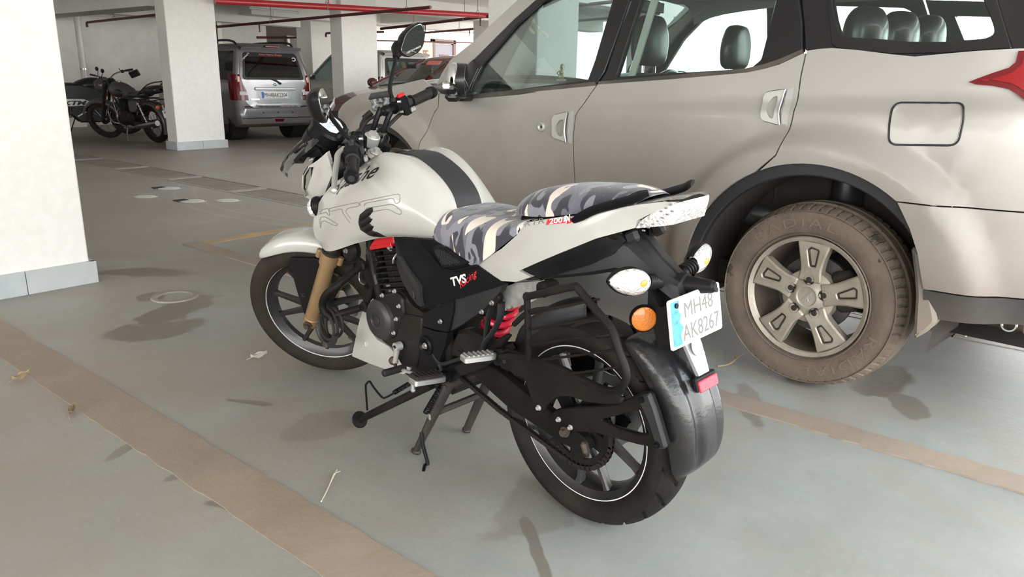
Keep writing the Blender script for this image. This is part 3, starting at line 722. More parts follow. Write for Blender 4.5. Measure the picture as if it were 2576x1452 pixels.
# ---------------------------------------------------------------- wheels
def bike_wheel(name, c, R, w, tape_r, tape_y, spoke_y, M, rear):
    mb = MB(); rr = tape_r-.002
    hw = tape_y
    prof = [(tape_r+.010, hw-.004), (tape_r+.010, hw), (tape_r-.004, hw), (tape_r-.012, hw-.008), (tape_r-.022, hw-.014), (tape_r-.03, hw*.35), (tape_r-.03, -hw*.35), (tape_r-.022, -hw+.014), (tape_r-.012, -hw+.008), (tape_r-.004, -hw), (tape_r+.010, -hw), (tape_r+.010, -hw+.004)]
    mb.lathe(prof, c, 96, 'y', closed=True)
    wh = part(mb, name, m_rim, bike, M)
    tm = MB()
    if rear:
        def gr(th, s):
            u = (th*22/(2*pi)+.9*abs(s)**1.3) % 1.0; v = (th*22/(2*pi)+.5) % 1.0
            return np.where((u < .16) & (abs(s) > .14) & (abs(s) < .98), 1., 0.)
        tyre(tm, R, w, rr, c, 480, gr, .007)
    else:
        def gr(th, s):
            u = (th*18/(2*pi)+.8*abs(s)**1.2) % 1.0
            return np.where((u < .14) & (abs(s) > .3) & (abs(s) < .95), 1., 0.)
        tyre(tm, R, w, rr, c, 360, gr, .004)
    part(tm, 'tyre', m_tyr, wh, M)
    for s in (1, -1):
        t = MB(); t.lathe([(tape_r+.0035, s*(hw+.0008)), (tape_r-.0032, s*(hw+.0008))], c, 96); part(t, 'rim_tape', m_tape, wh, M)
    for k in range(5):
        for sg in (-1, 1):
            a0 = RAD(72*k+(45 if rear else 6)); ra, rb = RAD(7*sg), RAD(15*sg)
            p0 = A((cos(a0+ra)*.045, 0, sin(a0+ra)*.045)); p1 = A((cos(a0+rb)*(tape_r-.027), 0, sin(a0+rb)*(tape_r-.027)))
            sb = MB(); d = (p1-p0); d /= np.linalg.norm(d); q = A((-d[2], 0, d[0])); secs = []
            for t_, hw_, th_ in ((0, .014, .016), (.5, .010, .013), (.9, .0085, .012), (1.02, .011, .014)):
                cc = A(c)+A((0, spoke_y, 0))+p0+(p1-p0)*t_
                secs.append([cc+q*(hw_*x)+A((0, th_*y, 0)) for x, y in ((-1, -.6), (-.6, -1), (.6, -1), (1, -.6), (1, .6), (.6, 1), (-.6, 1), (-1, .6))])
            sb.loft(secs); part(sb, 'spoke', m_spoke if rear else m_rim, wh, M)
    h = MB(); h.lathe([(0, .05), (.022, .05), (.024, .042), (.050, .034), (.055, .02), (.055, -.02), (.050, -.034), (.024, -.042), (.022, -.05), (0, -.05)], c, 32); part(h, 'hub', m_spoke, wh, M)
    # disc brake on the right
    y = -.062 if not rear else -.075; ro = .125 if not rear else .105
    dsc = MB(); pts = [(ro*(1+.035*cos(10*a))*cos(a)+c[0], ro*(1+.035*cos(10*a))*sin(a)+c[2]) for a in np.linspace(0, 2*pi, 120, endpoint=False)]
    hole = [(ro*.66*cos(a)+c[0], ro*.66*sin(a)+c[2]) for a in np.linspace(0, 2*pi, 40, endpoint=False)]
    dsc.plate(pts, y+.002, y-.002, [hole]); part(dsc, 'brake_disc', m_steel, wh, M)
    for k in range(6):
        a = k*pi/3; b = MB(); b.cyl((c[0]+cos(a)*.045, y+.003, c[2]+sin(a)*.045), (c[0]+cos(a+.3)*ro*.68, y+.003, c[2]+sin(a+.3)*ro*.68), .007, 8); part(b, 'disc_carrier', m_blk2, wh, M)
    va = RAD(238 if not rear else 60); v = MB(); p = A((c[0]+cos(va)*(tape_r-.03), c[1]+.005, c[2]+sin(va)*(tape_r-.03))); q = p-A((cos(va), -.2, sin(va)))*.035
    v.cyl(p, q, .006, 10); v.cyl(p, p+(q-p)*.3, .009, 10); part(v, 'valve', m_rust, wh, M)
    return wh
FW = bike_wheel('front_wheel', (1.353, 0, .297), .292, .096, .2203, .030, .0, STE, False)
RW = bike_wheel('rear_wheel', (0, 0, .288), .292, .134, .2165, .050, .024, None, True)
# ---------------------------------------------------------------- fork, mudguard, headlight, cockpit: everything that steers
FA, FB = A((1.357, 0, .296)), A((.975, 0, .955)); FD = (FB-FA)/np.linalg.norm(FB-FA)
def fk(t, y, off=0.): p = FA+FD*t; return A((p[0]+off*FD[2], y, p[2]-off*FD[0]))
for s in (1, -1):
    y = s*.094; mb = MB()
    mb.cyl(fk(-.02, y), fk(.315, y), .0275, 28, bev=.006); mb.cyl(fk(.285, y), fk(.345, y), .0335, 28, bev=.004); mb.cyl(fk(-.015, y*1.0, .0), fk(.03, y), .030, 24, bev=.01)
    for o_ in (-1, 1): mb.cyl(fk(.30, y)+A((o_*.036, 0, o_*.018)), fk(.335, y)+A((o_*.036, 0, o_*.018)), .011, 12, bev=.003)
    leg = part(mb, 'fork_leg', m_gold, M=STE)
    q = MB(); q.cyl(fk(.34, y), fk(.42, y), .030, 24); q.cyl(fk(.34, y), fk(.352, y), .034, 24); part(q, 'dust_seal', m_rub, leg, STE)
    q = MB(); q.cyl(fk(.36, y), fk(.765, y), .0205, 20); part(q, 'fork_tube', m_chrome, leg, STE)
    q = MB(); bolt(q, (FA[0], y+s*.026, FA[2]), .011, .012, s); q.cyl((FA[0], y+s*.02, FA[2]), (FA[0], y+s*.034, FA[2]), .017, 20); part(q, 'axle_nut', m_rust if s > 0 else m_alu, leg, STE)
    cb = A((.931, .091, .936) if s > 0 else (.998, -.081, .934)); q = MB(); q.cyl(cb, cb+FD*.014, .027, 28, bev=.003); q.cyl(cb+FD*.014, cb+FD*.020, .021, 24, bev=.002); q.cyl(cb+FD*.02, cb+FD*.030, .010, 6); part(q, 'fork_cap', m_silver, leg, STE, label='silver fork cap with hexagon top')
for t0, nm in ((.735, 'upper_yoke'), (.545, 'lower_yoke')):
    c0 = fk(t0, 0); R = Matrix(((FD[2], 0, FD[0]), (0, 1, 0), (-FD[0], 0, FD[2])))
    poly = fillet([(-.03, -.125), (.03, -.125), (.045, -.06), (.055, 0), (.045, .06), (.03, .125), (-.03, .125), (-.045, .05), (-.045, -.05)], .03)
    mb = MB(); mb.plate(poly, -.014, .014, bev=.004, fn=lambda u, v, w: tuple(A(c0)+A((FD[2], 0, -FD[0]))*u+A((0, 1, 0))*v+A(FD)*w)); part(mb, nm, m_blk2, M=STE)
axle = MB(); axle.cyl((FA[0], -.11, FA[2]), (FA[0], .11, FA[2]), .01, 16); part(axle, 'front_axle', m_steel, M=STE)
cal = MB(); cal.box((1.27, -.082, .375), (.11, .05, .06), .014, M=Matrix.Rotation(RAD(35), 3, 'Y')); cal.box((1.29, -.09, .40), (.05, .03, .12), .008, M=Matrix.Rotation(RAD(-30), 3, 'Y')); part(cal, 'brake_caliper', mat('bronze_caliper', (.32, .235, .15), .45, .6), M=STE)
# front mudguard: shell round the tyre
fc = A((1.353, 0, .297)); P = []
for a, r, w, lip in ((53, .300, .012, .004), (56, .310, .038, .016), (63, .322, .056, .034), (74, .330, .063, .048), (87, .335, .064, .054), (100, .337, .062, .056), (114, .334, .056, .05)):
    a = RAD(a); row = []
    for (f_, d_) in ((-1, 1), (-1.0, .55), (-.78, .12), (-.4, .0), (0, -.012), (.4, .0), (.78, .12), (1.0, .55), (1, 1)):
        rr_ = r-d_*lip; row.append((fc[0]+rr_*cos(a), f_*w, fc[2]+rr_*sin(a)))
    P.append(row)
mb = MB(); mb.patch(P, 5, 4); fg = part(mb, 'front_mudguard', m_pearl, M=STE, smooth=50)
so = fg.modifiers.new('s', 'SOLIDIFY'); so.thickness = .004
mb = MB(); pl = fillet([(1.379,0.062,0.558),(1.271,0.062,0.552),(1.254,0.062,0.545),(1.283,0.062,0.482),(1.332,0.062,0.387),(1.388,0.062,0.288),(1.394,0.062,0.306),(1.392,0.062,0.397),(1.387,0.062,0.484)], .012)
mb.plate(xz(pl), .060, .072, bev=.003); mb.mirror(); part(mb, 'mudguard_stay', m_blk, M=STE)
mb = MB(); P = []
for a in np.linspace(70, 116, 10):
    a = RAD(a); w = .058; P.append([(fc[0]+r_*cos(a), y_, fc[2]+r_*sin(a)) for r_, y_ in ((.280, w), (.305, w*.98), (.316, w*.6), (.318, 0), (.316, -w*.6), (.305, -w*.98), (.280, -w))])
mb.patch(P, 1, 2); part(mb, 'mudguard_liner', m_blk, M=STE)
bolts(fg, [[(1.364,0.073,0.4)][0]], .006, m_gblk, STE)
# headlight: white cowl halves round a black core with the lamp between
core = MB(); P = []
for x, zb, zt, w in ((1.20, .765, .905, .060), (1.17, .755, .930, .085), (1.12, .770, .945, .082), (1.06, .80, .955, .06)):
    P.append([(x, w*cos(t)*1.0, (zb+zt)/2+(zt-zb)/2*sin(t)) for t in np.linspace(0, 2*pi, 17)[:-1]])
core.patch(P, 3, 2, closed_v=True); core.add([P[0][i] for i in range(16)], [tuple(range(16))]); part(core, 'headlight_bowl', m_blk2, M=STE)
cowl = MB(); cowl.skin([(1.186,0.085,0.909),(1.132,0.095,0.937),(1.09,0.1,0.963),(1.086,0.104,0.938),(1.09,0.108,0.898),(1.111,0.11,0.858),(1.139,0.1,0.818),(1.177,0.092,0.779),(1.198,0.085,0.786),(1.242,0.06,0.791),(1.243,0.06,0.806),(1.204,0.085,0.84),(1.179,0.09,0.874),(1.157,0.092,0.912)], .012, .03, .012, fdir=(-.4, -1, 0), flange=.012)
cowl.mirror(); part(cowl, 'headlight_cowl', m_pearl, M=STE)
q = MB(); q.skin([(1.171,0.094,0.877),(1.082,0.11,0.923),(1.087,0.112,0.889),(1.11,0.114,0.857),(1.138,0.104,0.82),(1.175,0.096,0.78),(1.238,0.066,0.794),(1.211,0.086,0.829)], .006, .03, .012, fdir=(0, -1, 0)); part(q, 'cowl_lower', m_pearl, M=STE); q.v = [[a, -b, c] for a, b, c in q.v]; part(q, 'cowl_lower', m_pearl, M=STE)
ln = MB(); P = []
for t in np.linspace(-1, 1, 9):
    y = t*.078; P.append([(1.212-.02*t*t+dx, y, z) for z, dx in ((.915-.01*t*t, -.034), (.885, -.012), (.85, -.001), (.81, .004), (.775+.012*t*t, -.004))])
ln.patch(P, 2, 3); part(ln, 'headlight_lens', glass('lamp_lens_glass', (.92, .95, .97), .18), M=STE)
q = MB(); q.ball((1.175, 0, .845), (.02, .06, .05), 20); part(q, 'lamp_reflector', m_chrome, M=STE)
q = MB(); q.tube([(1.177,0.088,0.91),(1.202,0.088,0.884),(1.218,0.088,0.842),(1.222,0.088,0.809)], .006, 8); q.mirror(); part(q, 'lamp_rim', m_chrome, M=STE)
q = MB(); q.box((1.18, .045, .925), (.02, .03, .008), .002, M=Matrix.Rotation(.4, 3, 'Y')); part(q, 'position_lamp', m_lens, M=STE)
# front indicators
for s in (1, -1):
    q = MB(); b_ = [(1.165,0.14,0.808),(1.124,0.14,0.835),(1.13,0.14,0.811),(1.156,0.14,0.76),(1.172,0.14,0.752),(1.181,0.14,0.776),(1.186,0.14,0.806)]
    q.plate([(p[0], p[2]) for p in fillet(b_, .008, 2)], .085, .118, bev=.01)
    q = MB(); c0 = A((1.168, .125, .785)); q.ball((0, 0, 0), (.024, .030, .034), 16, M=Matrix.Translation(c0) @ Matrix.Rotation(.5, 4, 'X')); q.cyl((1.13, .07, .815), (1.155, .115, .795), .013, 12)
    if s < 0: q.v = [[p[0], -p[1], p[2]] for p in q.v]; q.f = [tuple(reversed(f_)) for f_ in q.f]
    ind = part(q, 'front_indicator', m_blk, M=STE)
    q = MB(); q.ball((0, 0, 0), (.020, .024, .031), 16, M=Matrix.Translation(c0+A((.012, .006, -.002))) @ Matrix.Rotation(.5, 4, 'X'))
    if s < 0: q.v = [[p[0], -p[1], p[2]] for p in q.v]; q.f = [tuple(reversed(f_)) for f_ in q.f]
    part(q, 'indicator_lens', m_lens, ind, STE)
# smoked visor blade and its bracket
vis = MB(); P = []
for t in np.linspace(-1, 1, 9):
    y = t*.11; P.append([(x-.05*t*t, y*k, z-.018*t*t) for x, z, k in ((1.335, .885, .55), (1.30, .925, .85), (1.245, .965, 1.), (1.195, .995, .92), (1.165, 1.015, .75))])
vis.patch(P, 2, 3); vo = part(vis, 'visor', glass('smoked_visor', (.10, .095, .09), .10), M=STE, smooth=60)
q = MB(); P = []
for t in np.linspace(-1, 1, 7):
    y = t*.085; P.append([(1.25-.04*t*t, y*.7, .915-.0*t*t), (1.215-.04*t*t, y, .945), (1.16-.03*t*t, y, .97), (1.12, y*.8, .965)])
q.patch(P, 2, 2); part(q, 'visor_bracket', m_blk2, M=STE)
q = MB(); q.skin([(1.225,0.075,0.963),(1.169,0.075,0.99),(1.131,0.075,0.971),(1.122,0.075,0.943),(1.163,0.075,0.939),(1.195,0.075,0.944),(1.222,0.075,0.951)], .01, .02, .01, flange=.04, fdir=(0, -1, 0)); q.mirror(); part(q, 'visor_side', m_blk2, M=STE)
# instrument cluster
CU = A((-.100, 0, .062)); CU = A((-.060, 0, .040)); CU = A((-.083, 0, .056))/np.linalg.norm((-.083, .056)); CV = A((0, 1, 0)); CN = A((.056, 0, .083))/np.linalg.norm((.056, .083)); CN = A((-.72, 0, .694))
CU = A((-.694, 0, -.72)); C0 = A((1.105, 0, 1.008))
def cl(u, v, w): return tuple(C0+CU*v+A((0, -1, 0))*u+CN*w)        # u to the rider's right, v towards the rider
poly = fillet([(-.062, -.045), (-.03, -.062), (.03, -.062), (.062, -.045), (.074, .0), (.062, .035), (.03, .052), (-.03, .052), (-.062, .035), (-.074, 0)], .015)
q = MB(); q.plate(poly, -.03, .012, bev=.008, fn=cl); ins = part(q, 'instrument_cluster', m_blk2, M=STE)
q = MB(); q.plate([(x*.95, y*.95-.004) for x, y in poly], -.075, -.03, bev=.012, fn=cl); part(q, 'cluster_back', m_blk, ins, STE)
disp = fillet([(-.040, -.036), (.046, -.036), (.046, .005), (.030, .026), (-.024, .026), (-.040, .008)], .005)
q = MB(); q.plate(disp, .0115, .0128, fn=cl); part(q, 'display', mat('lit_display', (.75, .82, .95), .3, emit=((.74, .84, 1.), .75)), ins, STE, label='lit white display showing a zero')
m_lcd = mat('lcd_ink', (.08, .12, .28), .5)
lettering('zero', lambda u, v: cl(-.006+u*1.2, .004-v, .0134), 'speed_digit', m_lcd, ins, h=.022).data.transform(STE)
lettering('km', lambda u, v: cl(.012+u, .017-v, .0134), 'unit_lettering', m_lcd, ins, h=.0055).data.transform(STE)
for k in range(5):
    q = MB(); q.plate([(-.034+k*.005, .0), (-.032+k*.005, 0), (-.032+k*.005, -.012-.002*k), (-.034+k*.005, -.012-.002*k)], .0128, .0134, fn=cl); part(q, 'display_mark', m_lcd, ins, STE, 0)
for k in (-1, 1):
    q = MB(); q.plate(fillet([(k*.03-.012, .034), (k*.03+.012, .034), (k*.03+.012, .044), (k*.03-.012, .044)], .003), .011, .015, bev=.0015, fn=cl); part(q, 'cluster_button', m_gblk, ins, STE)
# handlebars: clip-on arms, bars, grips
for s in (1, -1):
    def Y(p): return (p[0], s*p[1], p[2])
    arm = MB(); path = cr([Y((1.005, .085, .925)), Y((.985, .092, .958)), Y((.963, .108, 1.0)), Y((.952, .122, 1.018))], 5)
    for o_ in (-.016, .016):
        arm.tube([A(p)+A((o_, 0, o_*.5)) for p in path], .010, 8)
    arm.box(Y((1.0, .09, .935)), (.075, .045, .03), .008, M=Matrix.Rotation(RAD(30), 3, 'Y')); arm.ball(Y((.953, .121, 1.016)), (.020, .018, .019), 14)
    hb = part(arm, 'handlebar', m_blk2, M=STE)
    bar = cr([Y((.955, .105, 1.015)), Y((.945, .16, 1.010)), Y((.930, .22, 1.002)), Y((.907, .30, .994)), Y((.870, .395, .990))], 4)
    q = MB(); q.tube(bar, .012, 12); part(q, 'bar_tube', m_blk2, hb, STE)
    d = A(Y((.870, .395, .990)))-A(Y((.907, .30, .994))); d /= np.linalg.norm(d); e = A(Y((.870, .395, .990)))
    q = MB(); g0 = A(Y((.918, .268, .996)))
    pts = [g0, g0+(e-g0)*.04, g0+(e-g0)*.06, g0+(e-g0)*.35, g0+(e-g0)*.7, g0+(e-g0)*.80, g0+(e-g0)*.82]; q.tube(pts, [.023, .023, .0185, .0175, .0185, .019, .017], 20)
    for k in range(3):
        a = k*2*pi/3+.6; n1 = A((0, 0, 1)); n2 = np.cross(d, n1)
        rib = [g0+(e-g0)*t+(n1*cos(a+.25*sin(t*9))+n2*sin(a+.25*sin(t*9)))*.0185 for t in np.linspace(.12, .72, 12)]; q.tube(rib, .0026, 6)
        rib = [g0+(e-g0)*t+(n1*cos(a-.25*sin(t*9))+n2*sin(a-.25*sin(t*9)))*.0185 for t in np.linspace(.12, .72, 12)]; q.tube(rib, .0026, 6)
    part(q, 'grip', m_rub, hb, STE)
    q = MB(); q.tube([e-d*.030, e-d*.028, e-d*.012, e, e+d*.002], [.019, .0225, .0225, .019, .017], 24); q.lathe([(.0, 0)], n=3) if 0 else None
    part(q, 'bar_end', m_blk2, hb, STE)
    q = MB(); q.cyl(e+d*.0015, e+d*.003, .010, 20); q.cyl(e+d*.003, e+d*.0035, .005, 6); part(q, 'bar_end_screw', m_print_k, hb, STE)
    # switch block
    sc_ = A(Y((.933, .225, 1.004))); q = MB(); ang = math.atan2(s*.09, -.03)
    RM = Matrix(((d[0], -d[1]*1.0, 0), (d[1], d[0], 0), (0, 0, 1)))
    q.box(sc_, (.052, .052, .055), .014, M=RM); q.box(sc_+A((-.012, 0, -.022)), (.04, .035, .035), .008, M=RM)
    sw = part(q, 'switch_block', m_blk, hb, STE)
    q = MB(); q.box(sc_+A((-.002, 0, .030)), (.034, .016, .014), .004, M=RM); part(q, 'kill_switch' if s < 0 else 'light_switch', m_redp if s < 0 else m_gblk, sw, STE, label='red engine kill switch' if s < 0 else None)
    q = MB(); q.box(sc_+A((-.031, 0, .004)), (.02, .012, .022), .003, M=RM); part(q, 'rocker_switch', m_gblk, sw, STE)
    q = MB(); q.box(sc_+A((-.036, 0, -.022)), (.024, .014, .018), .004, M=RM); part(q, 'starter_button', m_alu, sw, STE)
    q = MB(); q.cyl(A(Y((.942, .175, 1.009)))-A((0, s*.012, 0)), A(Y((.942, .175, 1.009)))+A((0, s*.012, 0)), .021, 16); q.box(Y((.962, .175, 1.005)), (.03, .022, .03), .005); pc = part(q, 'lever_clamp', m_blk2, hb, STE)
    for z in (.018, -.018):
        q = MB(); q.cyl(Y((.926, .175, 1.009+z)), Y((.915, .175, 1.009+z)), .005, 8); part(q, 'clamp_bolt', m_alu, pc, STE)
    # lever
    L = cr([Y((.985, .172, 1.0)), Y((.995, .20, .995)), Y((.985, .24, .985)), Y((.968, .30, .972)), Y((.945, .365, .962)), Y((.932, .40, .958))], 4)
    q = MB(); q.tube(L, np.interp(np.linspace(0, 1, len(L)), [0, .2, .6, 1], [.011, .010, .0095, .007]), 10, flat=(1, .62)); q.ball(L[-1], .0095, 12); part(q, 'clutch_lever' if s > 0 else 'brake_lever', m_silver, hb, STE, label='bright silver lever with ball end')
    # cables
    q = MB(); q.tube(cr([Y((.99, .17, .99)), Y((1.03, .12, .985)), Y((1.06, .07, .93)), Y((1.05, .05, .84)), Y((1.02, .04, .76))], 6), .0055, 8); part(q, 'control_cable', m_rub, hb, STE)
    # mirror: stalk, shell, glass facing the rider
    mc = A(Y((.905, .365, 1.206 if s > 0 else 1.186)))
    q = MB(); st = cr([Y((.945, .185, 1.022)), Y((.958, .205, 1.060)), Y((.955, .235, 1.095)), Y((.948, .268, 1.128)), Y((.945, .292, mc[2]-.034))], 5); q.tube(st, .0075, 10); q.cyl(Y((.944, .180, 1.010)), Y((.947, .186, 1.038)), .0125, 12)
    mir = part(q, 'mirror', m_blk, M=STE)
    nrm = A(Y((-.93, -.30, -.06))); nrm /= np.linalg.norm(nrm); uu = A(Y((-.30, .93, .0))); uu -= nrm*(uu@nrm); uu /= np.linalg.norm(uu); vv = np.cross(nrm, uu)*(1 if s > 0 else -1)
    if vv[2] < 0: vv = -vv
    out = fillet([(-.078, -.020), (-.030, .032), (.02, .046), (.068, .046), (.082, .034), (.084, .0), (.066, -.036), (.030, -.052), (-.035, -.052)], .016, 4)
    def mf(u, v, w): return tuple(mc+uu*u+vv*v+nrm*w)
    q = MB(); secs = []
    for w, k in ((.0, 1.), (-.010, 1.0), (-.024, .90), (-.038, .62), (-.044, .25)): secs.append([mf(x*k-.0, y*k, w) for x, y in out])
    q.loft(secs); part(q, 'mirror_shell', m_blk, mir, STE)
    q = MB(); q.loft([[mf(x*.93, y*.91, .0008) for x, y in out], [mf(x*.93, y*.91, .0014) for x, y in out]]); part(q, 'mirror_rim', m_chrome, mir, STE)
    q = MB(); q.loft([[mf(x*.90, y*.87, .0012) for x, y in out], [mf(x*.90, y*.87, .0022) for x, y in out]]); part(q, 'mirror_glass', m_mirror, mir, STE, 0)
    lo = lettering('mirr', lambda u, v: mf((u-.04)*(1 if s < 0 else -1)*(1), v-.036, .0028) if s < 0 else mf(.04-u, v-.036, .0028), 'mirror_lettering', m_print_w, mir, w=.085, h=.0065); lo.data.transform(STE)
    q = MB(); be = A(mf(-.035, -.012, -.030)); q.tube([st[-1]-(be-st[-1])*.1, st[-1]+(be-st[-1])*.3, st[-1]+(be-st[-1])*.65, be], [.011, .017, .026, .024], 14); part(q, 'mirror_boot', m_blk, mir, STE)
# brake fluid reservoir (right bar)
q = MB(); q.box((.995, -.195, 1.025), (.07, .055, .045), .006, M=Matrix.Rotation(.25, 3, 'Z')); rs = part(q, 'brake_reservoir', mat('speckled_reservoir', (.02, .02, .02), .35, var=(90, .9), dust=(.9, 95, (.35, .35, .34))), M=STE)
q = MB(); q.box((.995, -.195, 1.050), (.074, .059, .008), .003, M=Matrix.Rotation(.25, 3, 'Z')); part(q, 'reservoir_lid', m_gblk, rs, STE)
bolts(rs, [], .004)
q = MB(); q.cyl((1.03, -.17, 1.0), (1.055, -.15, .985), .011, 12); q.tube(cr([(1.05, -.15, .985), (1.06, -.125, .96), (1.055, -.11, .90), (1.04, -.10, .80), (1.10, -.10, .65)], 6), .008, 10); part(q, 'brake_hose', m_rub, M=STE)
q = MB(); q.tube(cr([(.92, -.25, .985), (.96, -.2, .96), (1.0, -.12, .93), (1.03, -.06, .90), (1.05, 0, .83)], 6), .007, 8); part(q, 'throttle_cable', m_rub, M=STE)
q = MB(); q.cyl(fk(.745, 0), fk(.785, 0), .026, 20, bev=.003); q.cyl(fk(.785, 0), fk(.795, 0), .016, 6); part(q, 'stem_nut', m_silver, M=STE)
q = MB(); q.cyl(fk(.74, 0, -.055), fk(.775, 0, -.055), .014, 16); part(q, 'ignition_switch', m_blk, M=STE)
q = MB(); q.cyl((1.448-.438*.6, 0, .899*.6), (1.448-.438*1.0, 0, .899*1.0), .033, 20); part(q, 'steering_head', m_frame)
# ---------------------------------------------------------------- tank
TK = [[(.835, 0, .905), (.845, .05, .902), (.905, .095, .880), (.985, .145, .832), (1.075, .163, .745), (1.118, .160, .660), (1.104, .152, .610)],
      [(.795, 0, .934), (.785, .05, .933), (.800, .105, .932), (.86, .172, .845), (.93, .190, .745), (.99, .178, .655), (1.01, .168, .604)],
      [(.73, 0, .940), (.725, .05, .938), (.735, .108, .941), (.755, .178, .850), (.80, .188, .765), (.845, .172, .690), (.86, .150, .655)],
      [(.66, 0, .933), (.655, .05, .931), (.660, .106, .931), (.665, .168, .842), (.685, .172, .770), (.72, .150, .712), (.735, .13, .690)],
      [(.57, 0, .895), (.565, .05, .892), (.575, .098, .890), (.585, .148, .815), (.60, .150, .760), (.62, .135, .722), (.63, .12, .706)],
      [(.508, 0, .845), (.503, .05, .842), (.508, .098, .828), (.505, .130, .785), (.505, .130, .755), (.51, .122, .732), (.51, .112, .720)],
      [(.475, 0, .785), (.475, .05, .782), (.468, .088, .770), (.455, .106, .755), (.445, .112, .742), (.44, .112, .730), (.44, .105, .722)]]
P = [[(x, -y, z) for x, y, z in row[:0:-1]]+list(row) for row in TK]
mb = MB(); mb.patch(P, 8, 5); tank = part(mb, 'fuel_tank', m_pearl, smooth=55)
tb = bvh_of(tank)
def ony(x, z, off=.001, y0=.6, sg=1):
    h = tb.ray_cast(Vector((x, sg*y0, z)), Vector((0, -sg, 0)))
    return (x, h[0].y+sg*off, z) if h[0] is not None else (x, sg*.15, z)
q = MB(); SP = []
for row in cr(A([[(r[1][0], -.046, r[1][2]), r[0], (r[1][0], .046, r[1][2])] for r in TK]), 6)[10:]:
    SP.append([(p[0], p[1], p[2]) for p in row])
SPa = A(SP); tg = np.gradient(SPa, axis=0)
nn = np.stack([-tg[..., 2], 0*tg[..., 0], tg[..., 0]], -1); nn *= np.sign(nn[..., 2:3]+nn[..., 0:1]*.2+1e-9); nn /= np.linalg.norm(nn, axis=-1, keepdims=True)
q.loft([[tuple(SPa[i, j]+nn[i, j]*o_) for j, o_ in ((0, -.004), (0, .0035), (1, .0045), (2, .0035), (2, -.004))] for i in range(len(SPa))]); part(q, 'tank_strip', mat('black_tank_strip', (.022, .022, .026), .55), tank)
q = MB(); q.lathe([(0, .004), (.034, .004), (.040, .002), (.041, -.012)], n=32, axis='z', M=Matrix.Translation((.775, 0, .936)) @ Matrix.Rotation(-.06, 4, 'Y')); fcap = part(q, 'fuel_cap', m_blk2, tank)
q = MB(); q.box((.775, 0, .941), (.022, .012, .004), .001); part(q, 'cap_lock', m_steel, fcap)
# tank vent: black insert with four fins
vp = fillet([(0.714,0.184,0.796),(0.745,0.184,0.785),(0.779,0.184,0.764),(0.796,0.184,0.737),(0.802,0.184,0.711),(0.78,0.184,0.691),(0.748,0.184,0.689),(0.722,0.184,0.695),(0.737,0.184,0.708),(0.756,0.184,0.714),(0.741,0.184,0.729),(0.75,0.184,0.741),(0.731,0.184,0.756),(0.743,0.184,0.765),(0.716,0.184,0.781)], .004, 2)
q = MB(); q.plate(xz(vp), -.012, .003, bev=.001, fn=lambda u, v, w: tuple(A(ony(u, v, w)))); vn = part(q, 'tank_vent', m_print_k, tank, smooth=20)
for pts in ([(0.779,0.184,0.754),(0.716,0.184,0.783),(0.734,0.184,0.767),(0.778,0.184,0.744)], [(0.784,0.184,0.731),(0.725,0.184,0.758),(0.743,0.184,0.743),(0.785,0.184,0.722)], [(0.782,0.184,0.711),(0.736,0.184,0.732),(0.753,0.184,0.717),(0.778,0.184,0.704)], [(0.771,0.184,0.695),(0.741,0.184,0.711),(0.729,0.184,0.703),(0.761,0.184,0.691)]):
    q = MB(); q.plate(xz(pts), .0, .009, bev=.0015, fn=lambda u, v, w: tuple(A(ony(u, v, w)))); part(q, 'vent_fin', m_blk, vn)
# lettering on the tank: script name and the big outlined letters
a0, a1 = A([(0.972,0.158,0.806),(0.723,0.142,0.884)]); du = (a1-a0)[[0, 2]]; Lu = np.linalg.norm(du); du /= Lu; dv = A((.10, 1)); dv /= np.linalg.norm(dv)
lettering('apache', lambda u, v: ony(a0[0]+du[0]*u+dv[0]*v, a0[2]+du[1]*u+dv[1]*v, .0012), 'tank_lettering', m_print_k, tank, w=Lu, h=.042, label='black slanted script lettering')
for pts, cl_ in (([(0.768,0.155,0.793),(0.774,0.155,0.802),(0.756,0.155,0.809),(0.623,0.155,0.842),(0.615,0.155,0.841),(0.61,0.155,0.822),(0.618,0.155,0.816),(0.626,0.155,0.816),(0.631,0.155,0.827),(0.639,0.155,0.829),(0.745,0.155,0.804),(0.752,0.155,0.794)], 0),
                 ([(0.747,0.155,0.788),(0.638,0.155,0.812),(0.627,0.155,0.81),(0.603,0.155,0.795),(0.606,0.155,0.785),(0.618,0.155,0.784),(0.651,0.155,0.797),(0.742,0.155,0.775),(0.732,0.155,0.757),(0.74,0.155,0.75),(0.748,0.155,0.753),(0.752,0.155,0.773)], 1),
                 ([(0.838,0.166,0.729),(0.87,0.166,0.762),(0.866,0.166,0.768),(0.879,0.166,0.769),(0.953,0.166,0.75),(0.96,0.166,0.755),(0.955,0.166,0.76),(0.784,0.166,0.802),(0.774,0.166,0.798),(0.779,0.166,0.791),(0.835,0.166,0.777),(0.852,0.166,0.766),(0.829,0.166,0.744)], 0),
                 ([(1.036,0.175,0.734),(1.024,0.175,0.744),(0.975,0.175,0.757),(0.965,0.175,0.754),(0.953,0.175,0.739),(0.961,0.175,0.735),(0.968,0.175,0.737),(0.981,0.175,0.743),(1.026,0.175,0.732),(1.037,0.175,0.727)], 1),
                 ([(1.043,0.175,0.708),(1.031,0.175,0.719),(0.994,0.175,0.727),(0.946,0.175,0.723),(0.907,0.175,0.716),(0.914,0.175,0.709),(0.934,0.175,0.709),(0.997,0.175,0.713),(1.03,0.175,0.704),(1.042,0.175,0.677),(1.046,0.175,0.687)], 1)):
    rp = resample(fillet(pts, .012, 3, bool(cl_)), .012, bool(cl_)); q = MB(); q.tube([ony(p[0], p[2], .0006) for p in rp], .0011, 5, closed=bool(cl_)); part(q, 'outline_letter', m_print_g, tank)
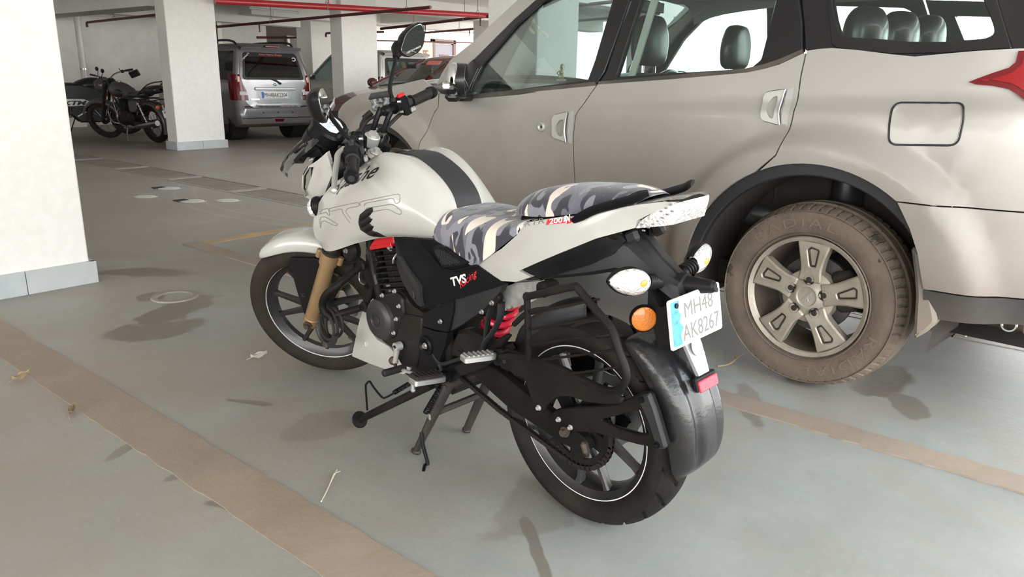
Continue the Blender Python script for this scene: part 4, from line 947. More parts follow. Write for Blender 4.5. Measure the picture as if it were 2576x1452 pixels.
# ---------------------------------------------------------------- seats
def sym(rows): return [[(x, -y, z) for x, y, z in r[:0:-1]]+list(r) for r in rows]
SE = [[(.505, 0, .775), (.505, .07, .772), (.51, .10, .76), (.518, .116, .745), (.520, .118, .728)],
      [(.475, 0, .806), (.475, .07, .803), (.478, .108, .788), (.478, .130, .758), (.480, .124, .712)],
      [(.42, 0, .808), (.42, .075, .806), (.42, .118, .790), (.418, .138, .750), (.408, .134, .684)],
      [(.35, 0, .803), (.35, .078, .802), (.35, .122, .788), (.348, .142, .742), (.335, .138, .668)],
      [(.28, 0, .804), (.28, .078, .804), (.28, .122, .793), (.278, .140, .765), (.270, .140, .705)],
      [(.21, 0, .812), (.21, .076, .812), (.21, .116, .805), (.208, .136, .790), (.205, .138, .752)],
      [(.13, 0, .830), (.13, .075, .830), (.13, .110, .828), (.13, .126, .822), (.13, .128, .810)]]
mb = MB(); mb.patch(sym(SE), 6, 5); part(mb, 'rider_seat', m_camo, smooth=60, label='rider seat in grey and beige camouflage cover')
PE = [[(.216, 0, .822), (.214, .05, .822), (.20, .088, .828), (.185, .097, .830), (.175, .098, .832)],
      [(.214, 0, .862), (.210, .05, .860), (.190, .090, .852), (.170, .103, .845), (.160, .104, .836)],
      [(.165, 0, .893), (.160, .05, .891), (.145, .09, .876), (.13, .106, .856), (.12, .106, .839)],
      [(.08, 0, .912), (.08, .05, .910), (.075, .092, .893), (.07, .109, .868), (.06, .108, .848)],
      [(-.03, 0, .924), (-.03, .05, .922), (-.03, .09, .906), (-.03, .106, .886), (-.03, .105, .868)],
      [(-.12, 0, .927), (-.12, .045, .925), (-.12, .078, .914), (-.12, .094, .902), (-.12, .092, .888)],
      [(-.178, 0, .916), (-.178, .03, .915), (-.172, .055, .909), (-.165, .068, .903), (-.16, .068, .898)]]
mb = MB(); mb.patch(sym(PE), 6, 5); part(mb, 'pillion_seat', m_camo, smooth=60, label='pillion seat in grey and beige camouflage cover')
q = MB(); q.box((.02, 0, .845), (.36, .16, .03), .01, M=Matrix.Rotation(.17, 3, 'Y')); part(q, 'seat_base', m_blk)
# ---------------------------------------------------------------- tail
tailp = [(0.309,0.131,0.686),(0.208,0.134,0.659),(0.154,0.134,0.668),(0.099,0.134,0.692),(0.14,0.136,0.701),(0.087,0.134,0.729),(0.019,0.128,0.764),(-0.088,0.11,0.818),(-0.177,0.082,0.852),(-0.181,0.083,0.869),(-0.218,0.078,0.891),(-0.26,0.066,0.913),(-0.27,0.066,0.92),(-0.237,0.078,0.918),(-0.183,0.09,0.906),(-0.021,0.118,0.862),(0.014,0.121,0.856),(0.124,0.128,0.827),(0.151,0.133,0.791),(0.206,0.134,0.747)]
tp = MB(); tp.skin(tailp, .012, .05, .012, flange=.015); tl = part(tp, 'tail_panel', m_pearl)
tp = MB(); tp.skin(tailp, .012, .05, .012, flange=.015); tp.v = [[a, -b, c] for a, b, c in tp.v]; part(tp, 'tail_panel', m_pearl)
q = MB(); P = []
for x, z, w in ((-.04, .872, .112), (-.10, .886, .105), (-.17, .906, .092), (-.24, .924, .075), (-.285, .932, .060)): P.append([(x, w*t, z-.004*t*t+.0*t) for t in (-1, -.6, 0, .6, 1)])
q.patch(P, 3, 2); part(q, 'tail_deck', m_pearl)
t0, t1, t2 = A([(0.125,0.134,0.817),(0.061,0.134,0.835),(0.056,0.134,0.835)]); tb2 = bvh_of(tl)
def ont(x, z, off=.001):
    h = tb2.ray_cast(Vector((x, .6, z)), Vector((0, -1, 0))); return (x, (h[0].y if h[0] is not None else .125)+off, z)
def linefn(a, b, target, off=.0012, lean=0.):
    d = (A(b)-A(a))[[0, 2]]; L = np.linalg.norm(d); d /= L; n_ = A((-d[1], d[0]));
    if n_[1] < 0: n_ = -n_
    return (lambda u, v: target(a[0]+d[0]*u+n_[0]*v, a[2]+d[1]*u+n_[1]*v, off)), L
fn, L = linefn(t0, t1, ont); lettering('rtr', fn, 'tail_lettering', m_print_g, tl, w=L, h=.0135)
q = MB(); bd = [(0.056,0.134,0.831),(0.052,0.134,0.845),(-0.044,0.134,0.864),(-0.026,0.134,0.851),(-0.012,0.134,0.843),(-0.002,0.134,0.844)]; q.plate(xz(bd), -.002, .0008, fn=lambda u, v, w: ont(u, v, w)); part(q, 'tail_badge', m_print_r, tl, smooth=0, label='red tail badge')
b0, b1, b2, b3 = [(0.045,0.134,0.835),(0.004,0.134,0.845),(0,0.134,0.842),(-0.028,0.134,0.854)]
fn, L = linefn(b0, b1, ont, .0016); lettering('n200', fn, 'badge_number', m_print_w, tl, w=L, h=.0125)
fn, L = linefn(b2, b3, ont, .0016); lettering('n4v', fn, 'badge_number', m_print_w, tl, w=L, h=.0165)
# rear lamp unit: clear lens wrapping the tail end
lp = [(-0.178,0.08,0.851),(-0.19,0.08,0.87),(-0.217,0.077,0.89),(-0.24,0.07,0.907),(-0.279,0.05,0.921),(-0.281,0.048,0.911),(-0.274,0.052,0.891),(-0.263,0.062,0.869),(-0.236,0.072,0.863)]
q = MB(); q.skin(lp, .008, .02, .008, flange=.01); q.mirror()
P = [[(p[0], p[1]*t, p[2]) for t in (1, .5, 0, -.5, -1)] for p in (lp[4], lp[5], lp[6], lp[7])]
q.patch(P, 2, 2); rl = part(q, 'rear_lamp', m_lens)
cell = MB()
gx = A(lp); cpt = gx.mean(0)
for i in range(3):
    for j in range(7):
        x = -.190-.011*j-.004*i; z = .868+.0085*j-.0135*i+.008
        cell.box((x, .079-.0016*j, z), (.008, .004, .0035), .0008)
part(cell, 'lens_prisms', mat('prism_grey', (.22, .22, .22), .4), rl)['kind'] = 'stuff'
# grab rails
for s in (1, -1):
    pth = cr([(-.028, s*.124, .852), (-.055, s*.125, .868), (-.09, s*.121, .887), (-.14, s*.112, .905), (-.175, s*.104, .918), (-.198, s*.096, .930), (-.212, s*.086, .936)], 5)
    q = MB(); q.tube(pth, np.interp(np.linspace(0, 1, len(pth)), [0, .15, .5, .85, 1], [.007, .0115, .0125, .012, .009]), 10, flat=(1, .42), up=(0, s*-.9, .6)); part(q, 'grab_rail', m_blk2)
    q = MB(); q.box((-.10, s*.06, .87), (.12, .05, .03), .008, M=Matrix.Rotation(.2, 3, 'Y')); part(q, 'rail_mount', m_frame)
# rear mudguard arm carrying plate and lamps
def sec(x, z, hw, h, tw=.8, ang=.65):
    c_, s_ = cos(ang), sin(ang); o = []
    for a, b in ((-1, -.5), (-1, .35), (-tw, .5), (-tw*.55, .5), (-tw*.5, .34), (tw*.5, .34), (tw*.55, .5), (tw, .5), (1, .35), (1, -.5), (.8, -.62), (-.8, -.62)):
        o.append((x+s_*b*h, a*hw, z+c_*b*h))
    return o
q = MB(); q.loft([sec(.16, .70, .085, .08, ang=-.3), sec(.05, .735, .088, .08, ang=-.1), sec(-.04, .765, .082, .085, ang=0.1), sec(-.10, .785, .070, .085, ang=.35), sec(-.155, .772, .056, .082, ang=.6), sec(-.205, .738, .047, .072), sec(-.25, .712, .044, .06), sec(-.272, .708, .038, .045, ang=.3)])
rm = part(q, 'rear_mudguard', m_gblk, smooth=25)
for s in (1, -1):
    q = MB(); q.skin([(0.108,0.124,0.688),(0.15,0.126,0.696),(0.097,0.124,0.724),(0.027,0.12,0.76),(-0.08,0.1,0.814),(-0.126,0.07,0.825),(-0.136,0.06,0.812),(-0.109,0.075,0.777),(-0.045,0.085,0.74),(0.045,0.1,0.703),(0.083,0.11,0.682)], .004, .03, .014, flange=.03)
    if s < 0: q.v = [[a, -b, c] for a, b, c in q.v]
    part(q, 'under_tail', m_blk)
    q = MB(); q.box((-.148, s*.052, .822), (.035, .018, .03), .006, M=Matrix.Rotation(.5, 3, 'Y')); part(q, 'mudguard_lug', m_gblk, rm)
q = MB(); q.cyl((-.245, -.005, .716), (-.266, -.005, .716), .030, 24, r2=.028, bev=.004); q.cyl((-.255, -.005, .716), (-.334, -.012, .726), .023, 24, r2=.0145, bev=.006); part(q, 'plate_lamp', m_blk)
# plate backing, lower stem and reflectors
pb = MB(); pb.loft([[(-.20, .055*a, .690+.02*b) for a, b in ((-1, -1), (1, -1), (1, 1), (-1, 1))], [(-.235, .055*a, .62+.05*b) for a, b in ((-1, -1), (1, -1), (1, 1), (-1, 1))], [(-.290, .052*a, .650+.045*b) for a, b in ((-1, -1), (1, -1), (1, 1), (-1, 1))]]); part(pb, 'plate_bracket', m_blk, rm)
q = MB(); q.loft([[(-.262, -.035, .625), (-.262, .035, .625), (-.274, .035, .62), (-.274, -.035, .62)], [(-.296, -.028, .56), (-.296, .028, .56), (-.308, .028, .556), (-.308, -.028, .556)], [(-.318, -.021, .515), (-.318, .021, .515), (-.330, .021, .512), (-.330, -.021, .512)]]); stem = part(q, 'plate_stem', mat('grey_plastic', (.30, .31, .33), .4, dust=(.3, 6, (.3, .26, .22))), rm)
q = MB(); q.lathe([(0, .001), (.020, .001), (.021, 0)], n=24, axis='z', M=Matrix.Translation((-.304, 0, .578)) @ Matrix.Rotation(RAD(-70), 4, 'Y')); part(q, 'round_sticker', m_print_w, stem)
q = MB(); q.box((-.330, 0, .500), (.012, .082, .034), .003, M=Matrix.Rotation(.30, 3, 'Y')); part(q, 'reflector_frame', m_blk, stem)
q = MB(); q.box((-.339, 0, .4975), (.008, .074, .027), .002, M=Matrix.Rotation(.30, 3, 'Y')); part(q, 'red_reflector', m_redref, stem, label='red rectangular reflector')
q = MB(); RR = Matrix.Translation((-.204, .073, .640)) @ Matrix.Rotation(RAD(50), 4, 'Z'); q.lathe([(0, .008), (.024, .007), (.029, .004), (.031, -.006), (0, -.006)], n=32, axis='y', M=RR @ Matrix.Rotation(RAD(0), 4, 'X')); orf = part(q, 'side_reflector', m_amber, rm, label='round orange reflector')
q = MB(); q.lathe([(.0295, .004), (.0315, .006), (.033, -.007), (.0, -.007)], n=32, axis='y', M=RR); part(q, 'reflector_ring', m_blk, orf)
PC = A((-.312, .024, .662)); PU = A((.0, -1, 0)); PV = A((.165, 0, .986)); PN = A((-.986, 0, .165))
PU = A((.02, -.9998, 0)); PU = A((0, -1, 0))
def pf(u, v, w): return tuple(PC+PU*u+PV*v+PN*w)
q = MB(); q.plate(fillet([(-.103, -.056), (.103, -.056), (.103, .056), (-.103, .056)], .008), -.004, .0, bev=.001, fn=pf); npl = part(q, 'number_plate', mat('plate_white', (.86, .86, .86), .25, coat=.4))
q = MB(); q.plate(fillet([(-.100, -.053), (.100, -.053), (.100, .053), (-.100, .053)], .007), .0, .0012, [fillet([(-.0975, -.0505), (.0975, -.0505), (.0975, .0505), (-.0975, .0505)], .006)], fn=pf); part(q, 'plate_border', m_print_w, npl, smooth=0)
q = MB(); q.plate([(-.097, .050), (-.062, .050), (-.068, .03), (-.058, .015), (-.066, -.0), (-.052, -.012), (-.066, -.03), (-.06, -.050), (-.097, -.050)], .0, .0004, fn=pf); part(q, 'plate_blue_wear', mat('plate_blue', (.05, .28, .75), .3, var=(60, .6)), npl, smooth=0, label='worn blue edge of the plate')
m_emb = mat('worn_embossed_grey', (.13, .125, .12), .4)
lettering('mh48', lambda u, v: pf(-.045+u, .006+v, .0009), 'plate_lettering', m_emb, npl, w=.115, h=.036); lettering('ak', lambda u, v: pf(-.058+u, -.045+v, .0009), 'plate_lettering', m_emb, npl, w=.148, h=.038)
for u in (-.075, .085):
    q = MB(); q.cyl(pf(u, .040, 0), pf(u, .040, .004), .006, 12); part(q, 'plate_screw', m_blk2, npl)
for s in (1, -1):
    q = MB(); q.cyl((-.225, s*.04, .722), (-.214, s*.092, .738), .012, 12, r2=.016); [q.cyl((-.218-.001*k, s*(.060+.009*k), .728+.002*k), (-.217-.001*k, s*(.065+.009*k), .7295+.002*k), .019, 14) for k in range(4)]
    ri = part(q, 'rear_indicator', m_blk, rm)
    P = []
    for t, r in ((0, .020), (.15, .030), (.4, .034), (.7, .027), (.92, .012), (1, .003)):
        c_ = A((-.214+.02*t, s*(.095+.105*t), .738+.018*t)); P.append([tuple(c_+A((.026*cos(a)*r/.034, 0, r*sin(a)))) for a in np.linspace(0, 2*pi, 13)[:-1]])
    q = MB(); q.patch(P, 3, 2, closed_v=True); part(q, 'indicator_body', m_blk, ri)
    P2 = [[tuple((A(p)-A(r_).mean(0))*.93+A(r_).mean(0)+A((-.007, 0, 0))) for p in r_] for r_ in P]
    q = MB(); q.patch(P2, 3, 2, closed_v=True); part(q, 'indicator_lens', m_lens, ri)
    q = MB(); q.ball((-.238, s*.125, .744), (.004, .012, .008), 10); part(q, 'amber_bulb', mat('amber_bulb', (.85, .30, .04), .3), ri)
# inner mudguard caked in dust, seen under the seat
q = MB(); P = [[(x, y, z+.004*abs(y)/.05) for y in (-.07, -.04, 0, .04, .07)] for x, z in ((.19, .655), (.22, .635), (.265, .60), (.31, .555), (.345, .520))]
q.patch(P, 2, 2); q.skin([(0.267,0.07,0.616),(0.217,0.07,0.638),(0.125,0.07,0.663),(0.119,0.07,0.626),(0.157,0.07,0.599),(0.234,0.07,0.561),(0.265,0.07,0.547),(0.274,0.07,0.58)], .004, .02, .012); part(q, 'inner_mudguard', m_greydust)
# tyre huggers
wc = A((0, 0, .288)); P = []
for a, r, w, lip in ((117, .322, .060, .02), (121, .345, .076, .035), (128, .363, .082, .058), (138, .371, .084, .072), (150, .376, .084, .078), (160, .372, .083, .076), (170, .362, .080, .068), (178, .349, .074, .054), (184, .326, .066, .03)):
    a = RAD(a); dent = .010 if 140 < math.degrees(a) < 176 else 0; row = []
    for f_, d_ in ((-1.0, 1), (-1.06, .62), (-.98, .26), (-.76, .06), (-.5, .03), (-.3, -.02), (0, -.03), (.3, -.02), (.5, .03), (.76, .06), (.98, .26), (1.06, .62), (1.0, 1)):
        rr_ = r-d_*lip-(dent if abs(f_) in (.5,) else 0); row.append((wc[0]+rr_*cos(a), f_*w, wc[2]+rr_*sin(a)))
    P.append(row)
q = MB(); q.patch(P, 5, 3); hg = part(q, 'tyre_hugger', mat('matt_hugger_plastic', (.010, .0105, .012), .26, spec=.6, dust=(.3, 6, (.07, .066, .06)), bump=(60, .1)), smooth=60); so = hg.modifiers.new('s', 'SOLIDIFY'); so.thickness = .004
br = fillet([(0.069,0.12,0.301),(0.035,0.12,0.339),(-0.004,0.12,0.357),(-0.108,0.12,0.397),(-0.162,0.12,0.421),(-0.238,0.12,0.48),(-0.258,0.12,0.483),(-0.276,0.12,0.451),(-0.312,0.12,0.365),(-0.302,0.12,0.355),(-0.281,0.12,0.349),(-0.231,0.12,0.338),(-0.166,0.12,0.329),(-0.097,0.12,0.319),(-0.032,0.12,0.298),(0.024,0.12,0.296)], .008, 3)
hl = fillet([(-0.113,0.12,0.362),(-0.181,0.12,0.401),(-0.229,0.12,0.43),(-0.241,0.12,0.408),(-0.258,0.12,0.375),(-0.218,0.12,0.362),(-0.165,0.12,0.356)], .008, 3)
q = MB(); q.plate(xz(br), .098, .110, [xz(hl)], bev=.003); hb_ = part(q, 'hugger_bracket', m_frame)
q = MB(); q.plate(xz(fillet([(-0.225,0.12,0.464),(-0.258,0.12,0.485),(-0.277,0.12,0.451),(-0.313,0.12,0.364),(-0.289,0.12,0.351),(-0.259,0.12,0.415)], .006, 3)), .110, .121, bev=.004); part(q, 'bracket_end', m_gblk, hb_)
bolts(hb_, [(p[0], .121, p[2]) for p in [(-0.241,0.121,0.464),(-0.289,0.121,0.365)]], .006, m_blk2)
bolts(hb_, [(p[0], .111, p[2]) for p in [(0.023,0.11,0.315),(-0.018,0.11,0.307)]], .0048, m_silver)
P = []
for a, r, w in ((34, .302, .055), (46, .312, .064), (60, .318, .068), (72, .324, .066), (82, .330, .050), (88, .336, .022)):
    a = RAD(a); P.append([(wc[0]+rr_*cos(a), y_, wc[2]+rr_*sin(a)) for rr_, y_ in ((r-.05, w), (r-.012, w*1.02), (r, w*.7), (r+.006, 0), (r, -w*.7), (r-.012, -w*1.02), (r-.05, -w))])
q = MB(); q.patch(P, 4, 3); fh = part(q, 'chain_side_mudguard', m_gblk, smooth=60); so = fh.modifiers.new('s', 'SOLIDIFY'); so.thickness = .003
# ---------------------------------------------------------------- swingarm, chain, sprocket
sa = fillet([(0.478,0.105,0.323),(0.435,0.105,0.361),(0.349,0.105,0.387),(0.273,0.105,0.378),(0.186,0.105,0.351),(0.117,0.105,0.33),(0.037,0.105,0.313),(-0.062,0.105,0.284),(-0.075,0.105,0.266),(-0.06,0.105,0.244),(-0.019,0.105,0.239),(0.037,0.105,0.243),(0.141,0.105,0.262),(0.219,0.105,0.273),(0.301,0.105,0.302),(0.368,0.105,0.331),(0.441,0.105,0.309)], .012, 3)
q = MB(); q.plate(xz(sa), .078, .104, bev=.004); swa = part(q, 'swingarm', m_frame)
q = MB(); q.plate(xz(sa), -.078, -.104, bev=.004); part(q, 'swingarm', m_frame)
q = MB(); q.box((.40, 0, .35), (.07, .16, .06), .012); part(q, 'swingarm_bridge', m_frame)
q = MB(); q.cyl((0, -.13, .288), (0, .112, .288), .010, 16); bolt(q, (0, .112, .288), .010, .010); part(q, 'rear_axle', m_rust)
q = MB(); q.box((-.062, .104, .262), (.018, .022, .034), .006, M=Matrix.Rotation(.4, 3, 'Y')); part(q, 'chain_adjuster', m_rust)
NT = 44; sr = .112; pts = []
for k in range(NT):
    a = 2*pi*k/NT
    for da, r in ((-.30, sr-.006), (-.14, sr+.003), (.14, sr+.003), (.30, sr-.006)): pts.append((r*cos(a+da*2*pi/NT), .288+r*sin(a+da*2*pi/NT)))
holes = []
for k in range(5):
    a0 = 2*pi*k/5+.3; o = [(.092*cos(a0+t), .288+.092*sin(a0+t)) for t in np.linspace(-.38, .38, 7)]+[(.062*cos(a0+t), .288+.062*sin(a0+t)) for t in np.linspace(.26, -.26, 5)]; holes.append(o)
q = MB(); q.plate(pts, .062, .068, holes); spk = part(q, 'sprocket', m_frame, RW)
q = MB(); q.lathe([(.0, .075), (.048, .075), (.050, .07), (.05, .04)], (0, 0, .288), 30); part(q, 'sprocket_carrier', m_eng, RW)
# chain: each link of the two runs and round the sprocket
p0, p1 = A((.54, .075, .312)), A((.035, .066, .288-.112)); links = []
pitch = .0159
def run(a, b): n_ = int(np.linalg.norm(b-a)/pitch); return [a+(b-a)*i/n_ for i in range(n_)]
path = []; pm = (p0+p1)*.5+A((0, .004, -.008)); path = run(p0, pm)+run(pm, p1); a_s = math.atan2(p1[2]-.288, p1[0])
for a in np.arange(a_s, a_s-2.9, -pitch/.1165): path.append(A((.1165*cos(a), .066, .288+.1165*sin(a))))
path += run(path[-1], A((.54, .075, .385)))
lk = MB(); lk.plate([(x*.0105+0, y*1.35) for x, y in [(-1, -.003), (-.6, -.0052), (0, -.0040), (.6, -.0052), (1, -.003), (1, .003), (.6, .0052), (0, .0040), (-.6, .0052), (-1, .003)]], .0045, .0065); lk.plate([(x*.0105, y*1.35) for x, y in [(-1, -.003), (-.6, -.0052), (0, -.004), (.6, -.0052), (1, -.003), (1, .003), (.6, .0052), (0, .004), (-.6, .0052), (-1, .003)]], -.0065, -.0045)
lk.cyl((0, -.0045, 0), (0, .0045, 0), .0042, 8)
ch = part(lk, 'chain', mat('oily_chain', (.025, .02, .017), .45, .5), bike)
lo = None
for i, p in enumerate(path):
    d = path[min(i+1, len(path)-1)]-path[max(i-1, 0)]; M_ = Matrix.Translation(p) @ Matrix.Rotation(math.atan2(-d[2], d[0]), 4, 'Y')
    if i == 0: ch.matrix_basis = M_; inv = M_.inverted(); continue
    c_ = bpy.data.objects.new('chain_link', ch.data); COL.objects.link(c_); c_.parent = ch; c_.matrix_basis = inv @ M_
# ---------------------------------------------------------------- engine and frame
q = MB(); q.box((.63, 0, .33), (.30, .20, .24), .03); q.box((.72, 0, .42), (.16, .20, .14), .03, M=Matrix.Rotation(.25, 3, 'Y')); q.box((.66, 0, .235), (.22, .16, .08), .02); eng = part(q, 'engine', m_eng)
q = MB(); cpl = fillet([(0.821,0.14,0.459),(0.757,0.14,0.497),(0.673,0.14,0.528),(0.649,0.14,0.517),(0.623,0.14,0.495),(0.553,0.14,0.479),(0.559,0.14,0.408),(0.6,0.14,0.29),(0.676,0.14,0.274),(0.736,0.14,0.319),(0.78,0.14,0.326),(0.845,0.14,0.359)], .012, 3); q.plate(xz(cpl), .095, .132, bev=.006); cc = part(q, 'clutch_cover', m_eng, eng)
ac = [(0.76,0.165,0.42)][0]
q = MB(); q.lathe([(0, .036), (.026, .036), (.028, .038), (.046, .037), (.058, .034), (.066, .026), (.070, .008), (.070, -.03)], (ac[0], .132, ac[2]), 48); alt = part(q, 'alternator_cover', mat('alternator_black', (.03, .03, .03), .42, .3, dust=(.25, 6, (.09, .08, .065))), eng)
q = MB(); q.lathe([(.015, .0375), (.0165, .0395), (.018, .0375)], (ac[0], .132, ac[2]), 32); part(q, 'cover_ring', m_gblk, alt)
q = MB(); q.plate(xz(fillet([(0.806,0.15,0.462),(0.735,0.15,0.508),(0.676,0.15,0.526),(0.644,0.15,0.515),(0.64,0.15,0.467),(0.671,0.15,0.407),(0.706,0.15,0.371),(0.75,0.15,0.467)], .012, 3)), .12, .146, bev=.006); part(q, 'gear_cover', m_eng, eng)
q = MB(); q.plate(xz(fillet([(0.648,0.14,0.463),(0.553,0.14,0.473),(0.563,0.14,0.407),(0.599,0.14,0.297),(0.671,0.14,0.28),(0.715,0.14,0.318),(0.691,0.14,0.386)], .01, 3)), .125, .142, bev=.005); part(q, 'sprocket_cover', m_eng, eng)
bolts(eng, [(p[0], .147, p[2]) for p in [(0.798,0.147,0.473),(0.744,0.147,0.504),(0.675,0.147,0.533),(0.657,0.147,0.488),(0.676,0.147,0.441),(0.694,0.147,0.39)]], .0046, m_silver)
# cylinder: block, head, fins
CT = Matrix.Translation((.80, 0, .555)) @ Matrix.Rotation(RAD(14), 4, 'Y')
q = MB(); q.box((0, 0, 0), (.10, .12, .17), .01); cyl_ = part(q, 'cylinder', m_eng, eng, CT)
for i in range(9):
    z = -.075+.0185*i; q = MB(); w = .150 if i < 6 else .158
    q.box((0, 0, z), (w, .172, .005), .0015); [q.box((sx*.03, sy*.082, z), (.008, .012, .006), .001) for sx in (-1, 1) for sy in (-1, 1)]; part(q, 'cooling_fin', m_eng, cyl_, CT)
q = MB(); q.box((0, 0, .10), (.135, .14, .06), .012); q.box((-.0, .06, .095), (.07, .03, .05), .01); hd = part(q, 'cylinder_head', m_eng, eng, CT)
bolts(hd, [tuple(CT @ Vector((-.035, .078, .080)))], .009, m_silver); 
q = MB(); rp = [(0.864,0.092,0.648),(0.842,0.092,0.665),(0.744,0.092,0.687),(0.742,0.092,0.663),(0.761,0.092,0.651),(0.87,0.092,0.62),(0.883,0.092,0.626)]; q.plate(xz(rp), .02, .094, bev=.003); part(q, 'head_cover', m_redp, eng, label='bright red head cover')
q = MB(); rp = [(0.874,0.096,0.631),(0.754,0.096,0.662),(0.751,0.096,0.652),(0.873,0.096,0.619)]; q.plate(xz(rp), .05, .099, bev=.002); part(q, 'head_cover_lip', m_redp, eng, label='red lip of the head cover')
q = MB(); q.box((.905, 0, .55), (.02, .16, .13), .006, M=Matrix.Rotation(.3, 3, 'Y')); [q.box((.917, 0, .50+.011*k), (.016, .15, .003)) for k in range(10)]; part(q, 'oil_cooler', m_gblk)
q = MB(); q.tube(cr([(.73, .075, .645), (.735, .1, .62), (.742, .102, .60)], 4), .0035, 6); part(q, 'spark_lead', m_alu, eng)
for pts in ([(.99, .05, .80), (.93, .06, .66), (.90, .065, .52), (.87, .06, .40)], [(.98, .04, .82), (.75, .08, .72), (.56, .11, .66), (.47, .12, .48), (.46, .11, .36)], [(.55, .10, .66), (.30, .11, .68), (.10, .09, .78), (-.12, .07, .83)], [(.46, .11, .50), (.30, .10, .62), (.18, .09, .70)]):
    for s in (1, -1):
        q = MB(); q.tube(cr([(x, s*y, z) for x, y, z in pts], 5), .0165, 12); part(q, 'frame_tube', m_frame)
q = MB(); q.plate(xz(fillet([(0.941,0.08,0.589),(0.891,0.08,0.609),(0.872,0.08,0.574),(0.896,0.08,0.515),(0.923,0.08,0.445),(0.947,0.08,0.404),(0.97,0.08,0.413),(0.944,0.08,0.505)], .006, 2)), .05, .075, bev=.003); part(q, 'engine_bracket', m_frame)
bolts(eng, [(p[0], .078, p[2]) for p in [(1.003,0.078,0.541),(0.957,0.078,0.506),(0.944,0.078,0.473)]], .007, m_frame)
q = MB(); q.tube(cr([(0.957,0.09,0.532),(0.965,0.09,0.502),(0.955,0.09,0.488),(0.936,0.09,0.486)], 5), .002, 6); part(q, 'wire', m_alu, eng)
q = MB(); q.lathe([(0, .012), (.022, .016), (.036, .010), (.040, 0), (.036, -.02), (0, -.02)], (.995, .098, .598), 32, 'y'); hn = part(q, 'horn', m_frame); q = MB(); bolt(q, (.995, .112, .598), .006); part(q, 'horn_bolt', m_alu, hn)
q = MB(); q.tube(cr([(.86, -.05, .60), (.93, -.075, .50), (.92, -.08, .34), (.80, -.09, .22), (.55, -.11, .22), (.35, -.14, .28)], 6), .02, 14); ex = part(q, 'exhaust', m_rust); q = MB(); q.tube([(.36, -.15, .28), (.33, -.155, .29), (.02, -.19, .40), (-.0, -.19, .41)], [.03, .045, .05, .035], 20); part(q, 'silencer', m_blk2, ex)
# belly pan
bp_ = [(0.926,0.1,0.411),(0.945,0.11,0.369),(0.968,0.115,0.306),(1.004,0.118,0.213),(0.894,0.118,0.217),(0.754,0.115,0.226),(0.705,0.112,0.234),(0.678,0.105,0.256),(0.685,0.108,0.28),(0.73,0.112,0.287),(0.772,0.118,0.314),(0.829,0.122,0.322),(0.876,0.12,0.346)]
q = MB(); q.skin(bp_, .010, .04, .012, flange=.02); q.mirror(); P = [[(p[0], p[1]*t, p[2]-.004*(1-t*t)) for t in (1, .5, 0, -.5, -1)] for p in (bp_[3], bp_[4], bp_[5], bp_[6])]; q.patch(P, 2, 2); P = [[(p[0], p[1]*t, p[2]) for t in (1, .5, 0, -.5, -1)] for p in (bp_[0], bp_[1], bp_[2], bp_[3])]; q.patch(P, 2, 2)
bpan = part(q, 'belly_pan', m_pearl)
q = MB(); q.plate(xz([(0.923,0.13,0.272),(0.895,0.13,0.3),(0.89,0.13,0.284)]), .118, .131, bev=.001); part(q, 'belly_notch', m_pearl, bpan)
# side covers
def cover(name, pts, bulge, m, rad=.04, flange=.02, label=None):
    out = []
    for s in (1, -1):
        q = MB(); q.skin(pts, bulge, rad, .012, flange=flange)
        if s < 0: q.v = [[a, -b, c] for a, b, c in q.v]
        out.append(part(q, name, m, label=label))
    return out[0]
sc1 = cover('side_cover', [(0.707,0.118,0.699),(0.595,0.126,0.711),(0.504,0.13,0.72),(0.45,0.135,0.714),(0.381,0.139,0.695),(0.306,0.138,0.686),(0.206,0.136,0.658),(0.184,0.134,0.657),(0.357,0.142,0.583),(0.547,0.146,0.504),(0.548,0.158,0.539),(0.558,0.162,0.583),(0.609,0.158,0.625),(0.658,0.145,0.653)], .010, m_blk2, .05)
sc3 = cover('air_scoop', [(0.652,0.148,0.652),(0.618,0.162,0.656),(0.539,0.172,0.605),(0.518,0.172,0.585),(0.527,0.162,0.52),(0.56,0.15,0.514),(0.599,0.146,0.533),(0.649,0.142,0.579),(0.668,0.14,0.618)], .003, m_gblk, .02)
q = MB(); q.plate(xz(fillet([(0.616,0.16,0.624),(0.594,0.16,0.606),(0.566,0.16,0.569),(0.561,0.16,0.533),(0.583,0.16,0.553),(0.611,0.16,0.59)], .004, 2)), .150, .160, bev=.002); part(q, 'scoop_recess', m_print_k, sc3)
fp = fillet([(0.479,0.15,0.702),(0.46,0.15,0.715),(0.421,0.15,0.717),(0.367,0.15,0.699),(0.325,0.15,0.689),(0.352,0.15,0.675),(0.436,0.15,0.652)], .006, 3)
q = MB(); q.plate(xz(fp), .140, .151, bev=.003); vm = part(q, 'mesh_frame', m_blk, sc1)
ip = fillet([(0.462,0.152,0.697),(0.451,0.152,0.707),(0.419,0.152,0.706),(0.374,0.152,0.694),(0.349,0.152,0.685),(0.425,0.152,0.665)], .004, 2)
q = MB(); q.plate(xz(ip), .150, .1525, bev=.001); part(q, 'mesh_base', m_print_k, vm)
hx = MB(); ipp = xz(ip); X0, Z0 = A(ipp).min(0); X1, Z1 = A(ipp).max(0); r = .0046
for i in range(24):
    for j in range(20):
        x = X0+i*r*1.5; z = Z0+(j+.5*(i % 2))*r*1.732
        if inpoly((x, z), ipp): hx.lathe([(r*.80, .0522-.05), (r*.98, .0530-.05), (r*1.0, .0515-.05)], (x, .1515, z), 6)
part(hx, 'honeycomb_mesh', m_gblk, vm)['kind'] = 'stuff'
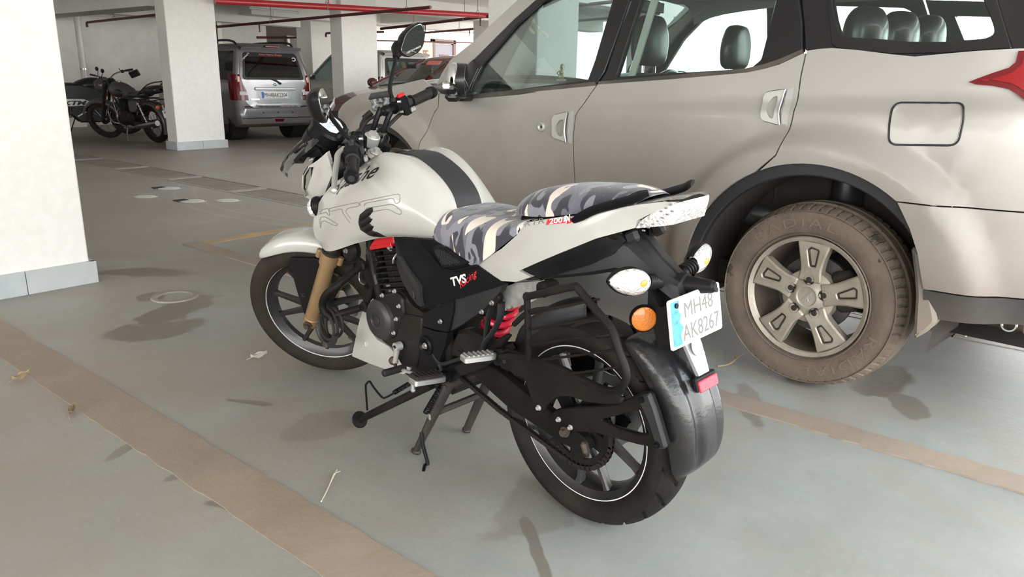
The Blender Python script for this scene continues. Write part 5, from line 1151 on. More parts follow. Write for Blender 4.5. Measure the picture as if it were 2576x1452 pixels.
q = MB(); q.tube([(0.562,0.148,0.716),(0.518,0.148,0.696),(0.476,0.148,0.672),(0.438,0.148,0.651),(0.389,0.148,0.654),(0.291,0.148,0.688)], .004, 6); part(q, 'cover_rib', m_blk2, sc1)
tb3 = bvh_of(sc1)
def ons(x, z, off=.001):
    h = tb3.ray_cast(Vector((x, .6, z)), Vector((0, -1, 0))); return (x, (h[0].y if h[0] is not None else .15)+off, z)
v0, v1, v2, v3 = [(0.395,0.155,0.609),(0.333,0.155,0.633),(0.361,0.155,0.608),(0.291,0.155,0.662)]
fn, L = linefn(v0, v1, ons, .0014); lettering('tvs', fn, 'cover_lettering', m_print_w, sc1, w=L, h=.024)
fn, L = linefn(v2, v3, ons, .0018); lettering('racing', fn, 'cover_script', m_print_r, sc1, w=L, h=.0185)
sc2 = cover('frame_cover', [(0.555,0.135,0.484),(0.497,0.137,0.516),(0.403,0.137,0.571),(0.405,0.14,0.533),(0.431,0.14,0.46),(0.492,0.14,0.451),(0.559,0.137,0.445)], .004, m_blk, .03)
cover('frame_cover_rear', [(0.402,0.132,0.573),(0.215,0.122,0.645),(0.228,0.122,0.622),(0.298,0.122,0.554),(0.38,0.126,0.494),(0.436,0.13,0.457)], .004, m_gblk, .03)
sc4 = cover('frame_cover_lower', [(0.564,0.137,0.441),(0.492,0.142,0.447),(0.431,0.142,0.457),(0.446,0.142,0.413),(0.48,0.138,0.358),(0.503,0.134,0.315),(0.579,0.132,0.284),(0.613,0.13,0.286),(0.593,0.135,0.358)], .004, m_blk, .03)
bolts(sc2, [(p[0], .146, p[2]) for p in [(0.456,0.145,0.488)]], .0048, m_alu); bolts(sc4, [(p[0], .147, p[2]) for p in [(0.535,0.147,0.39)]], .0068, m_alu)
q = MB(); bq = [(0.535,0.147,0.39)][0]; q.lathe([(.016, .0), (.024, .006), (.030, .002), (.031, -.01)], (bq[0], .146, bq[2]), 28); part(q, 'pivot_ring', m_blk2, sc4)
# swingarm pivot block, rear set plates
q = MB(); q.plate(xz(fillet([(0.482,0.115,0.364),(0.421,0.115,0.46),(0.382,0.115,0.472),(0.314,0.115,0.468),(0.277,0.115,0.44),(0.337,0.115,0.384),(0.408,0.115,0.372)], .01, 3)), .075, .118, bev=.01); pv = part(q, 'pivot_block', m_eng)
bolts(pv, [(p[0], .119, p[2]) for p in [(0.406,0.119,0.395)]], .011, m_eng)
q = MB(); q.plate(xz(fillet([(0.387,0.15,0.333),(0.418,0.15,0.355),(0.331,0.15,0.405),(0.271,0.15,0.452),(0.195,0.15,0.514),(0.178,0.15,0.514),(0.195,0.15,0.494),(0.221,0.15,0.455),(0.231,0.15,0.434),(0.273,0.15,0.397),(0.333,0.15,0.362)], .006, 3)), .125, .140, bev=.003); ph = part(q, 'pillion_hanger', m_frame)
q = MB(); q.tube(cr([(0.209,0.135,0.599),(0.216,0.135,0.555),(0.245,0.135,0.507),(0.275,0.135,0.473),(0.288,0.135,0.437)], 6), .010, 8, flat=(1.3, .6)); q.tube(cr([(0.257,0.128,0.571),(0.271,0.128,0.539),(0.279,0.128,0.491),(0.284,0.128,0.454)], 6), .009, 8, flat=(1.2, .6)); part(q, 'hanger_arm', m_gblk, ph)
q = MB(); q.plate(xz(fillet([(0.303,0.125,0.563),(0.26,0.125,0.601),(0.24,0.125,0.614),(0.231,0.125,0.602),(0.244,0.125,0.581),(0.274,0.125,0.555),(0.297,0.125,0.544)], .006, 3)), .105, .122, bev=.003); hp = part(q, 'hanger_plate', m_frame, ph); bolts(hp, [(p[0], .123, p[2]) for p in [(0.257,0.123,0.585),(0.299,0.123,0.549)]], .0048, m_alu)
q = MB(); q.plate(xz(fillet([(0.48,0.14,0.327),(0.452,0.14,0.35),(0.396,0.14,0.38),(0.364,0.14,0.379),(0.398,0.14,0.339),(0.441,0.14,0.298),(0.472,0.14,0.271),(0.486,0.14,0.286)], .006, 3)), .10, .125, bev=.006); part(q, 'rear_set', m_blk2)
q = MB(); q.tube(cr([(0.502,0.13,0.356),(0.485,0.13,0.322),(0.461,0.13,0.288)], 4), .007, 8); q.tube(cr([(0.523,0.135,0.377),(0.481,0.135,0.344),(0.402,0.135,0.38),(0.357,0.135,0.402)], 4), .006, 8); part(q, 'rear_set_rib', m_gblk)
# foot pegs
g1 = A([(0.464,0.17,0.313)][0]); g2 = A([(0.477,0.285,0.333)][0])
def peg(p, q_, w, h, m1, name, pad=None, label=None):
    p, q_ = A(p), A(q_); d = (q_-p); L = np.linalg.norm(d); d /= L; sd = np.cross((0, 0, 1), d); sd /= np.linalg.norm(sd); up = np.cross(d, sd)
    def f(u, v, z): return tuple(p+d*u+sd*v+up*z)
    mb = MB(); mb.plate(fillet([(0, -w*.7), (L*.15, -w), (L, -w), (L, w), (L*.15, w), (0, w*.7)], .008), -h, h, bev=.004, fn=f); o = part(mb, name, m1, label=label)
    for k in range(6 if not pad else 1):
        mb = MB()
        if pad: mb.plate(fillet([(L*.16, -w*1.02), (L*.99, -w*1.02), (L*.99, w*1.02), (L*.16, w*1.02)], .006), h-.001, h+.010, bev=.003, fn=f); [mb.plate([(L*(.2+.13*i), -w*1.03), (L*(.24+.13*i), -w*1.03), (L*(.24+.13*i), w*1.03), (L*(.2+.13*i), w*1.03)], h+.01, h+.0125, bev=.001, fn=f) for i in range(6)]; part(mb, 'peg_rubber', pad, o)
        else: mb.plate([(L*(.14+.14*k), -w*.85), (L*(.20+.14*k), -w*.85), (L*(.20+.14*k), w*.85), (L*(.14+.14*k), w*.85)], h-.001, h+.003, bev=.001, fn=f); part(mb, 'peg_ridge', m1, o)
    return o
rp_ = peg((.445, .150, .318), (.455, .262, .335), .021, .009, m_alu, 'rider_peg', m_rub)
q = MB(); q.cyl((.475, .245, .325), (.475, .245, .300), .006, 10); q.ball((.475, .245, .297), .008, 10); part(q, 'peg_feeler', m_alu, rp_)
q = MB(); q.box((.445, .150, .318), (.035, .03, .03), .006); part(q, 'peg_mount', m_blk2)
pp = peg((.205, .165, .462), (.232, .258, .470), .019, .008, m_alu, 'pillion_peg'); q = MB(); q.box((.195, .150, .455), (.05, .035, .045), .006, M=Matrix.Rotation(.3, 3, 'Y')); part(q, 'pillion_peg_mount', m_frame)
peg((.445, -.150, .318), (.455, -.262, .335), .021, .009, m_alu, 'rider_peg', m_rub); peg((.205, -.165, .462), (.232, -.258, .470), .019, .008, m_alu, 'pillion_peg')
# gear lever
q = MB(); gl = [(0.659,0.165,0.358),(0.667,0.165,0.321),(0.673,0.165,0.301)]; q.tube(gl, [.012, .008, .010], 12); q.cyl((gl[0][0], .150, gl[0][2]), (gl[0][0], .172, gl[0][2]), .014, 16); gv = part(q, 'gear_lever', m_silver)
q = MB(); q.cyl((gl[0][0], .172, gl[0][2]), (gl[0][0], .176, gl[0][2]), .006, 8); part(q, 'lever_bolt', m_blk2, gv)
q = MB(); e0 = gl[2]; q.ball((e0[0]+.012, .165, e0[2]+.002), .014, 14); q.tube([(e0[0], .165, e0[2]), (e0[0]-.03, .185, e0[2]-.02)], .006, 8); part(q, 'lever_linkage', m_rust, gv)
q = MB(); l2 = [(0.626,0.19,0.303),(0.505,0.19,0.314),(0.448,0.19,0.32)]; q.tube(cr(l2, 4), .008, 8, flat=(1, .6)); part(q, 'lever_arm', m_silver, gv)
pq = [(0.606,0.2,0.307),(0.665,0.2,0.277)]; q = MB(); q.cyl((pq[0][0], .175, pq[0][2]), (pq[0][0]+.004, .255, pq[0][2]+.003), .0115, 16, bev=.003); part(q, 'lever_rubber', m_rub, gv)
# stands
s0, s1 = A([(0.524,0.14,0.263)][0]), A([(0.828,0.215,0.063)][0])
q = MB(); q.tube([s0, s0+(s1-s0)*.5, s1], [.0145, .0135, .0125], 12); ss = part(q, 'side_stand', m_frame)
d = (s1-s0)/np.linalg.norm(s1-s0); q = MB(); q.lathe([(0, .005), (.026, .005), (.029, 0), (.026, -.005), (0, -.005)], n=20, axis='x', M=Matrix.Translation(s1) @ Matrix.Rotation(RAD(28), 4, 'Y')); part(q, 'stand_foot', m_frame, ss)
q = MB(); q.tube(cr([(0.777,0.215,0.116),(0.776,0.215,0.197),(0.77,0.215,0.212),(0.75,0.215,0.227),(0.729,0.215,0.213),(0.687,0.215,0.194),(0.661,0.215,0.201),(0.598,0.215,0.243)], 4), .0035, 8); part(q, 'stand_tang', m_blk2, ss)
def spring(a, b, r, n_, wire): a, b = A(a), A(b); d_ = b-a; L = np.linalg.norm(d_); d_ /= L; u = np.cross(d_, (0, 1, .2)); u /= np.linalg.norm(u); w = np.cross(d_, u); return [a+d_*L*t+(u*cos(2*pi*n_*t)+w*sin(2*pi*n_*t))*r for t in np.linspace(0, 1, n_*16)]
q = MB(); q.tube(spring([(0.554,0.2,0.277)][0], [(0.63,0.205,0.224)][0], .006, 11, 0), .002, 5); part(q, 'stand_spring', m_blk2, ss)
cs0 = A((.47, .115, .275)); cs1 = A((.598, .158, .012)); cr0 = A((.47, -.075, .275)); cr1 = A((.600, -.058, .006))
q = MB(); q.tube([cs0, cs0+(cs1-cs0)*.55, cs1], [.021, .018, .013], 12, flat=(1, .8)); q.ball(cs1, (.02, .014, .012), 12); q.tube([cr0, cr1], [.019, .013], 12); q.ball(cr1, (.018, .014, .012), 12); q.tube([cs0+(cs1-cs0)*.42, cr0+(cr1-cr0)*.42], .011, 10); q.tube([(.47, .13, .275), (.47, -.10, .275)], .016, 12); cst = part(q, 'centre_stand', mat('worn_stand_black', (.02, .018, .017), .55, dust=(.4, 12, (.08, .06, .045)), var=(30, .3)))
q = MB(); q.tube(spring((.49, .130, .262), (.545, .150, .165), .008, 15, 0), .0026, 6); part(q, 'stand_spring', m_blk2, cst)
q = MB(); q.tube(cr([cs1+A((-.04, .004, .085)), cs1+A((-.055, .012, .05)), cs1+A((-.085, .02, .0)), cs1+A((-.085, .03, -.004)), (.487, .215, .006)], 4), .0062, 10); part(q, 'stand_tang', m_blk2, cst)
q = MB(); q.box(cs0+(cs1-cs0)*.45+A((.0, .015, 0)), (.012, .008, .02), .002); part(q, 'stand_lug', m_alu, cst)
# crash guard: a bent tube each side of the engine
for s in (1, -1):
    pts = [(x, s*abs(y), z) for x, y, z in [(0.926,0.1,0.557),(0.924,0.15,0.535),(0.925,0.2,0.51),(0.953,0.225,0.48),(0.977,0.23,0.445),(0.976,0.228,0.414),(0.957,0.215,0.398),(0.937,0.19,0.407),(0.929,0.15,0.41),(0.915,0.11,0.416)]]
    q = MB(); q.tube(cr(pts, 5), .0125, 14); cg = part(q, 'crash_guard', m_frame)
    for k in (0, -1):
        q = MB(); q.box(pts[k], (.035, .02, .035), .008); bolt(q, (pts[k][0], pts[k][1]+s*.01, pts[k][2]), .008, .008, s); part(q, 'guard_lug', m_frame, cg)
# leg guard beside the rear wheel: bent tube, bars and pressed bracket
lg = [(x, y, z) for x, y, z in [(0.054,0.195,0.665),(-0.019,0.197,0.693),(-0.096,0.2,0.723),(-0.11,0.2,0.724),(-0.124,0.2,0.714),(-0.171,0.205,0.685),(-0.218,0.21,0.655),(-0.243,0.215,0.615),(-0.265,0.215,0.571),(-0.259,0.213,0.539),(-0.231,0.21,0.512),(-0.178,0.205,0.503),(-0.094,0.195,0.505),(-0.008,0.185,0.504),(0.058,0.18,0.497),(0.127,0.175,0.482),(0.173,0.172,0.467)]]
q = MB(); q.tube(cr(lg, 4), .0095, 12); gd = part(q, 'saree_guard', m_frame)
q = MB(); q.ball(lg[0], .0115, 12); q.tube([lg[0], [(0.055,0.19,0.498)][0]], .0085, 10); part(q, 'guard_upright', m_frame, gd)
for pa in ([(0.043,0.198,0.627),(-0.173,0.198,0.711)], [(0.042,0.198,0.584),(-0.197,0.198,0.677)], [(0.039,0.2,0.544),(-0.219,0.2,0.647)], [(-0.007,0.203,0.52),(-0.234,0.203,0.611)], [(-0.096,0.205,0.511),(-0.247,0.205,0.575)]):
    pa = A(pa); q = MB(); q.tube([pa[0]*(1-t)+pa[1]*t+A((0, .006*sin(pi*t), 0)) for t in np.linspace(0, 1, 6)], .0032, 8); part(q, 'guard_bar', m_frame, gd)
bk = fillet([(0.195,0.165,0.473),(0.168,0.165,0.486),(0.08,0.165,0.486),(-0.016,0.165,0.489),(-0.119,0.165,0.477),(-0.19,0.165,0.476),(-0.216,0.165,0.47),(-0.21,0.165,0.456),(-0.168,0.165,0.44),(-0.107,0.165,0.425),(-0.056,0.165,0.423),(-0.01,0.165,0.407),(0.021,0.165,0.375),(0.041,0.165,0.339),(0.061,0.165,0.336),(0.081,0.165,0.377),(0.103,0.165,0.42),(0.154,0.165,0.427),(0.194,0.165,0.423)], .008, 3)
q = MB(); q.plate(xz(bk), .150, .160, bev=.003); gb = part(q, 'guard_bracket', m_frame, gd)
bolts(gb, [(p[0], .161, p[2]) for p in [(0.047,0.161,0.358)]], .005, m_silver)
q = MB(); pgb = [(0.199,0.165,0.455)][0]; q.lathe([(.0, .012), (.008, .012), (.009, .006), (.017, .006), (.019, 0), (.019, -.02)], (pgb[0], .165, pgb[2]), 24); part(q, 'guard_boss', m_blk2, gd)
q = MB(); up = [(0.028,0.15,0.695),(0.018,0.15,0.674)]; q.box(((up[0][0]+up[1][0])/2, .155, (up[0][2]+up[1][2])/2), (.035, .06, .035), .008); part(q, 'guard_top_mount', m_frame, gd)
# shock absorber
sp_ = spring((.30, .0, .60), (.405, .0, .41), .036, 6, 0); q = MB(); q.tube(sp_, .0105, 10); sh_ = part(q, 'shock_spring', m_redspring, label='red coil spring'); q = MB(); q.cyl((.29, 0, .62), (.42, 0, .385), .018, 16); q.cyl((.40, 0, .42), (.43, 0, .37), .036, 20, bev=.004); part(q, 'shock_body', m_blk2, sh_)
q = MB(); q.tube(cr([(.26, .04, .50), (.20, .04, .55), (.12, .02, .57), (.05, -.05, .52)], 5), .008, 10); q.tube(cr([(.30, .06, .62), (.33, .07, .56), (.34, .06, .50)], 5), .004, 6); part(q, 'hose', m_rub)
q = MB(); q.box((.36, 0, .56), (.10, .13, .12), .012); q.box((.42, 0, .66), (.18, .17, .08), .012); part(q, 'air_box', m_blk)
# coiled cable lock on the crash guard
lock = thing('cable_lock', 'coiled black cable lock hanging from the motorcycle crash guard', 'lock', (0, 0, 0))
lock.matrix_world = bike.matrix_basis
bpy.context.view_layer.update(); lock.matrix_world = bike.matrix_world.copy()
lc = A((.965, .212, .358)); q = MB(); pts = []
for t in np.linspace(0, 1, 90):
    a = 2*pi*3.1*t; r = .050+.005*sin(a*1.7); pts.append(lc+A((r*cos(a), .014*sin(a*.5)+.010*(t-.5)*3, r*.98*sin(a)+.008)))
q.tube(pts, .0052, 8); q.obj('cable', m_rub, lock)
q = MB(); a = np.linspace(-2.6, .0, 10); q.tube([lc+A((.056*cos(x), .02, .056*sin(x))) for x in np.linspace(-pi*.95, -pi*.05, 12)], .0095, 10); q.obj('lock_sleeve', m_gblk, lock)
q = MB(); q.box(lc+A((.0, .024, -.057)), (.028, .020, .020), .005); q.obj('lock_body', m_rust, lock)
# ================================================================== THE SILVER CAR (x forward, y out to its left, z up; origin under the rear wheel face)
DUST_AND_FLOOR = (.20, .162, .13)
m_car = mat('champagne_silver_paint', (.37, .362, .34), .34, .3, coat=.5, dustz=(.40, 1.18, .92, DUST_AND_FLOOR))  # lower body brown: dust, with the floor's reflection painted into the same colour
m_car2 = mat('champagne_silver_roof', (.37, .362, .34), .3, .25, coat=.5)
m_clad = mat('black_cladding', (.022, .022, .024), .5, spec=.4, dustz=(.12, .56, .75, (.16, .13, .10)))
m_flap = mat('dusty_flap', (.12, .115, .105), .6, dustz=(.3, .7, .8, (.26, .215, .17)))
m_pilb = mat('gloss_black_pillar', (.014, .0135, .015), .3, spec=.35, coat=.15, dust=(.2, 3, (.05, .046, .043)))
m_seal = mat('dusty_window_seal', (.05, .045, .04), .7, dust=(.8, 4, (.15, .125, .10)))
m_cg = glass('car_glass', (.88, .955, .93), .045)
m_int = mat('grey_headliner', (.30, .30, .28), .9); m_leather = mat('black_leather', (.022, .023, .024), .36, coat=.15)
m_dash = mat('dark_dashboard', (.05, .055, .055), .6); m_beige = mat('pale_cabin_trim', (.50, .50, .47), .7)
m_mud = mat('muddy_tyre', (.150, .116, .086), .85, var=(7, .25), dust=(.6, 5.5, (.085, .066, .052)), bump=(70, .35), crisp=(6.5, .62, (.045, .036, .030)))
m_tread = mat('tyre_tread_rubber', (.03, .028, .027), .75, dust=(.5, 7, (.12, .10, .08)), bump=(90, .3))
m_alloy = mat('muddy_alloy', (.46, .42, .35), .45, .35, var=(8, .15), dust=(.75, 4.5, (.19, .145, .105)))
m_mudin = mat('mud_brown_liner', (.028, .021, .017), .95, var=(6, .3))
m_tail = mat('tail_lamp_red', (.13, .003, .006), .16, spec=.3, coat=.2)
suv = thing('car', 'large silver car with black pillars and muddy lower doors behind the motorcycle', 'car', (2.89663, .90997, 0), RAD(84.618))
YC = -1.84
MIR = Matrix(((1, 0, 0, 0), (0, -1, 0, YC), (0, 0, 1, 0), (0, 0, 0, 1)))
def sst(t): t = min(1, max(0, t)); return t*t*(3-2*t)
def ys(x, z):
    y = 0.
    zc = 1.035-.045*(x-1.2)
    y -= .014*sst((z-zc+.02)/.04)
    y -= .10*max(0, z-1.02)
    y -= .06*sst((.60-z)/.40)
    y -= .010*math.cos(max(-1.5, min(1.5, (z-.82)*3)))*-1-.010
    for xc in (0, 2.7):
        r = math.hypot(x-xc, max(0, z-.37)); y += .050*(1-sst((r-.575)/.085))
    if x < -.42: y -= .30*((-.42-x)/.55)**2.1
    if x > 2.95: y -= .34*((x-2.95)/.75)**2
    return y
def side(name, poly, m, step=.045, holes=(), off=0., flange=.018, inset=.0025, both=True, parent=None, label=None):
    poly = offset2([(p[0], p[-1]) for p in poly], inset); out = []
    for k in range(2 if both else 1):
        q = MB(); q.panel(poly, lambda u, v: (u, ys(u, v)+off, v), step, [[(p[0], p[-1]) for p in h] for h in holes], flange)
        out.append(q.obj(name, m, parent or suv, 40, label, M=MIR if k else None))
    return out[0]
def arc(cx, cz, r, a0, a1, n=24): return [(cx+r*cos(RAD(a)), cz+r*sin(RAD(a))) for a in np.linspace(a0, a1, n)]
sA = [(p[0], p[2]) for p in [(1.082,0,1.141),(1.113,0,1.101),(1.148,0,1.053),(1.177,0,1.001),(1.186,0,0.909),(1.178,0,0.797),(1.164,0,0.675)]]
sB = [(p[0], p[2]) for p in [(0.12,0,1.275),(0.124,0,1.194),(0.121,0,1.108),(0.122,0,1.043),(0.126,0,0.989),(0.134,0,0.939),(0.146,0,0.904)]]
sC = [(p[0], p[2]) for p in [(2.186,0,1.095),(2.198,0,0.998),(2.244,0,0.93),(2.281,0,0.861),(2.301,0,0.769),(2.31,0,0.7)]]
beltF = [(p[0], p[2]) for p in [(1.995,-0.02,1.054),(1.607,-0.02,1.091),(1.105,-0.02,1.14)]]
beltR = [(p[0], p[2]) for p in [(1.089,-0.02,1.144),(0.668,-0.02,1.176),(0.344,-0.02,1.205),(0.271,-0.02,1.22),(0.216,-0.02,1.235),(0.134,-0.02,1.274)]]
beltQ = [(p[0], p[2]) for p in [(0.126,-0.02,1.283),(0.078,-0.02,1.29),(0.027,-0.02,1.293),(-0.058,-0.02,1.286),(-0.127,-0.02,1.277),(-0.181,-0.02,1.27),(-0.258,-0.02,1.262),(-0.342,-0.02,1.27),(-0.434,-0.02,1.278),(-0.548,-0.02,1.285)]]
fd = [sC[-1][0], ]
front_door = side('front_door', [(2.20, 1.075)]+sC[1:]+[(2.315, .33), (1.168, .33)]+sA[::-1]+beltF[::-1][1:], m_car)
a_end = math.degrees(math.atan2(.86-.37, .194)); 
rear_door = side('rear_door', sA+[(1.165, .33), (.55, .33)]+arc(0, .37, .512, 0, 64, 16)+sB[::-1]+beltR[::-1], m_car, .026)
qp = sB+arc(0, .37, .512, 66, 126, 16)+[(-.325, .785), (-.96, .785), (-.99, 1.0), (-.97, 1.285)]+beltQ[::-1]
quarter = side('quarter_panel', qp, m_car, .026)
bump_ = side('rear_bumper', [(-.302, .785), (-.355, .70), (-.392, .62), (-.425, .50), (-.98, .50), (-.99, .64), (-.965, .785)], m_car, .026)
side('bumper_cladding', [(-.425, .50), (-.43, .395), (-.95, .415), (-.98, .50)], m_clad)
fe = [(2.205, 1.075)]+sC[1:]+[(2.32, .42)]+arc(2.7, .37, .512, 172, 0, 30)+[(3.25, .38), (3.52, .45), (3.60, .70), (3.50, .86), (3.295, .965), (2.993, 1.045), (2.56, 1.118), (2.36, 1.15)]
fender = side('front_fender', fe, m_car, .03)
side('sill', [(2.24, .26), (.52, .26), (.50, .335), (2.22, .335)], m_clad, off=-.02)
for xc in (0, 2.7):
    for k in range(2):
        Mk = MIR if k else None
        q = MB(); o = arc(xc, .37, .522, 2 if xc else 6, 178 if xc else 148, 40); i_ = arc(xc, .37, .468, 178 if xc else 148, 2 if xc else 6, 40)
        q.plate(o+i_, -.03, .006, bev=.005, fn=lambda u, v, w: (u, .040+w+.0*u, v)); q.obj('wheel_arch_trim', m_clad, suv, 40, M=Mk)
        q = MB(); n = 24; v = []; f = []
        for a in np.linspace(-12, 192, n):
            for (r, y) in ((.47, .03), (.475, -.30), (.30, -.32)): v.append((xc+r*cos(RAD(a)), y, .37+r*sin(RAD(a))))
        f = [(3*i+j, 3*i+j+1, 3*i+j+4, 3*i+j+3) for i in range(n-1) for j in range(2)]
        q.add(v, f).obj('wheel_arch_liner', m_mudin, suv, 40, M=Mk)
mf_ = fillet([(-0.361,0.05,0.636),(-0.4,0.05,0.624),(-0.423,0.05,0.576),(-0.449,0.05,0.494),(-0.474,0.05,0.422),(-0.483,0.05,0.393),(-0.457,0.05,0.35),(-0.419,0.05,0.314),(-0.41,0.05,0.392),(-0.403,0.05,0.47),(-0.387,0.05,0.544)], .015, 3)
for k in range(2):
    q = MB(); q.plate([(p[0], p[2]) for p in mf_], .0, .048, bev=.012); q.obj('mud_flap', m_flap, suv, 40, M=MIR if k else None)
# greenhouse: everything lies on the leaning plane of the side glass
WB = .34
def wp(u, v, w): return (u, -.02-WB*(v-1.12)+w, v)
def wplate(name, outer, m, holes=(), t0=-.03, t1=0., bev=.003, r=.0, both=True, parent=None, label=None):
    o = [(p[0], p[2]) for p in outer]; h = [[(p[0], p[2]) for p in q] for q in holes]; res = []
    if r: o = fillet(o, r, 3); h = [fillet(q, r*1.6, 4) for q in h]
    for k in range(2 if both else 1):
        q = MB(); q.plate(o, t0, t1, h, bev, fn=wp); res.append(q.obj(name, m, parent or suv, 35, label, M=MIR if k else None))
    return res[0]
gF = [(1.947,-0.0029,1.0697),(1.9397,-0.0276,1.1422),(1.9082,-0.0556,1.2248),(1.7203,-0.1252,1.4295),(1.5761,-0.161,1.5346),(1.4234,-0.1792,1.5883),(1.1523,-0.1879,1.6138),(1.1286,-0.1801,1.5909),(1.1306,-0.1561,1.5202),(1.1445,-0.0655,1.2539),(1.1582,-0.0338,1.1607)]
gR = [(0.999,-0.0394,1.1771),(0.9691,-0.1531,1.5116),(0.962,-0.1774,1.5831),(0.8939,-0.1816,1.5953),(0.3608,-0.1686,1.5571),(0.3185,-0.1615,1.5362),(0.316,-0.1412,1.4764),(0.3161,-0.1006,1.3569),(0.3156,-0.0649,1.252),(0.3526,-0.0531,1.2173),(0.6875,-0.0463,1.1975)]
gQ = [(0.1142,-0.152,1.5082),(0.0616,-0.1126,1.3925),(0.0337,-0.0961,1.3439),(0.0038,-0.0911,1.3293),(-0.0954,-0.089,1.3231),(-0.2176,-0.0846,1.31),(-0.3298,-0.0839,1.3081),(-0.4445,-0.0866,1.3159),(-0.4659,-0.0911,1.329),(-0.4576,-0.0995,1.3538),(-0.4074,-0.128,1.4375),(-0.3839,-0.1411,1.4763)]
wplate('front_door_frame', [(2.0093,0.002,1.0554),(2.0564,-0.0047,1.075),(2.1257,-0.0359,1.1668),(2.0642,-0.0462,1.197),(1.9831,-0.0662,1.2557),(1.8932,-0.0925,1.3332),(1.757,-0.1324,1.4506),(1.6313,-0.1639,1.5433),(1.461,-0.1909,1.6227),(1.2038,-0.205,1.6641),(1.062,-0.2047,1.6631),(1.0339,-0.1543,1.515),(1.0522,-0.1012,1.3588),(1.073,-0.0475,1.2009),(1.1028,-0.0281,1.1438)], m_pilb, [gF], r=.006)
wplate('rear_door_frame', [(1.0484,-0.2043,1.662),(1.0203,-0.1541,1.5143),(1.0408,-0.1011,1.3585),(1.0609,-0.0469,1.1992),(1.0894,-0.0288,1.1459),(0.3601,-0.05,1.2082),(0.2367,-0.0608,1.2401),(0.1568,-0.0746,1.2806),(0.1887,-0.1093,1.3826),(0.2231,-0.1395,1.4714),(0.2666,-0.1803,1.5916)], m_pilb, [gR], r=.006)
wplate('quarter_frame', [(0.2569,-0.1801,1.5908),(0.2136,-0.1393,1.4709),(0.1793,-0.1092,1.3823),(0.1452,-0.0755,1.2834),(0.0981,-0.0773,1.2886),(0.0483,-0.0781,1.2909),(-0.0368,-0.0759,1.2843),(-0.1086,-0.0724,1.2741),(-0.164,-0.07,1.267),(-0.2437,-0.0671,1.2587),(-0.3281,-0.0701,1.2672),(-0.4204,-0.0728,1.2753),(-0.5292,-0.0749,1.2816),(-0.4899,-0.1008,1.3576),(-0.4508,-0.1272,1.4352),(-0.3961,-0.162,1.5378)], m_pilb, [gQ], r=.006)
wplate('quarter_glass_band', [(0.1446,-0.1672,1.5531),(0.0964,-0.1227,1.4221),(0.0522,-0.0829,1.305),(0.0282,-0.0785,1.292),(-0.1082,-0.0729,1.2755),(-0.1633,-0.0709,1.2697),(-0.3392,-0.0713,1.271),(-0.5254,-0.0758,1.284),(-0.4876,-0.1008,1.3577),(-0.4398,-0.1316,1.4481),(-0.407,-0.1533,1.5121)], m_pilb, [gQ], t0=-.002, t1=.004, r=.008)
wplate('rear_corner_pillar', [(-0.3937,-0.1621,1.538),(-0.4463,-0.1272,1.4354),(-0.4854,-0.1008,1.3578),(-0.526,-0.075,1.2816),(-0.6235,-0.077,1.2876),(-0.5583,-0.1252,1.4294),(-0.5131,-0.1588,1.5283)], m_pilb, r=.004)
gf = wplate('front_door_glass', gF, m_cg, t0=-.018, t1=-.014, bev=0); wplate('rear_door_glass', gR, m_cg, t0=-.018, t1=-.014, bev=0); wplate('quarter_glass', gQ, m_cg, t0=-.012, t1=-.008, bev=0)
for pts in ([(1.9964,0.0047,1.0474),(2.0141,-0.0023,1.0678),(1.6028,-0.0156,1.107),(1.111,-0.0317,1.1544),(1.0951,-0.0251,1.1351),(1.5937,-0.007,1.0819)], [(1.0888,-0.0258,1.137),(1.0883,-0.0324,1.1565),(0.6855,-0.0441,1.191),(0.3667,-0.0536,1.2188),(0.3004,-0.0588,1.2341),(0.2433,-0.0648,1.2519),(0.1592,-0.0776,1.2893),(0.1512,-0.0716,1.2719),(0.2342,-0.0578,1.2313),(0.291,-0.0517,1.2132),(0.3579,-0.0474,1.2006),(0.6789,-0.037,1.1699)]):
    wplate('window_seal', pts, m_seal, t0=-.01, t1=.008, bev=.003)
wplate('seal_strip', [(1.0114,-0.0382,1.1735),(1.0001,-0.0382,1.1736),(0.9652,-0.1764,1.5799),(0.9917,-0.177,1.5816)], m_steel, t0=-.012, t1=-.008, bev=0); wplate('pillar_trim', [(0.969,-0.0384,1.1741),(0.935,-0.0397,1.178),(0.9087,-0.1751,1.576),(0.9477,-0.1759,1.5787)], m_beige, t0=-.06, t1=-.05, bev=0)
wplate('pillar_trim', [(0.3345,-0.0557,1.225),(0.3145,-0.0598,1.237),(0.3244,-0.1413,1.4769),(0.3445,-0.1417,1.478)], m_beige, t0=-.06, t1=-.05, bev=0)
wplate('front_pillar', [(2.2428,-0.0185,1.1155),(2.2208,-0.0414,1.1829),(2.1742,-0.0663,1.2562),(2.0246,-0.0974,1.3477),(1.8806,-0.1367,1.4631),(1.7643,-0.1663,1.5503),(1.6286,-0.1982,1.644),(1.4447,-0.2256,1.7246),(1.3024,-0.2325,1.7449),(1.1486,-0.2197,1.7074),(1.3272,-0.2084,1.674),(1.4511,-0.1939,1.6314),(1.6271,-0.1652,1.5469),(1.7548,-0.133,1.4525),(1.8909,-0.0932,1.3352),(1.9807,-0.0669,1.2578),(2.065,-0.0469,1.1991),(2.124,-0.0345,1.1626)], m_car2, r=.01, t1=.004, t0=-.06)
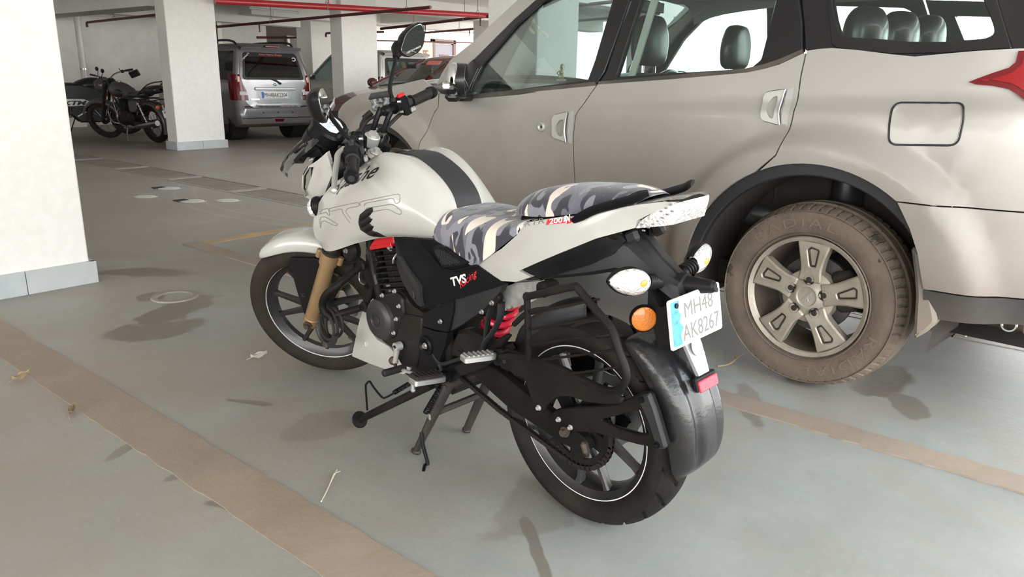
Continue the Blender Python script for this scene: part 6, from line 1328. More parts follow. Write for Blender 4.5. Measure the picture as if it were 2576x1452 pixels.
# roof, hood, windscreen, tailgate, nose
RZ = [(1.62, 1.66), (1.40, 1.715), (.9, 1.745), (.3, 1.745), (-.3, 1.72), (-.72, 1.67)]
P = [[(x, -.02-WB*(z-.075-1.12)+.0, z-.115), (x, -.24, z-.03), (x, -.5, z), (x, -.92, z+.008), (x, -1.34, z), (x, -1.60, z-.03), (x, YC+.02+WB*(z-.075-1.12), z-.115)] for x, z in RZ]
q = MB(); q.patch(P, 4, 3); q.obj('roof', m_car2, suv, 60)
P2 = [[(x, y*(.96)-.04, z-.035) for x, y, z in r] for r in P]; q = MB(); q.patch(P2, 3, 2); q.obj('headliner', m_int, suv, 60)
P = [[(2.34, y_, z) for y_, z in ((-.10, 1.125), (-.35, 1.16), (-.92, 1.185), (-1.49, 1.16), (-1.74, 1.125))], [(2.62, y_, z) for y_, z in ((-.075, 1.108), (-.35, 1.15), (-.92, 1.175), (-1.49, 1.15), (-1.765, 1.108))],
     [(3.0, y_, z) for y_, z in ((-.085, 1.042), (-.35, 1.10), (-.92, 1.125), (-1.49, 1.10), (-1.755, 1.042))], [(3.30, y_, z) for y_, z in ((-.155, .962), (-.4, 1.02), (-.92, 1.045), (-1.44, 1.02), (-1.685, .962))],
     [(3.50, y_, z) for y_, z in ((-.23, .86), (-.4, .91), (-.92, .94), (-1.44, .91), (-1.61, .86))]]
q = MB(); q.patch(P, 4, 4); q.obj('hood', m_car2, suv, 60)
P = [[(3.50+dx, y_, z) for y_, dx in ((-.23, 0), (-.5, .06), (-.92, .09), (-1.34, .06), (-1.61, 0))] for z, dx in ((.86, 0),)]+[[(x+e, y_, z) for y_, e in ((-.20, 0), (-.5, .07), (-.92, .10), (-1.34, .07), (-1.64, 0))] for x, z in ((3.57, .75), (3.60, .6), (3.56, .45), (3.48, .34))]
q = MB(); q.patch(P, 3, 3); q.obj('front_bumper', m_car, suv, 60)
q = MB(); q.box((3.665, -.92, .66), (.03, .9, .22), .01); q.obj('grille', m_print_k, suv)
for s in (0, 1):
    q = MB(); q.ball((3.46, -.30, .80), (.14, .16, .08), 16); q.obj('headlamp', m_lens, suv, M=MIR if s else None)
def wsf(t, y):   # windscreen: t from base to top
    e = abs(y+.92)/.8; x = 2.33-.75*t-.07*e*e*(1-.3*t); z = 1.16+.515*t+.03*t*(1-t)*2-.03*e*e; return (x, -.92+(y+.92)*(1-.17*t), z)
q = MB(); q.patch([[wsf(t, y) for y in np.linspace(-1.70, -.14, 9)] for t in np.linspace(0, 1, 6)], 2, 2); q.obj('windscreen', m_cg, suv, 60)
P = [[(-.72-.0*abs(y+.92), -.92+(y+.92)*.82, 1.60) for y in np.linspace(-1.66, -.18, 7)], [(-.86-.05*(1-((y+.92)/.74)**2), -.92+(y+.92)*.93, 1.25) for y in np.linspace(-1.66, -.18, 7)]]
q = MB(); q.patch(P, 3, 2); q.obj('rear_window', m_pilb, suv, 60)
P = [[(x-.08*(1-((y+.92)/.74)**2), -.92+(y+.92)*1.02, z) for y in np.linspace(-1.66, -.18, 7)] for x, z in ((-.86, 1.25), (-.93, 1.0), (-.95, .78), (-.98, .6), (-.95, .42))]
q = MB(); q.patch(P, 3, 2); q.obj('tailgate', m_car, suv, 60)
q = MB(); q.add([(3.4, -.2, .28), (3.4, -1.64, .28), (-.9, -1.64, .30), (-.9, -.2, .30)], [(0, 1, 2, 3)]); q.box((1.35, -.92, .36), (2.0, 1.5, .1)); q.obj('underbody', m_mudin, suv, 0)
# tail lamp wrapping the corner, fuel flap, handles, key hole
tlp = [(p[0]*1.0, p[2]) for p in [(-0.438,-0.03,1.18),(-0.467,-0.03,1.194),(-0.498,-0.03,1.208),(-0.539,-0.03,1.225),(-0.553,-0.03,1.242),(-0.554,-0.03,1.275),(-0.634,-0.03,1.279),(-0.662,-0.03,1.119),(-0.598,-0.03,1.129),(-0.574,-0.03,1.147),(-0.55,-0.03,1.161),(-0.505,-0.03,1.17),(-0.46,-0.03,1.173)]]
for k in range(2):
    q = MB(); q.panel(tlp, lambda u, v: (u, ys(u, v)+.012, v), .02, flange=.03); tlm = q.obj('tail_lamp', m_tail, suv, 40, M=MIR if k else None)
    q = MB(); q.panel(offset2(tlp, .018), lambda u, v: (u, ys(u, v)+.016, v), .02, flange=.004); q.obj('lamp_lens', mat('lens_bright_red', (.24, .004, .007), .14, spec=.3, coat=.2), tlm, 40, M=MIR if k else None)
fdp = fillet([(p[0], p[2]) for p in [(-0.224,0,1.109),(-0.437,0,1.115),(-0.448,0,1.064),(-0.446,0,0.981),(-0.232,0,0.968),(-0.222,0,1.053)]], .03, 6)
fl = side('fuel_flap', fdp, m_car, off=.004, inset=.006, both=False, flange=.006)
q = MB(); q.tube([(u, ys(u, v)+.0006, v) for u, v in resample(fdp, .02)], .0035, 6, closed=True); q.obj('flap_gap', m_print_k, suv)
q = MB(); kh = [(1.39,0,0.936)][0]; q.lathe([(0, .006), (.008, .006), (.017, .012), (.022, .010), (.024, 0)], n=24, axis='y', M=Matrix.Translation((kh[0], ys(kh[0], kh[2]), kh[2]))); k_ = q.obj('key_lock', m_silver, suv)
q = MB(); q.cyl((kh[0], ys(kh[0], kh[2])+.0055, kh[2]), (kh[0], ys(kh[0], kh[2])+.0065, kh[2]), .007, 12); q.obj('key_slot', m_print_k, k_)
for door, outl, cup, dip in ((front_door, [(1.306,0,0.997),(1.222,0,1.016),(1.23,0,0.98),(1.234,0,0.924),(1.222,0,0.875),(1.304,0,0.89),(1.315,0,0.904),(1.319,0,0.98)], [(1.242,0,0.98),(1.267,0,0.975),(1.287,0,0.955),(1.291,0,0.93),(1.279,0,0.907),(1.258,0,0.898),(1.244,0,0.905)], [(1.224,0,1.014),(1.19,0,1.023),(1.192,0,0.869),(1.222,0,0.875)]),
                             (rear_door, [(0.245,0,1.131),(0.169,0,1.144),(0.176,0,1.114),(0.176,0,1.063),(0.164,0,1.013),(0.233,0,1.026),(0.246,0,1.037),(0.256,0,1.113)], [(0.196,0,1.12),(0.214,0,1.114),(0.228,0,1.096),(0.23,0,1.075),(0.223,0,1.055),(0.208,0,1.037),(0.193,0,1.035)], [(0.17,0,1.141),(0.143,0,1.152),(0.138,0,1.009),(0.164,0,1.013)])):
    o = fillet([(p[0], p[2]) for p in outl], .012, 4); c = fillet([(p[0], p[2]) for p in cup], .008, 3)
    q = MB(); q.panel(o, lambda u, v: (u, ys(u, v)+.010, v), .012, [c], flange=.02); h = q.obj('door_handle', m_silver, door, 40)
    q = MB(); q.panel(c, lambda u, v: (u, ys(u, v)-.002, v), .012, flange=0); q.obj('handle_cup', m_chrome, h, 40)
    q = MB(); q.tube([(u, ys(u, v)+.002, v) for u, v in resample(o, .012)], .003, 6, closed=True); q.obj('handle_gap', m_print_k, h)
    q = MB(); e = [(p[0], p[2]) for p in outl[1:5]]; q.tube(cr([(u, ys(u, v)+.012, v) for u, v in e], 4), .0035, 8); q.obj('handle_edge', m_steel, h)
    q = MB(); q.panel([(p[0], p[2]) for p in dip], lambda u, v: (u, ys(u, v)+.0008, v), .02, flange=0); q.obj('handle_recess', mat('recess_silver', (.42, .41, .39), .4, .3), h, 40)
# door mirror
mm = thing('t', 'x', 'x'); bpy.data.objects.remove(mm)
for k in range(2):
    RZ_ = rotm(Vector((0, 0, 1)), RAD(42), (1.955, .10, 0)); Mk = MIR @ RZ_ if k else RZ_; Mk0 = MIR if k else None
    q = MB(); P = []
    for y, a, b in ((.04, .012, .05), (.07, .026, .08), (.14, .040, .092), (.20, .034, .085), (.235, .018, .06), (.245, .006, .02)):
        P.append([(1.965+a*1.35*cos(t)+.02*(y-.1)-.02, y, 1.145+b*sin(t)) for t in np.linspace(0, 2*pi, 17)[:-1]])
    q.patch(P, 3, 2, closed_v=True); mi_ = q.obj('door_mirror', m_car2, suv, 50, M=Mk)
    q = MB(); q.loft([[(1.905+dx, .14+.098*cos(t)*kk, 1.145+.088*sin(t)*kk) for t in np.linspace(0, 2*pi, 25)[:-1]] for dx, kk in ((.03, 1.05), (-.012, 1.02), (-.02, .97))]); q.obj('mirror_surround', m_pilb, mi_, 40, M=Mk)
    q = MB(); q.loft([[(1.884+dx, .14+.088*cos(t), 1.145+.078*sin(t)) for t in np.linspace(0, 2*pi, 25)[:-1]] for dx in (.004, -.0)]); q.obj('mirror_glass', m_mirror, mi_, 0, M=Mk)
    q = MB(); q.box((1.955, .145, 1.112), (.085, .215, .07), .025); q.box((1.95, .13, 1.065), (.08, .18, .05), .02); q.obj('mirror_base', m_pilb, mi_, 40, M=Mk); q = MB(); q.box((1.97, .02, 1.065), (.12, .16, .05), .015); q.obj('mirror_arm', m_pilb, mi_, 40, M=Mk0)
    q = MB(); q.box((1.975, .19, 1.118), (.05, .135, .04), .01); q.obj('mirror_indicator', m_chrome, mi_, 40, M=Mk)
    q = MB(); q.plate([(p[0], p[2]) for p in [(2.1124,-0.0302,1.15),(2.0642,-0.0462,1.197),(1.9831,-0.0662,1.2557),(1.9215,-0.0507,1.2104),(1.9508,-0.0205,1.1214),(1.9605,-0.0007,1.0631),(2.0418,0.0023,1.0544)]], -.01, .008, bev=.003, fn=wp); q.obj('mirror_sail', m_pilb, mi_, 40, M=Mk0)
# wheels
def car_wheel(xc, Mk, yc=-.115, rot=0.):
    c = (xc, yc, .365); q = MB()
    q.lathe([(.222, .106), (.236, .115), (.240, .108), (.232, .095), (.222, .085)], c, 72); wh = q.obj('wheel', m_alloy, suv, 40, M=Mk)
    q = MB(); q.lathe([(.222, .086), (.214, .06), (.205, -.02), (.205, -.11), (.23, -.115), (.238, -.112)], c, 72); q.obj('wheel_barrel', mat('dark_brown_barrel', (.075, .055, .042), .8, var=(6, .3)), wh, 40, M=Mk)  # inner barrel, a darker brown than the rim lip
    q = MB()
    def gr(th, s):
        u = (th*62/(2*pi)+.35*np.abs(s)) % 1.0; g = np.where((np.abs(s) > .52) & (u < .24), 1., 0.)
        for k_ in (-.45, 0, .45): g = np.maximum(g, np.where(np.abs(s-k_) < .05, 1., 0.))
        return g
    tyre(q, .366, .235, .236, c, 496, gr, .007, shoulder=.80, bulge=1.02)
    tyr = q.obj('tyre', m_mud, wh, 40, M=Mk)
    r0 = MB()
    for rr_ in (.250, .338): r0.lathe([(rr_-.003, .119), (rr_, .1225), (rr_+.003, .119)], c, 96)
    r0.obj('tyre_rib', m_mud, tyr, 40, M=Mk)
    v, f = TXT['tyre']
    for st in (RAD(232), RAD(75)):
        W = v[:, 0].max(); k = MB(); k.add([(xc+(.278+.036*p[1])*cos(st+(p[0]/W-.5)*1.15), .121+yc, .365+(.278+.036*p[1])*sin(st+(p[0]/W-.5)*1.15)) for p in v], f); k.obj('tyre_lettering', mat('dusty_letter', (.155, .122, .092), .85), tyr, 0, M=Mk, recalc=False)
    for j in range(5):
        a = RAD(90+2+72*j+rot); ca, sa = cos(a), sin(a)
        def fn(u, v, w, ca=ca, sa=sa): return (xc-(u*sa*0+0)-(-(u*ca-v*sa)), yc+.088+w-.10*max(0, .13-u)*.6, .365+u*sa+v*ca)
        out = fillet([(.060, -.046), (.108, -.040), (.150, -.050), (.222, -.070), (.222, .064), (.150, .046), (.108, .041), (.060, .047)], .010, 3)
        hole = fillet([(.122, -.004), (.186, -.022), (.196, -.012), (.190, .020), (.124, .016)], .005, 3)
        q = MB(); q.plate(out, -.03, .012, [hole], bev=.006, fn=fn); sp = q.obj('spoke', m_alloy, wh, 40, M=Mk)
        q = MB(); q.plate(offset2(hole, .004), -.01, .004, bev=.002, fn=fn); q.obj('spoke_insert', m_alloy, sp, 40, M=Mk)
        q = MB(); q.tube([fn(p[0], p[1], .006) for p in resample(hole, .01)], .0025, 6, closed=True); q.obj('insert_groove', m_mudin, sp, 40, M=Mk)
        lr = .066; p = (xc+lr*1.06*ca, yc+.090, .365+lr*1.06*sa); q = MB(); q.lathe([(0, .012), (.008, .012), (.011, .008), (.012, 0), (.018, .001), (.0205, .008), (.022, -.006)], p, 18); q.obj('wheel_nut', m_mudin, wh, 40, M=Mk)
    q = MB(); q.lathe([(0, .013), (.036, .012), (.040, .017), (.050, .016), (.056, .010), (.096, .006), (.104, .0), (.108, -.04)], (xc, yc+.080, .365), 40); hubm = q.obj('hub', m_alloy, wh, 40, M=Mk)
    q = MB()
    for s_ in (-1, 0, 1): q.tube(cr([(xc+.012*s_+.004, yc+.0925, .365-.018), (xc+.004*s_, yc+.0925, .365), (xc-.010+.007*s_, yc+.0925, .365+.016-.004*s_), (xc-.016, yc+.0925, .365+.008)], 5), .0022, 6)
    q.obj('hub_emblem', m_silver, hubm, 40, M=Mk)
    q = MB(); q.lathe([(0, .0), (.10, .0), (.15, .0), (.15, -.02), (.11, -.03), (.05, -.03)], (xc, yc+.02, .365), 40); q.obj('brake_disc', mat('worn_disc', (.13, .125, .12), .45, .6), wh, 40, M=Mk)
    q = MB(); q.box((xc-.12, yc+.02, .40), (.09, .08, .16), .02, M=Matrix.Rotation(.3, 3, 'Y')); q.obj('brake_caliper', m_mudin, wh, 40, M=Mk)
for xc in (0, 2.7):
    for k in range(2): car_wheel(xc, MIR if k else None, rot=0 if xc == 0 else 20)
# cabin
q = MB(); q.box((1.98, -.92, .97), (.42, 1.50, .22), .05); P = [[(2.30, y, 1.10) for y in (-1.6, -1.2, -.92, -.6, -.24)], [(2.05, y, 1.135+.01*(y < -1)) for y in (-1.6, -1.2, -.92, -.6, -.24)], [(1.80, y, 1.10) for y in (-1.6, -1.2, -.92, -.6, -.24)], [(1.74, y, .95) for y in (-1.6, -1.2, -.92, -.6, -.24)]]; q.patch(P, 3, 3); q.ball((1.84, -1.28, 1.12), (.12, .22, .09), 16); q.obj('dashboard', m_dash, suv, 50)
q = MB(); q.lathe([(.175+.014*cos(a), .014*sin(a)) for a in np.linspace(0, 2*pi, 9)[:-1]], n=36, axis='x', closed=True, M=Matrix.Translation((1.60, -1.28, 1.06)) @ Matrix.Rotation(RAD(-24), 4, 'Y')); q.box((1.61, -1.28, 1.06), (.04, .16, .12), .02); q.tube([(1.61, -1.43, 1.07), (1.61, -1.13, 1.07)], .012, 8); q.obj('steering_wheel', m_leather, suv, 50)
def seat(x, y, w, hr, name='front_seat', zt=1.20):
    P = []
    for z, dx, hw, th in ((.62, 0, w*.95, .10), (.85, -.03, w, .11), (1.05, -.07, w*.92, .10), (zt-.06, -.10, w*.80, .075), (zt-.005, -.115, w*.62, .045), (zt, -.118, w*.3, .02)):
        P.append([(x+dx+th*.6*cos(t), y+hw*(abs(sin(t))**.6)*(1 if sin(t) > 0 else -1), z) for t in np.linspace(0, 2*pi, 17)[:-1]])
    q = MB(); q.patch(P, 3, 2, closed_v=True); q.box((x+.22, y, .60), (.5, w*2, .16), .05); s_ = q.obj(name, m_leather, suv, 60)
    if hr:
        P = []
        for z, hw, th in ((zt+.035, .075, .035), (zt+.06, .118, .05), (zt+.13, .132, .055), (zt+.20, .122, .052), (zt+.26, .085, .04), (zt+.275, .03, .012)):
            P.append([(x-.10+th*cos(t), y+hw*(abs(sin(t))**.7)*(1 if sin(t) > 0 else -1), z) for t in np.linspace(0, 2*pi, 17)[:-1]])
        q = MB(); q.patch(P, 3, 2, closed_v=True); q.obj('headrest', m_leather, s_, 60)
        q = MB(); [q.cyl((x-.10, y+o, zt-.03), (x-.10, y+o, zt+.06), .007, 8) for o in (-.05, .05)]; q.obj('headrest_post', m_chrome, s_)
seat(1.22, -.46, .25, True); seat(1.22, -1.30, .25, True)
seat(.32, -.92, .64, False, 'rear_bench', 1.14)
for p in [(0.126,-0.42,1.376),(0.131,-0.8,1.385),(0.131,-1.16,1.393)]:
    q = MB(); P = []
    for z, hw, th in ((p[2]-.12, .12, .05), (p[2]-.05, .15, .07), (p[2]+.03, .14, .065), (p[2]+.075, .09, .045), (p[2]+.085, .03, .015)): P.append([(p[0]-.06+th*cos(t), p[1]+hw*sin(t), z) for t in np.linspace(0, 2*pi, 15)[:-1]])
    q.patch(P, 3, 2, closed_v=True); q.obj('rear_headrest', m_leather, suv, 60)
q = MB(); q.box((-.35, -.92, 1.02), (.9, 1.45, .14), .05); q.box((.0, -.92, .80), (.12, 1.4, .5), .05); q.obj('rear_seat_bench', m_leather, suv, 50)
for k in range(2):
    q = MB(); q.add([(2.15, -.10, .5), (.62, -.10, .5), (.45, -.10, .95), (-.8, -.10, .97), (-.8, -.10, 1.27), (.16, -.06, 1.27), (.35, -.06, 1.20), (2.15, -.08, 1.03)], [(0, 1, 2, 3, 4, 5, 6, 7)]); q.obj('door_lining', m_dash, suv, 0, M=MIR if k else None)
q = MB(); q.box((1.47, -.92, 1.56), (.05, .24, .07), .02); q.cyl((1.50, -.92, 1.58), (1.56, -.92, 1.64), .012, 8); rv = q.obj('rear_view_mirror', m_print_k, suv); q = MB(); q.box((1.443, -.92, 1.56), (.004, .22, .055), .002); q.obj('mirror_glass', m_mirror, rv, 0)
q = MB(); [q.box((1.46, y, 1.655), (.16, .4, .025), .01) for y in (-.5, -1.34)]; q.obj('sun_visor', m_beige, suv)
# little idol on the dashboard: stands there, so a thing of its own
fig = thing('figurine', 'tiny pale gold seated figurine standing on the silver car dashboard', 'figurine', (0, 0, 0))
m_fig = mat('pale_gold', (.55, .47, .30), .4, .4)
q = MB(); q.lathe([(0, 0), (.030, 0), (.032, .008), (.022, .012), (.0, .012)], n=20, axis='z'); q.obj('plinth', m_fig, fig)
q = MB(); q.ball((0, 0, .028), (.020, .024, .016), 14); q.ball((0, 0, .052), (.013, .016, .020), 14); q.ball((0, 0, .080), (.010, .011, .012), 14); [q.tube(cr([(0, s*.014, .062), (.012, s*.026, .05), (.018, s*.012, .04)], 4), .004, 6) for s in (-1, 1)]; q.obj('body', m_fig, fig)
q = MB(); q.lathe([(.018, .0), (.021, .002), (.018, .004)], n=24, axis='x', M=Matrix.Translation((-.008, 0, .082))); q.lathe([(.010, .09), (.007, .098), (.0, .106)], n=12, axis='z'); q.obj('halo', m_fig, fig)
bpy.context.view_layer.update(); fig.matrix_world = suv.matrix_world @ Matrix.Translation((2.05, -.86, 1.150))
# exhaust and tow ring under the bumper
q = MB(); et = [(-0.624,-0.25,0.365)][0]; q.tube([(et[0]+.5, -.25, et[2]+.01), (et[0], -.25, et[2]), (et[0]-.06, -.25, et[2])], .028, 16); q.obj('exhaust_tip', m_rust, suv); q = MB(); q.lathe([(.022+.005*cos(a), .005*sin(a)) for a in np.linspace(0, 2*pi, 7)[:-1]], (et[0]-.02, -.20, et[2]+.005), 20, closed=True); q.obj('tow_ring', m_steel, suv)
# ================================================================== CARS AND BIKES FURTHER BACK
m_grey = mat('grey_metallic_paint', (.27, .265, .275), .28, .5, coat=.6)
m_pale = mat('pale_silver_paint', (.64, .64, .62), .32, .3, coat=.5)
m_mar = mat('maroon_paint', (.095, .022, .022), .25, .3, coat=.8)
m_tint = glass('tinted_glass', (.30, .31, .31), .05); m_tint2 = glass('light_glass', (.55, .66, .64), .07)
m_trim = mat('black_car_trim', (.02, .02, .021), .5)
m_cabin = mat('dark_cabin', (.035, .034, .035), .8)
def ring(z, xr, xf, hw, r, n=6): return [(p[0], p[1], z) for p in fillet([(xr, -hw), (xf, -hw), (xf, hw), (xr, hw)], r, n)]
def far_car(name, label, loc, rz, paint, low, glassL, roof, tint, wb, tr, tw, track, belt):
    t = thing(name, label, 'car', loc, RAD(rz))
    q = MB(); q.loft([ring(*l) for l in low]); body = q.obj('body', paint, t, 40)
    q = MB(); q.loft([ring(*l) for l in glassL], cap=False); q.obj('window_glass', tint, t, 40, recalc=True)
    q = MB(); q.loft([ring(*l) for l in roof]); q.obj('roof', paint, t, 50)
    # window posts
    def gp(z, kind, s):
        for a, b in zip(glassL, glassL[1:]):
            if a[0] <= z <= b[0]+1e-6: k = (z-a[0])/(b[0]-a[0]); xr, xf, hw = [a[i]+(b[i]-a[i])*k for i in (1, 2, 3)]; break
        else: xr, xf, hw = glassL[-1][1:4]
        if kind == 'A': return (xf-.06, s*(hw-.03), z)
        if kind == 'D': return (xr+.06, s*(hw-.035), z)
        if kind == 'R': return (xr+.02, s*(hw-.06), z)
        return (kind, s*(hw+.004), z)
    zs = [l[0] for l in glassL]; zz = np.linspace(zs[0], zs[-1], 7)
    for s in (1, -1):
        for kind, r, m in (('A', .035, paint), (belt[0], .035, m_trim), (belt[1], .035, m_trim), ('D', .062, paint)):
            q = MB(); q.tube([gp(z, kind, s) for z in zz], r, 8); q.obj('window_post', m, t, 50)
    # wheels
    for x in (0, wb):
        for s in (1, -1):
            c = (x, s*(track-tw/2), tr); q = MB(); tyre(q, tr, tw, tr*.66, c, 56)
            w = q.obj('wheel', m_tyr, t, 40); q = MB(); q.lathe([(0, s*.02), (tr*.2, s*.03), (tr*.62, s*.04), (tr*.67, s*.06), (tr*.67, -s*.06)], (x, s*(track-tw/2)+s*.03, tr), 28); q.obj('wheel_disc', m_alu if paint is not m_grey else m_gblk, w, 40)
            q = MB(); q.lathe([(tr*1.14*1.0, s*.0), (tr*1.02, s*-.02), (tr*1.0, -s*.3)], (x, s*(track+.004), tr), 30); q.obj('wheel_well', m_void, t, 40)
    q = MB(); q.box((wb/2, 0, .30), (wb+.9, track*1.5, .12)); q.cyl((0, -track+.2, .27), (0, track-.2, .27), .045, 10); q.obj('underbody', m_void, t, 0)
    # cabin
    for x in (wb*.62, wb*.20):
        for y in (-.34, .34):
            q = MB(); q.box((x, y, .85), (.16, .46, .62), .06, M=Matrix.Rotation(-.2, 3, 'Y')); q.box((x-.1, y, 1.27), (.09, .26, .18), .04); q.obj('seat', m_cabin, t, 50)
    q = MB(); q.box((wb*.9, 0, glassL[0][0]-.13), (.30, track*1.5, .16), .05); q.obj('dashboard', m_cabin, t, 50)
    q = MB(); q.box((wb*.83, 0, glassL[-1][0]-.11), (.03, .22, .06), .01); q.obj('rear_view_mirror', m_print_k, t)
    for s in (1, -1):
        q = MB(); q.ball((wb*.86, s*(glassL[0][3]+.12), glassL[0][0]+.06), (.07, .10, .075), 14); q.box((wb*.86, s*(glassL[0][3]+.02), glassL[0][0]+.0), (.06, .10, .03), .01); mr = q.obj('door_mirror', paint, t)
        q = MB(); q.box((wb*.86-.066, s*(glassL[0][3]+.13), glassL[0][0]+.06), (.01, .14, .10), .004); q.obj('mirror_glass', m_mirror, mr, 0)
        for x in (.35, 1.25):
            q = MB(); q.box((x+.08, s*(low[4][3]+.004), .86), (.17, .03, .035), .01); q.obj('door_handle', paint, t)
    return t, body
def hatch(label, loc, rz, paint, plate=True, rails=True):
    low = [(.24, -.46, 2.92, .69, .12), (.30, -.56, 3.04, .725, .16), (.42, -.585, 3.08, .742, .17), (.56, -.575, 3.08, .745, .17), (.59, -.545, 3.06, .745, .16), (.80, -.525, 3.02, .742, .15), (.93, -.515, 2.92, .735, .15), (1.0, -.51, 2.62, .718, .14), (1.03, -.508, 2.46, .705, .13)]
    gl = [(1.03, -.508, 2.46, .700, .12), (1.25, -.465, 2.12, .655, .12), (1.42, -.415, 1.86, .612, .12), (1.53, -.375, 1.69, .578, .12)]
    rf = [(1.52, -.40, 1.72, .588, .12), (1.565, -.385, 1.68, .580, .13), (1.625, -.33, 1.52, .53, .16), (1.652, -.20, 1.30, .42, .2)]
    t, body = far_car('hatchback_car', label, loc, rz, paint, low, gl, rf, m_tint if rails else m_tint2, 2.36, .285, .165, .735, (1.22, .42))
    def xr(z): return float(np.interp(z, [.24, .30, .42, .56, .59, .80, .93, 1.03, 1.25, 1.42, 1.53, 1.6], [-.46, -.56, -.585, -.575, -.545, -.525, -.515, -.508, -.465, -.415, -.375, -.34]))
    def rf_(y, z, w=0.): return (xr(z)-w+.09*max(0, abs(y)-.30)**2*1.2, y, z)
    def rplate(name, poly, m, t0=-.02, t1=.008, holes=(), bev=.002, parent=None, step=0, label=None):
        q = MB()
        if step: q.panel(poly, lambda u, v: rf_(u, v, t1), step, holes, .02, (1, 0, 0))
        else: q.plate(poly, t0, t1, holes, bev, fn=lambda u, v, w: rf_(u, v, w))
        return q.obj(name, m, parent or t, 40, label)
    win = fillet([(-.585, 1.045), (.585, 1.045), (.50, 1.50), (-.50, 1.50)], .06, 5)
    hg = rplate('hatch', fillet([(-.46, .575), (.46, .575), (.56, .66), (.635, 1.02), (.545, 1.56), (-.545, 1.56), (-.635, 1.02), (-.56, .66)], .05, 4), paint, 0, .012, [win], step=.05)
    rplate('rear_window_band', fillet([(-.60, 1.025), (.60, 1.025), (.515, 1.515), (-.515, 1.515)], .06, 5), m_print_k, 0, .008, [fillet([(-.535, 1.085), (.535, 1.085), (.47, 1.43), (-.47, 1.43)], .05, 5)], step=.05, parent=hg)
    rplate('rear_window', win, m_tint if rails else m_tint2, 0, .006, step=.08, parent=hg)
    for s in (1, -1):
        q = MB(); secs = []
        for z, yi in ((.70, .50), (.76, .50), (.86, .535), (.98, .585), (1.09, .615), (1.13, .635)):
            x = xr(z); secs.append([(x-.006, s*yi, z), (x-.012, s*.62, z), (x+.02, s*.715, z), (x+.07, s*.752, z), (x+.19, s*.756, z), (x+.12, s*.60, z), (x+.04, s*yi, z)])
        q.loft(secs); tl_ = q.obj('tail_lamp', m_tail, t, 40)
        q = MB(); q.add([(xr(z)-.014+(.03 if k else 0)*0, s*y, z) for z, y, k in ((.79, .52, 0), (.79, .66, 1), (.85, .66, 1), (.85, .54, 0))], [(0, 1, 2, 3)]); q.box((xr(.82)-.008, s*.60, .82), (.02, .13, .06), .005); q.obj('reverse_lamp', m_lens, tl_)
        q = MB(); q.box((xr(1.06)-.0, s*.655, 1.05), (.03, .05, .10), .01); q.obj('turn_lamp', mat('amber_lamp', (.75, .42, .28), .2, coat=1.), tl_)
    q = MB(); q.tube([rf_(y, .588, .004) for y in np.linspace(-.60, .60, 14)], .014, 6); q.obj('hatch_gap', m_print_k, t)
    q = MB(); q.tube([rf_(y, .40, .004) for y in np.linspace(-.66, .66, 14)], .007, 6); q.obj('bumper_crease', m_gblk, t)
    rplate('plate_recess', fillet([(-.30, .70), (.30, .70), (.36, .86), (-.36, .86)], .03, 3), paint, 0, .014, [fillet([(-.28, .715), (.28, .715), (.325, .85), (-.325, .85)], .025, 3)], parent=hg)
    q = MB(); q.box((xr(.9)-.022, 0, .895), (.035, .78, .05), .012); q.obj('chrome_bar', mat('bright_bar', (.75, .75, .75), .35, .6), t)
    if plate:
        q = MB(); q.box((xr(.79)-.012, .02, .788), (.012, .50, .115), .003); np_ = q.obj('number_plate', mat('plate_white', (.86, .86, .86), .25), t)
        q = MB(); q.box((xr(.79)-.0185, .248, .788), (.002, .038, .105)); q.obj('plate_strip', mat('plate_blue2', (.03, .17, .60), .4), np_, 0, label='blue strip of the plate')
        lettering('plate', lambda u, v: (xr(.79)-.0195, .222-u, .752+v), 'plate_lettering', m_print_k, np_, w=.43, h=.075)
        lettering('annu', lambda u, v: rf_(.215-u, 1.452+v, .010), 'window_lettering', mat('coral_print', (.62, .13, .10), .5), hg, w=.44, h=.036, label='coral name lettering on the rear window')
        lettering('patwa', lambda u, v: rf_(.52-u*.75+v*.5, 1.36+u*.62+v*.75, .010), 'window_lettering', m_print_w, hg, w=.19, h=.036)
        q = MB(); q.tube([rf_(-.44+.034*cos(a), 1.40+.028*sin(a), .011) for a in np.linspace(.4, 5.6, 12)], .009, 6); q.obj('window_sticker', m_print_w, hg)
        lettering('wag', lambda u, v: rf_(.475-u, .705+v, .016), 'badge', m_steel, hg, w=.16, h=.026)
        q = MB(); [q.box(rf_(-.53, .72+.03*k, .015), (.01, .06, .02), .004) for k in range(2)]; q.obj('badge', m_steel, hg)
        q = MB(); q.box(rf_(-.55, .86, .014), (.008, .06, .05), .003); q.obj('paper_sticker', m_print_w, hg)
    q = MB()
    for s in (1, -1): q.tube([rf_(s*a_, .965+s*b_, .016) for a_, b_ in ((.03, .002), (.0, .024), (-.03, .006), (.0, -.004), (.014, -.008))], .0065, 6)
    q.obj('maker_emblem', m_chrome, hg)
    q = MB(); q.tube([rf_(-.10, .985, .03), rf_(-.03, 1.03, .032), rf_(.06, 1.06, .03)], .012, 8); q.tube([rf_(.05, 1.055, .03), rf_(.35, 1.065, .025), rf_(.5, 1.05, .022)], .007, 6); q.cyl(rf_(-.10, .985, .0), rf_(-.10, .985, .035), .02, 10); q.obj('rear_wiper', m_print_k, t)
    q = MB(); q.patch([[(-.30, y, 1.605) for y in np.linspace(-.56, .56, 7)], [(-.45, y*1.0, 1.60) for y in np.linspace(-.57, .57, 7)], [(-.50, y, 1.575) for y in np.linspace(-.56, .56, 7)], [(-.46, y, 1.545) for y in np.linspace(-.55, .55, 7)], [(-.33, y, 1.545) for y in np.linspace(-.54, .54, 7)]], 2, 2); sp = q.obj('roof_spoiler', paint, t, 50)
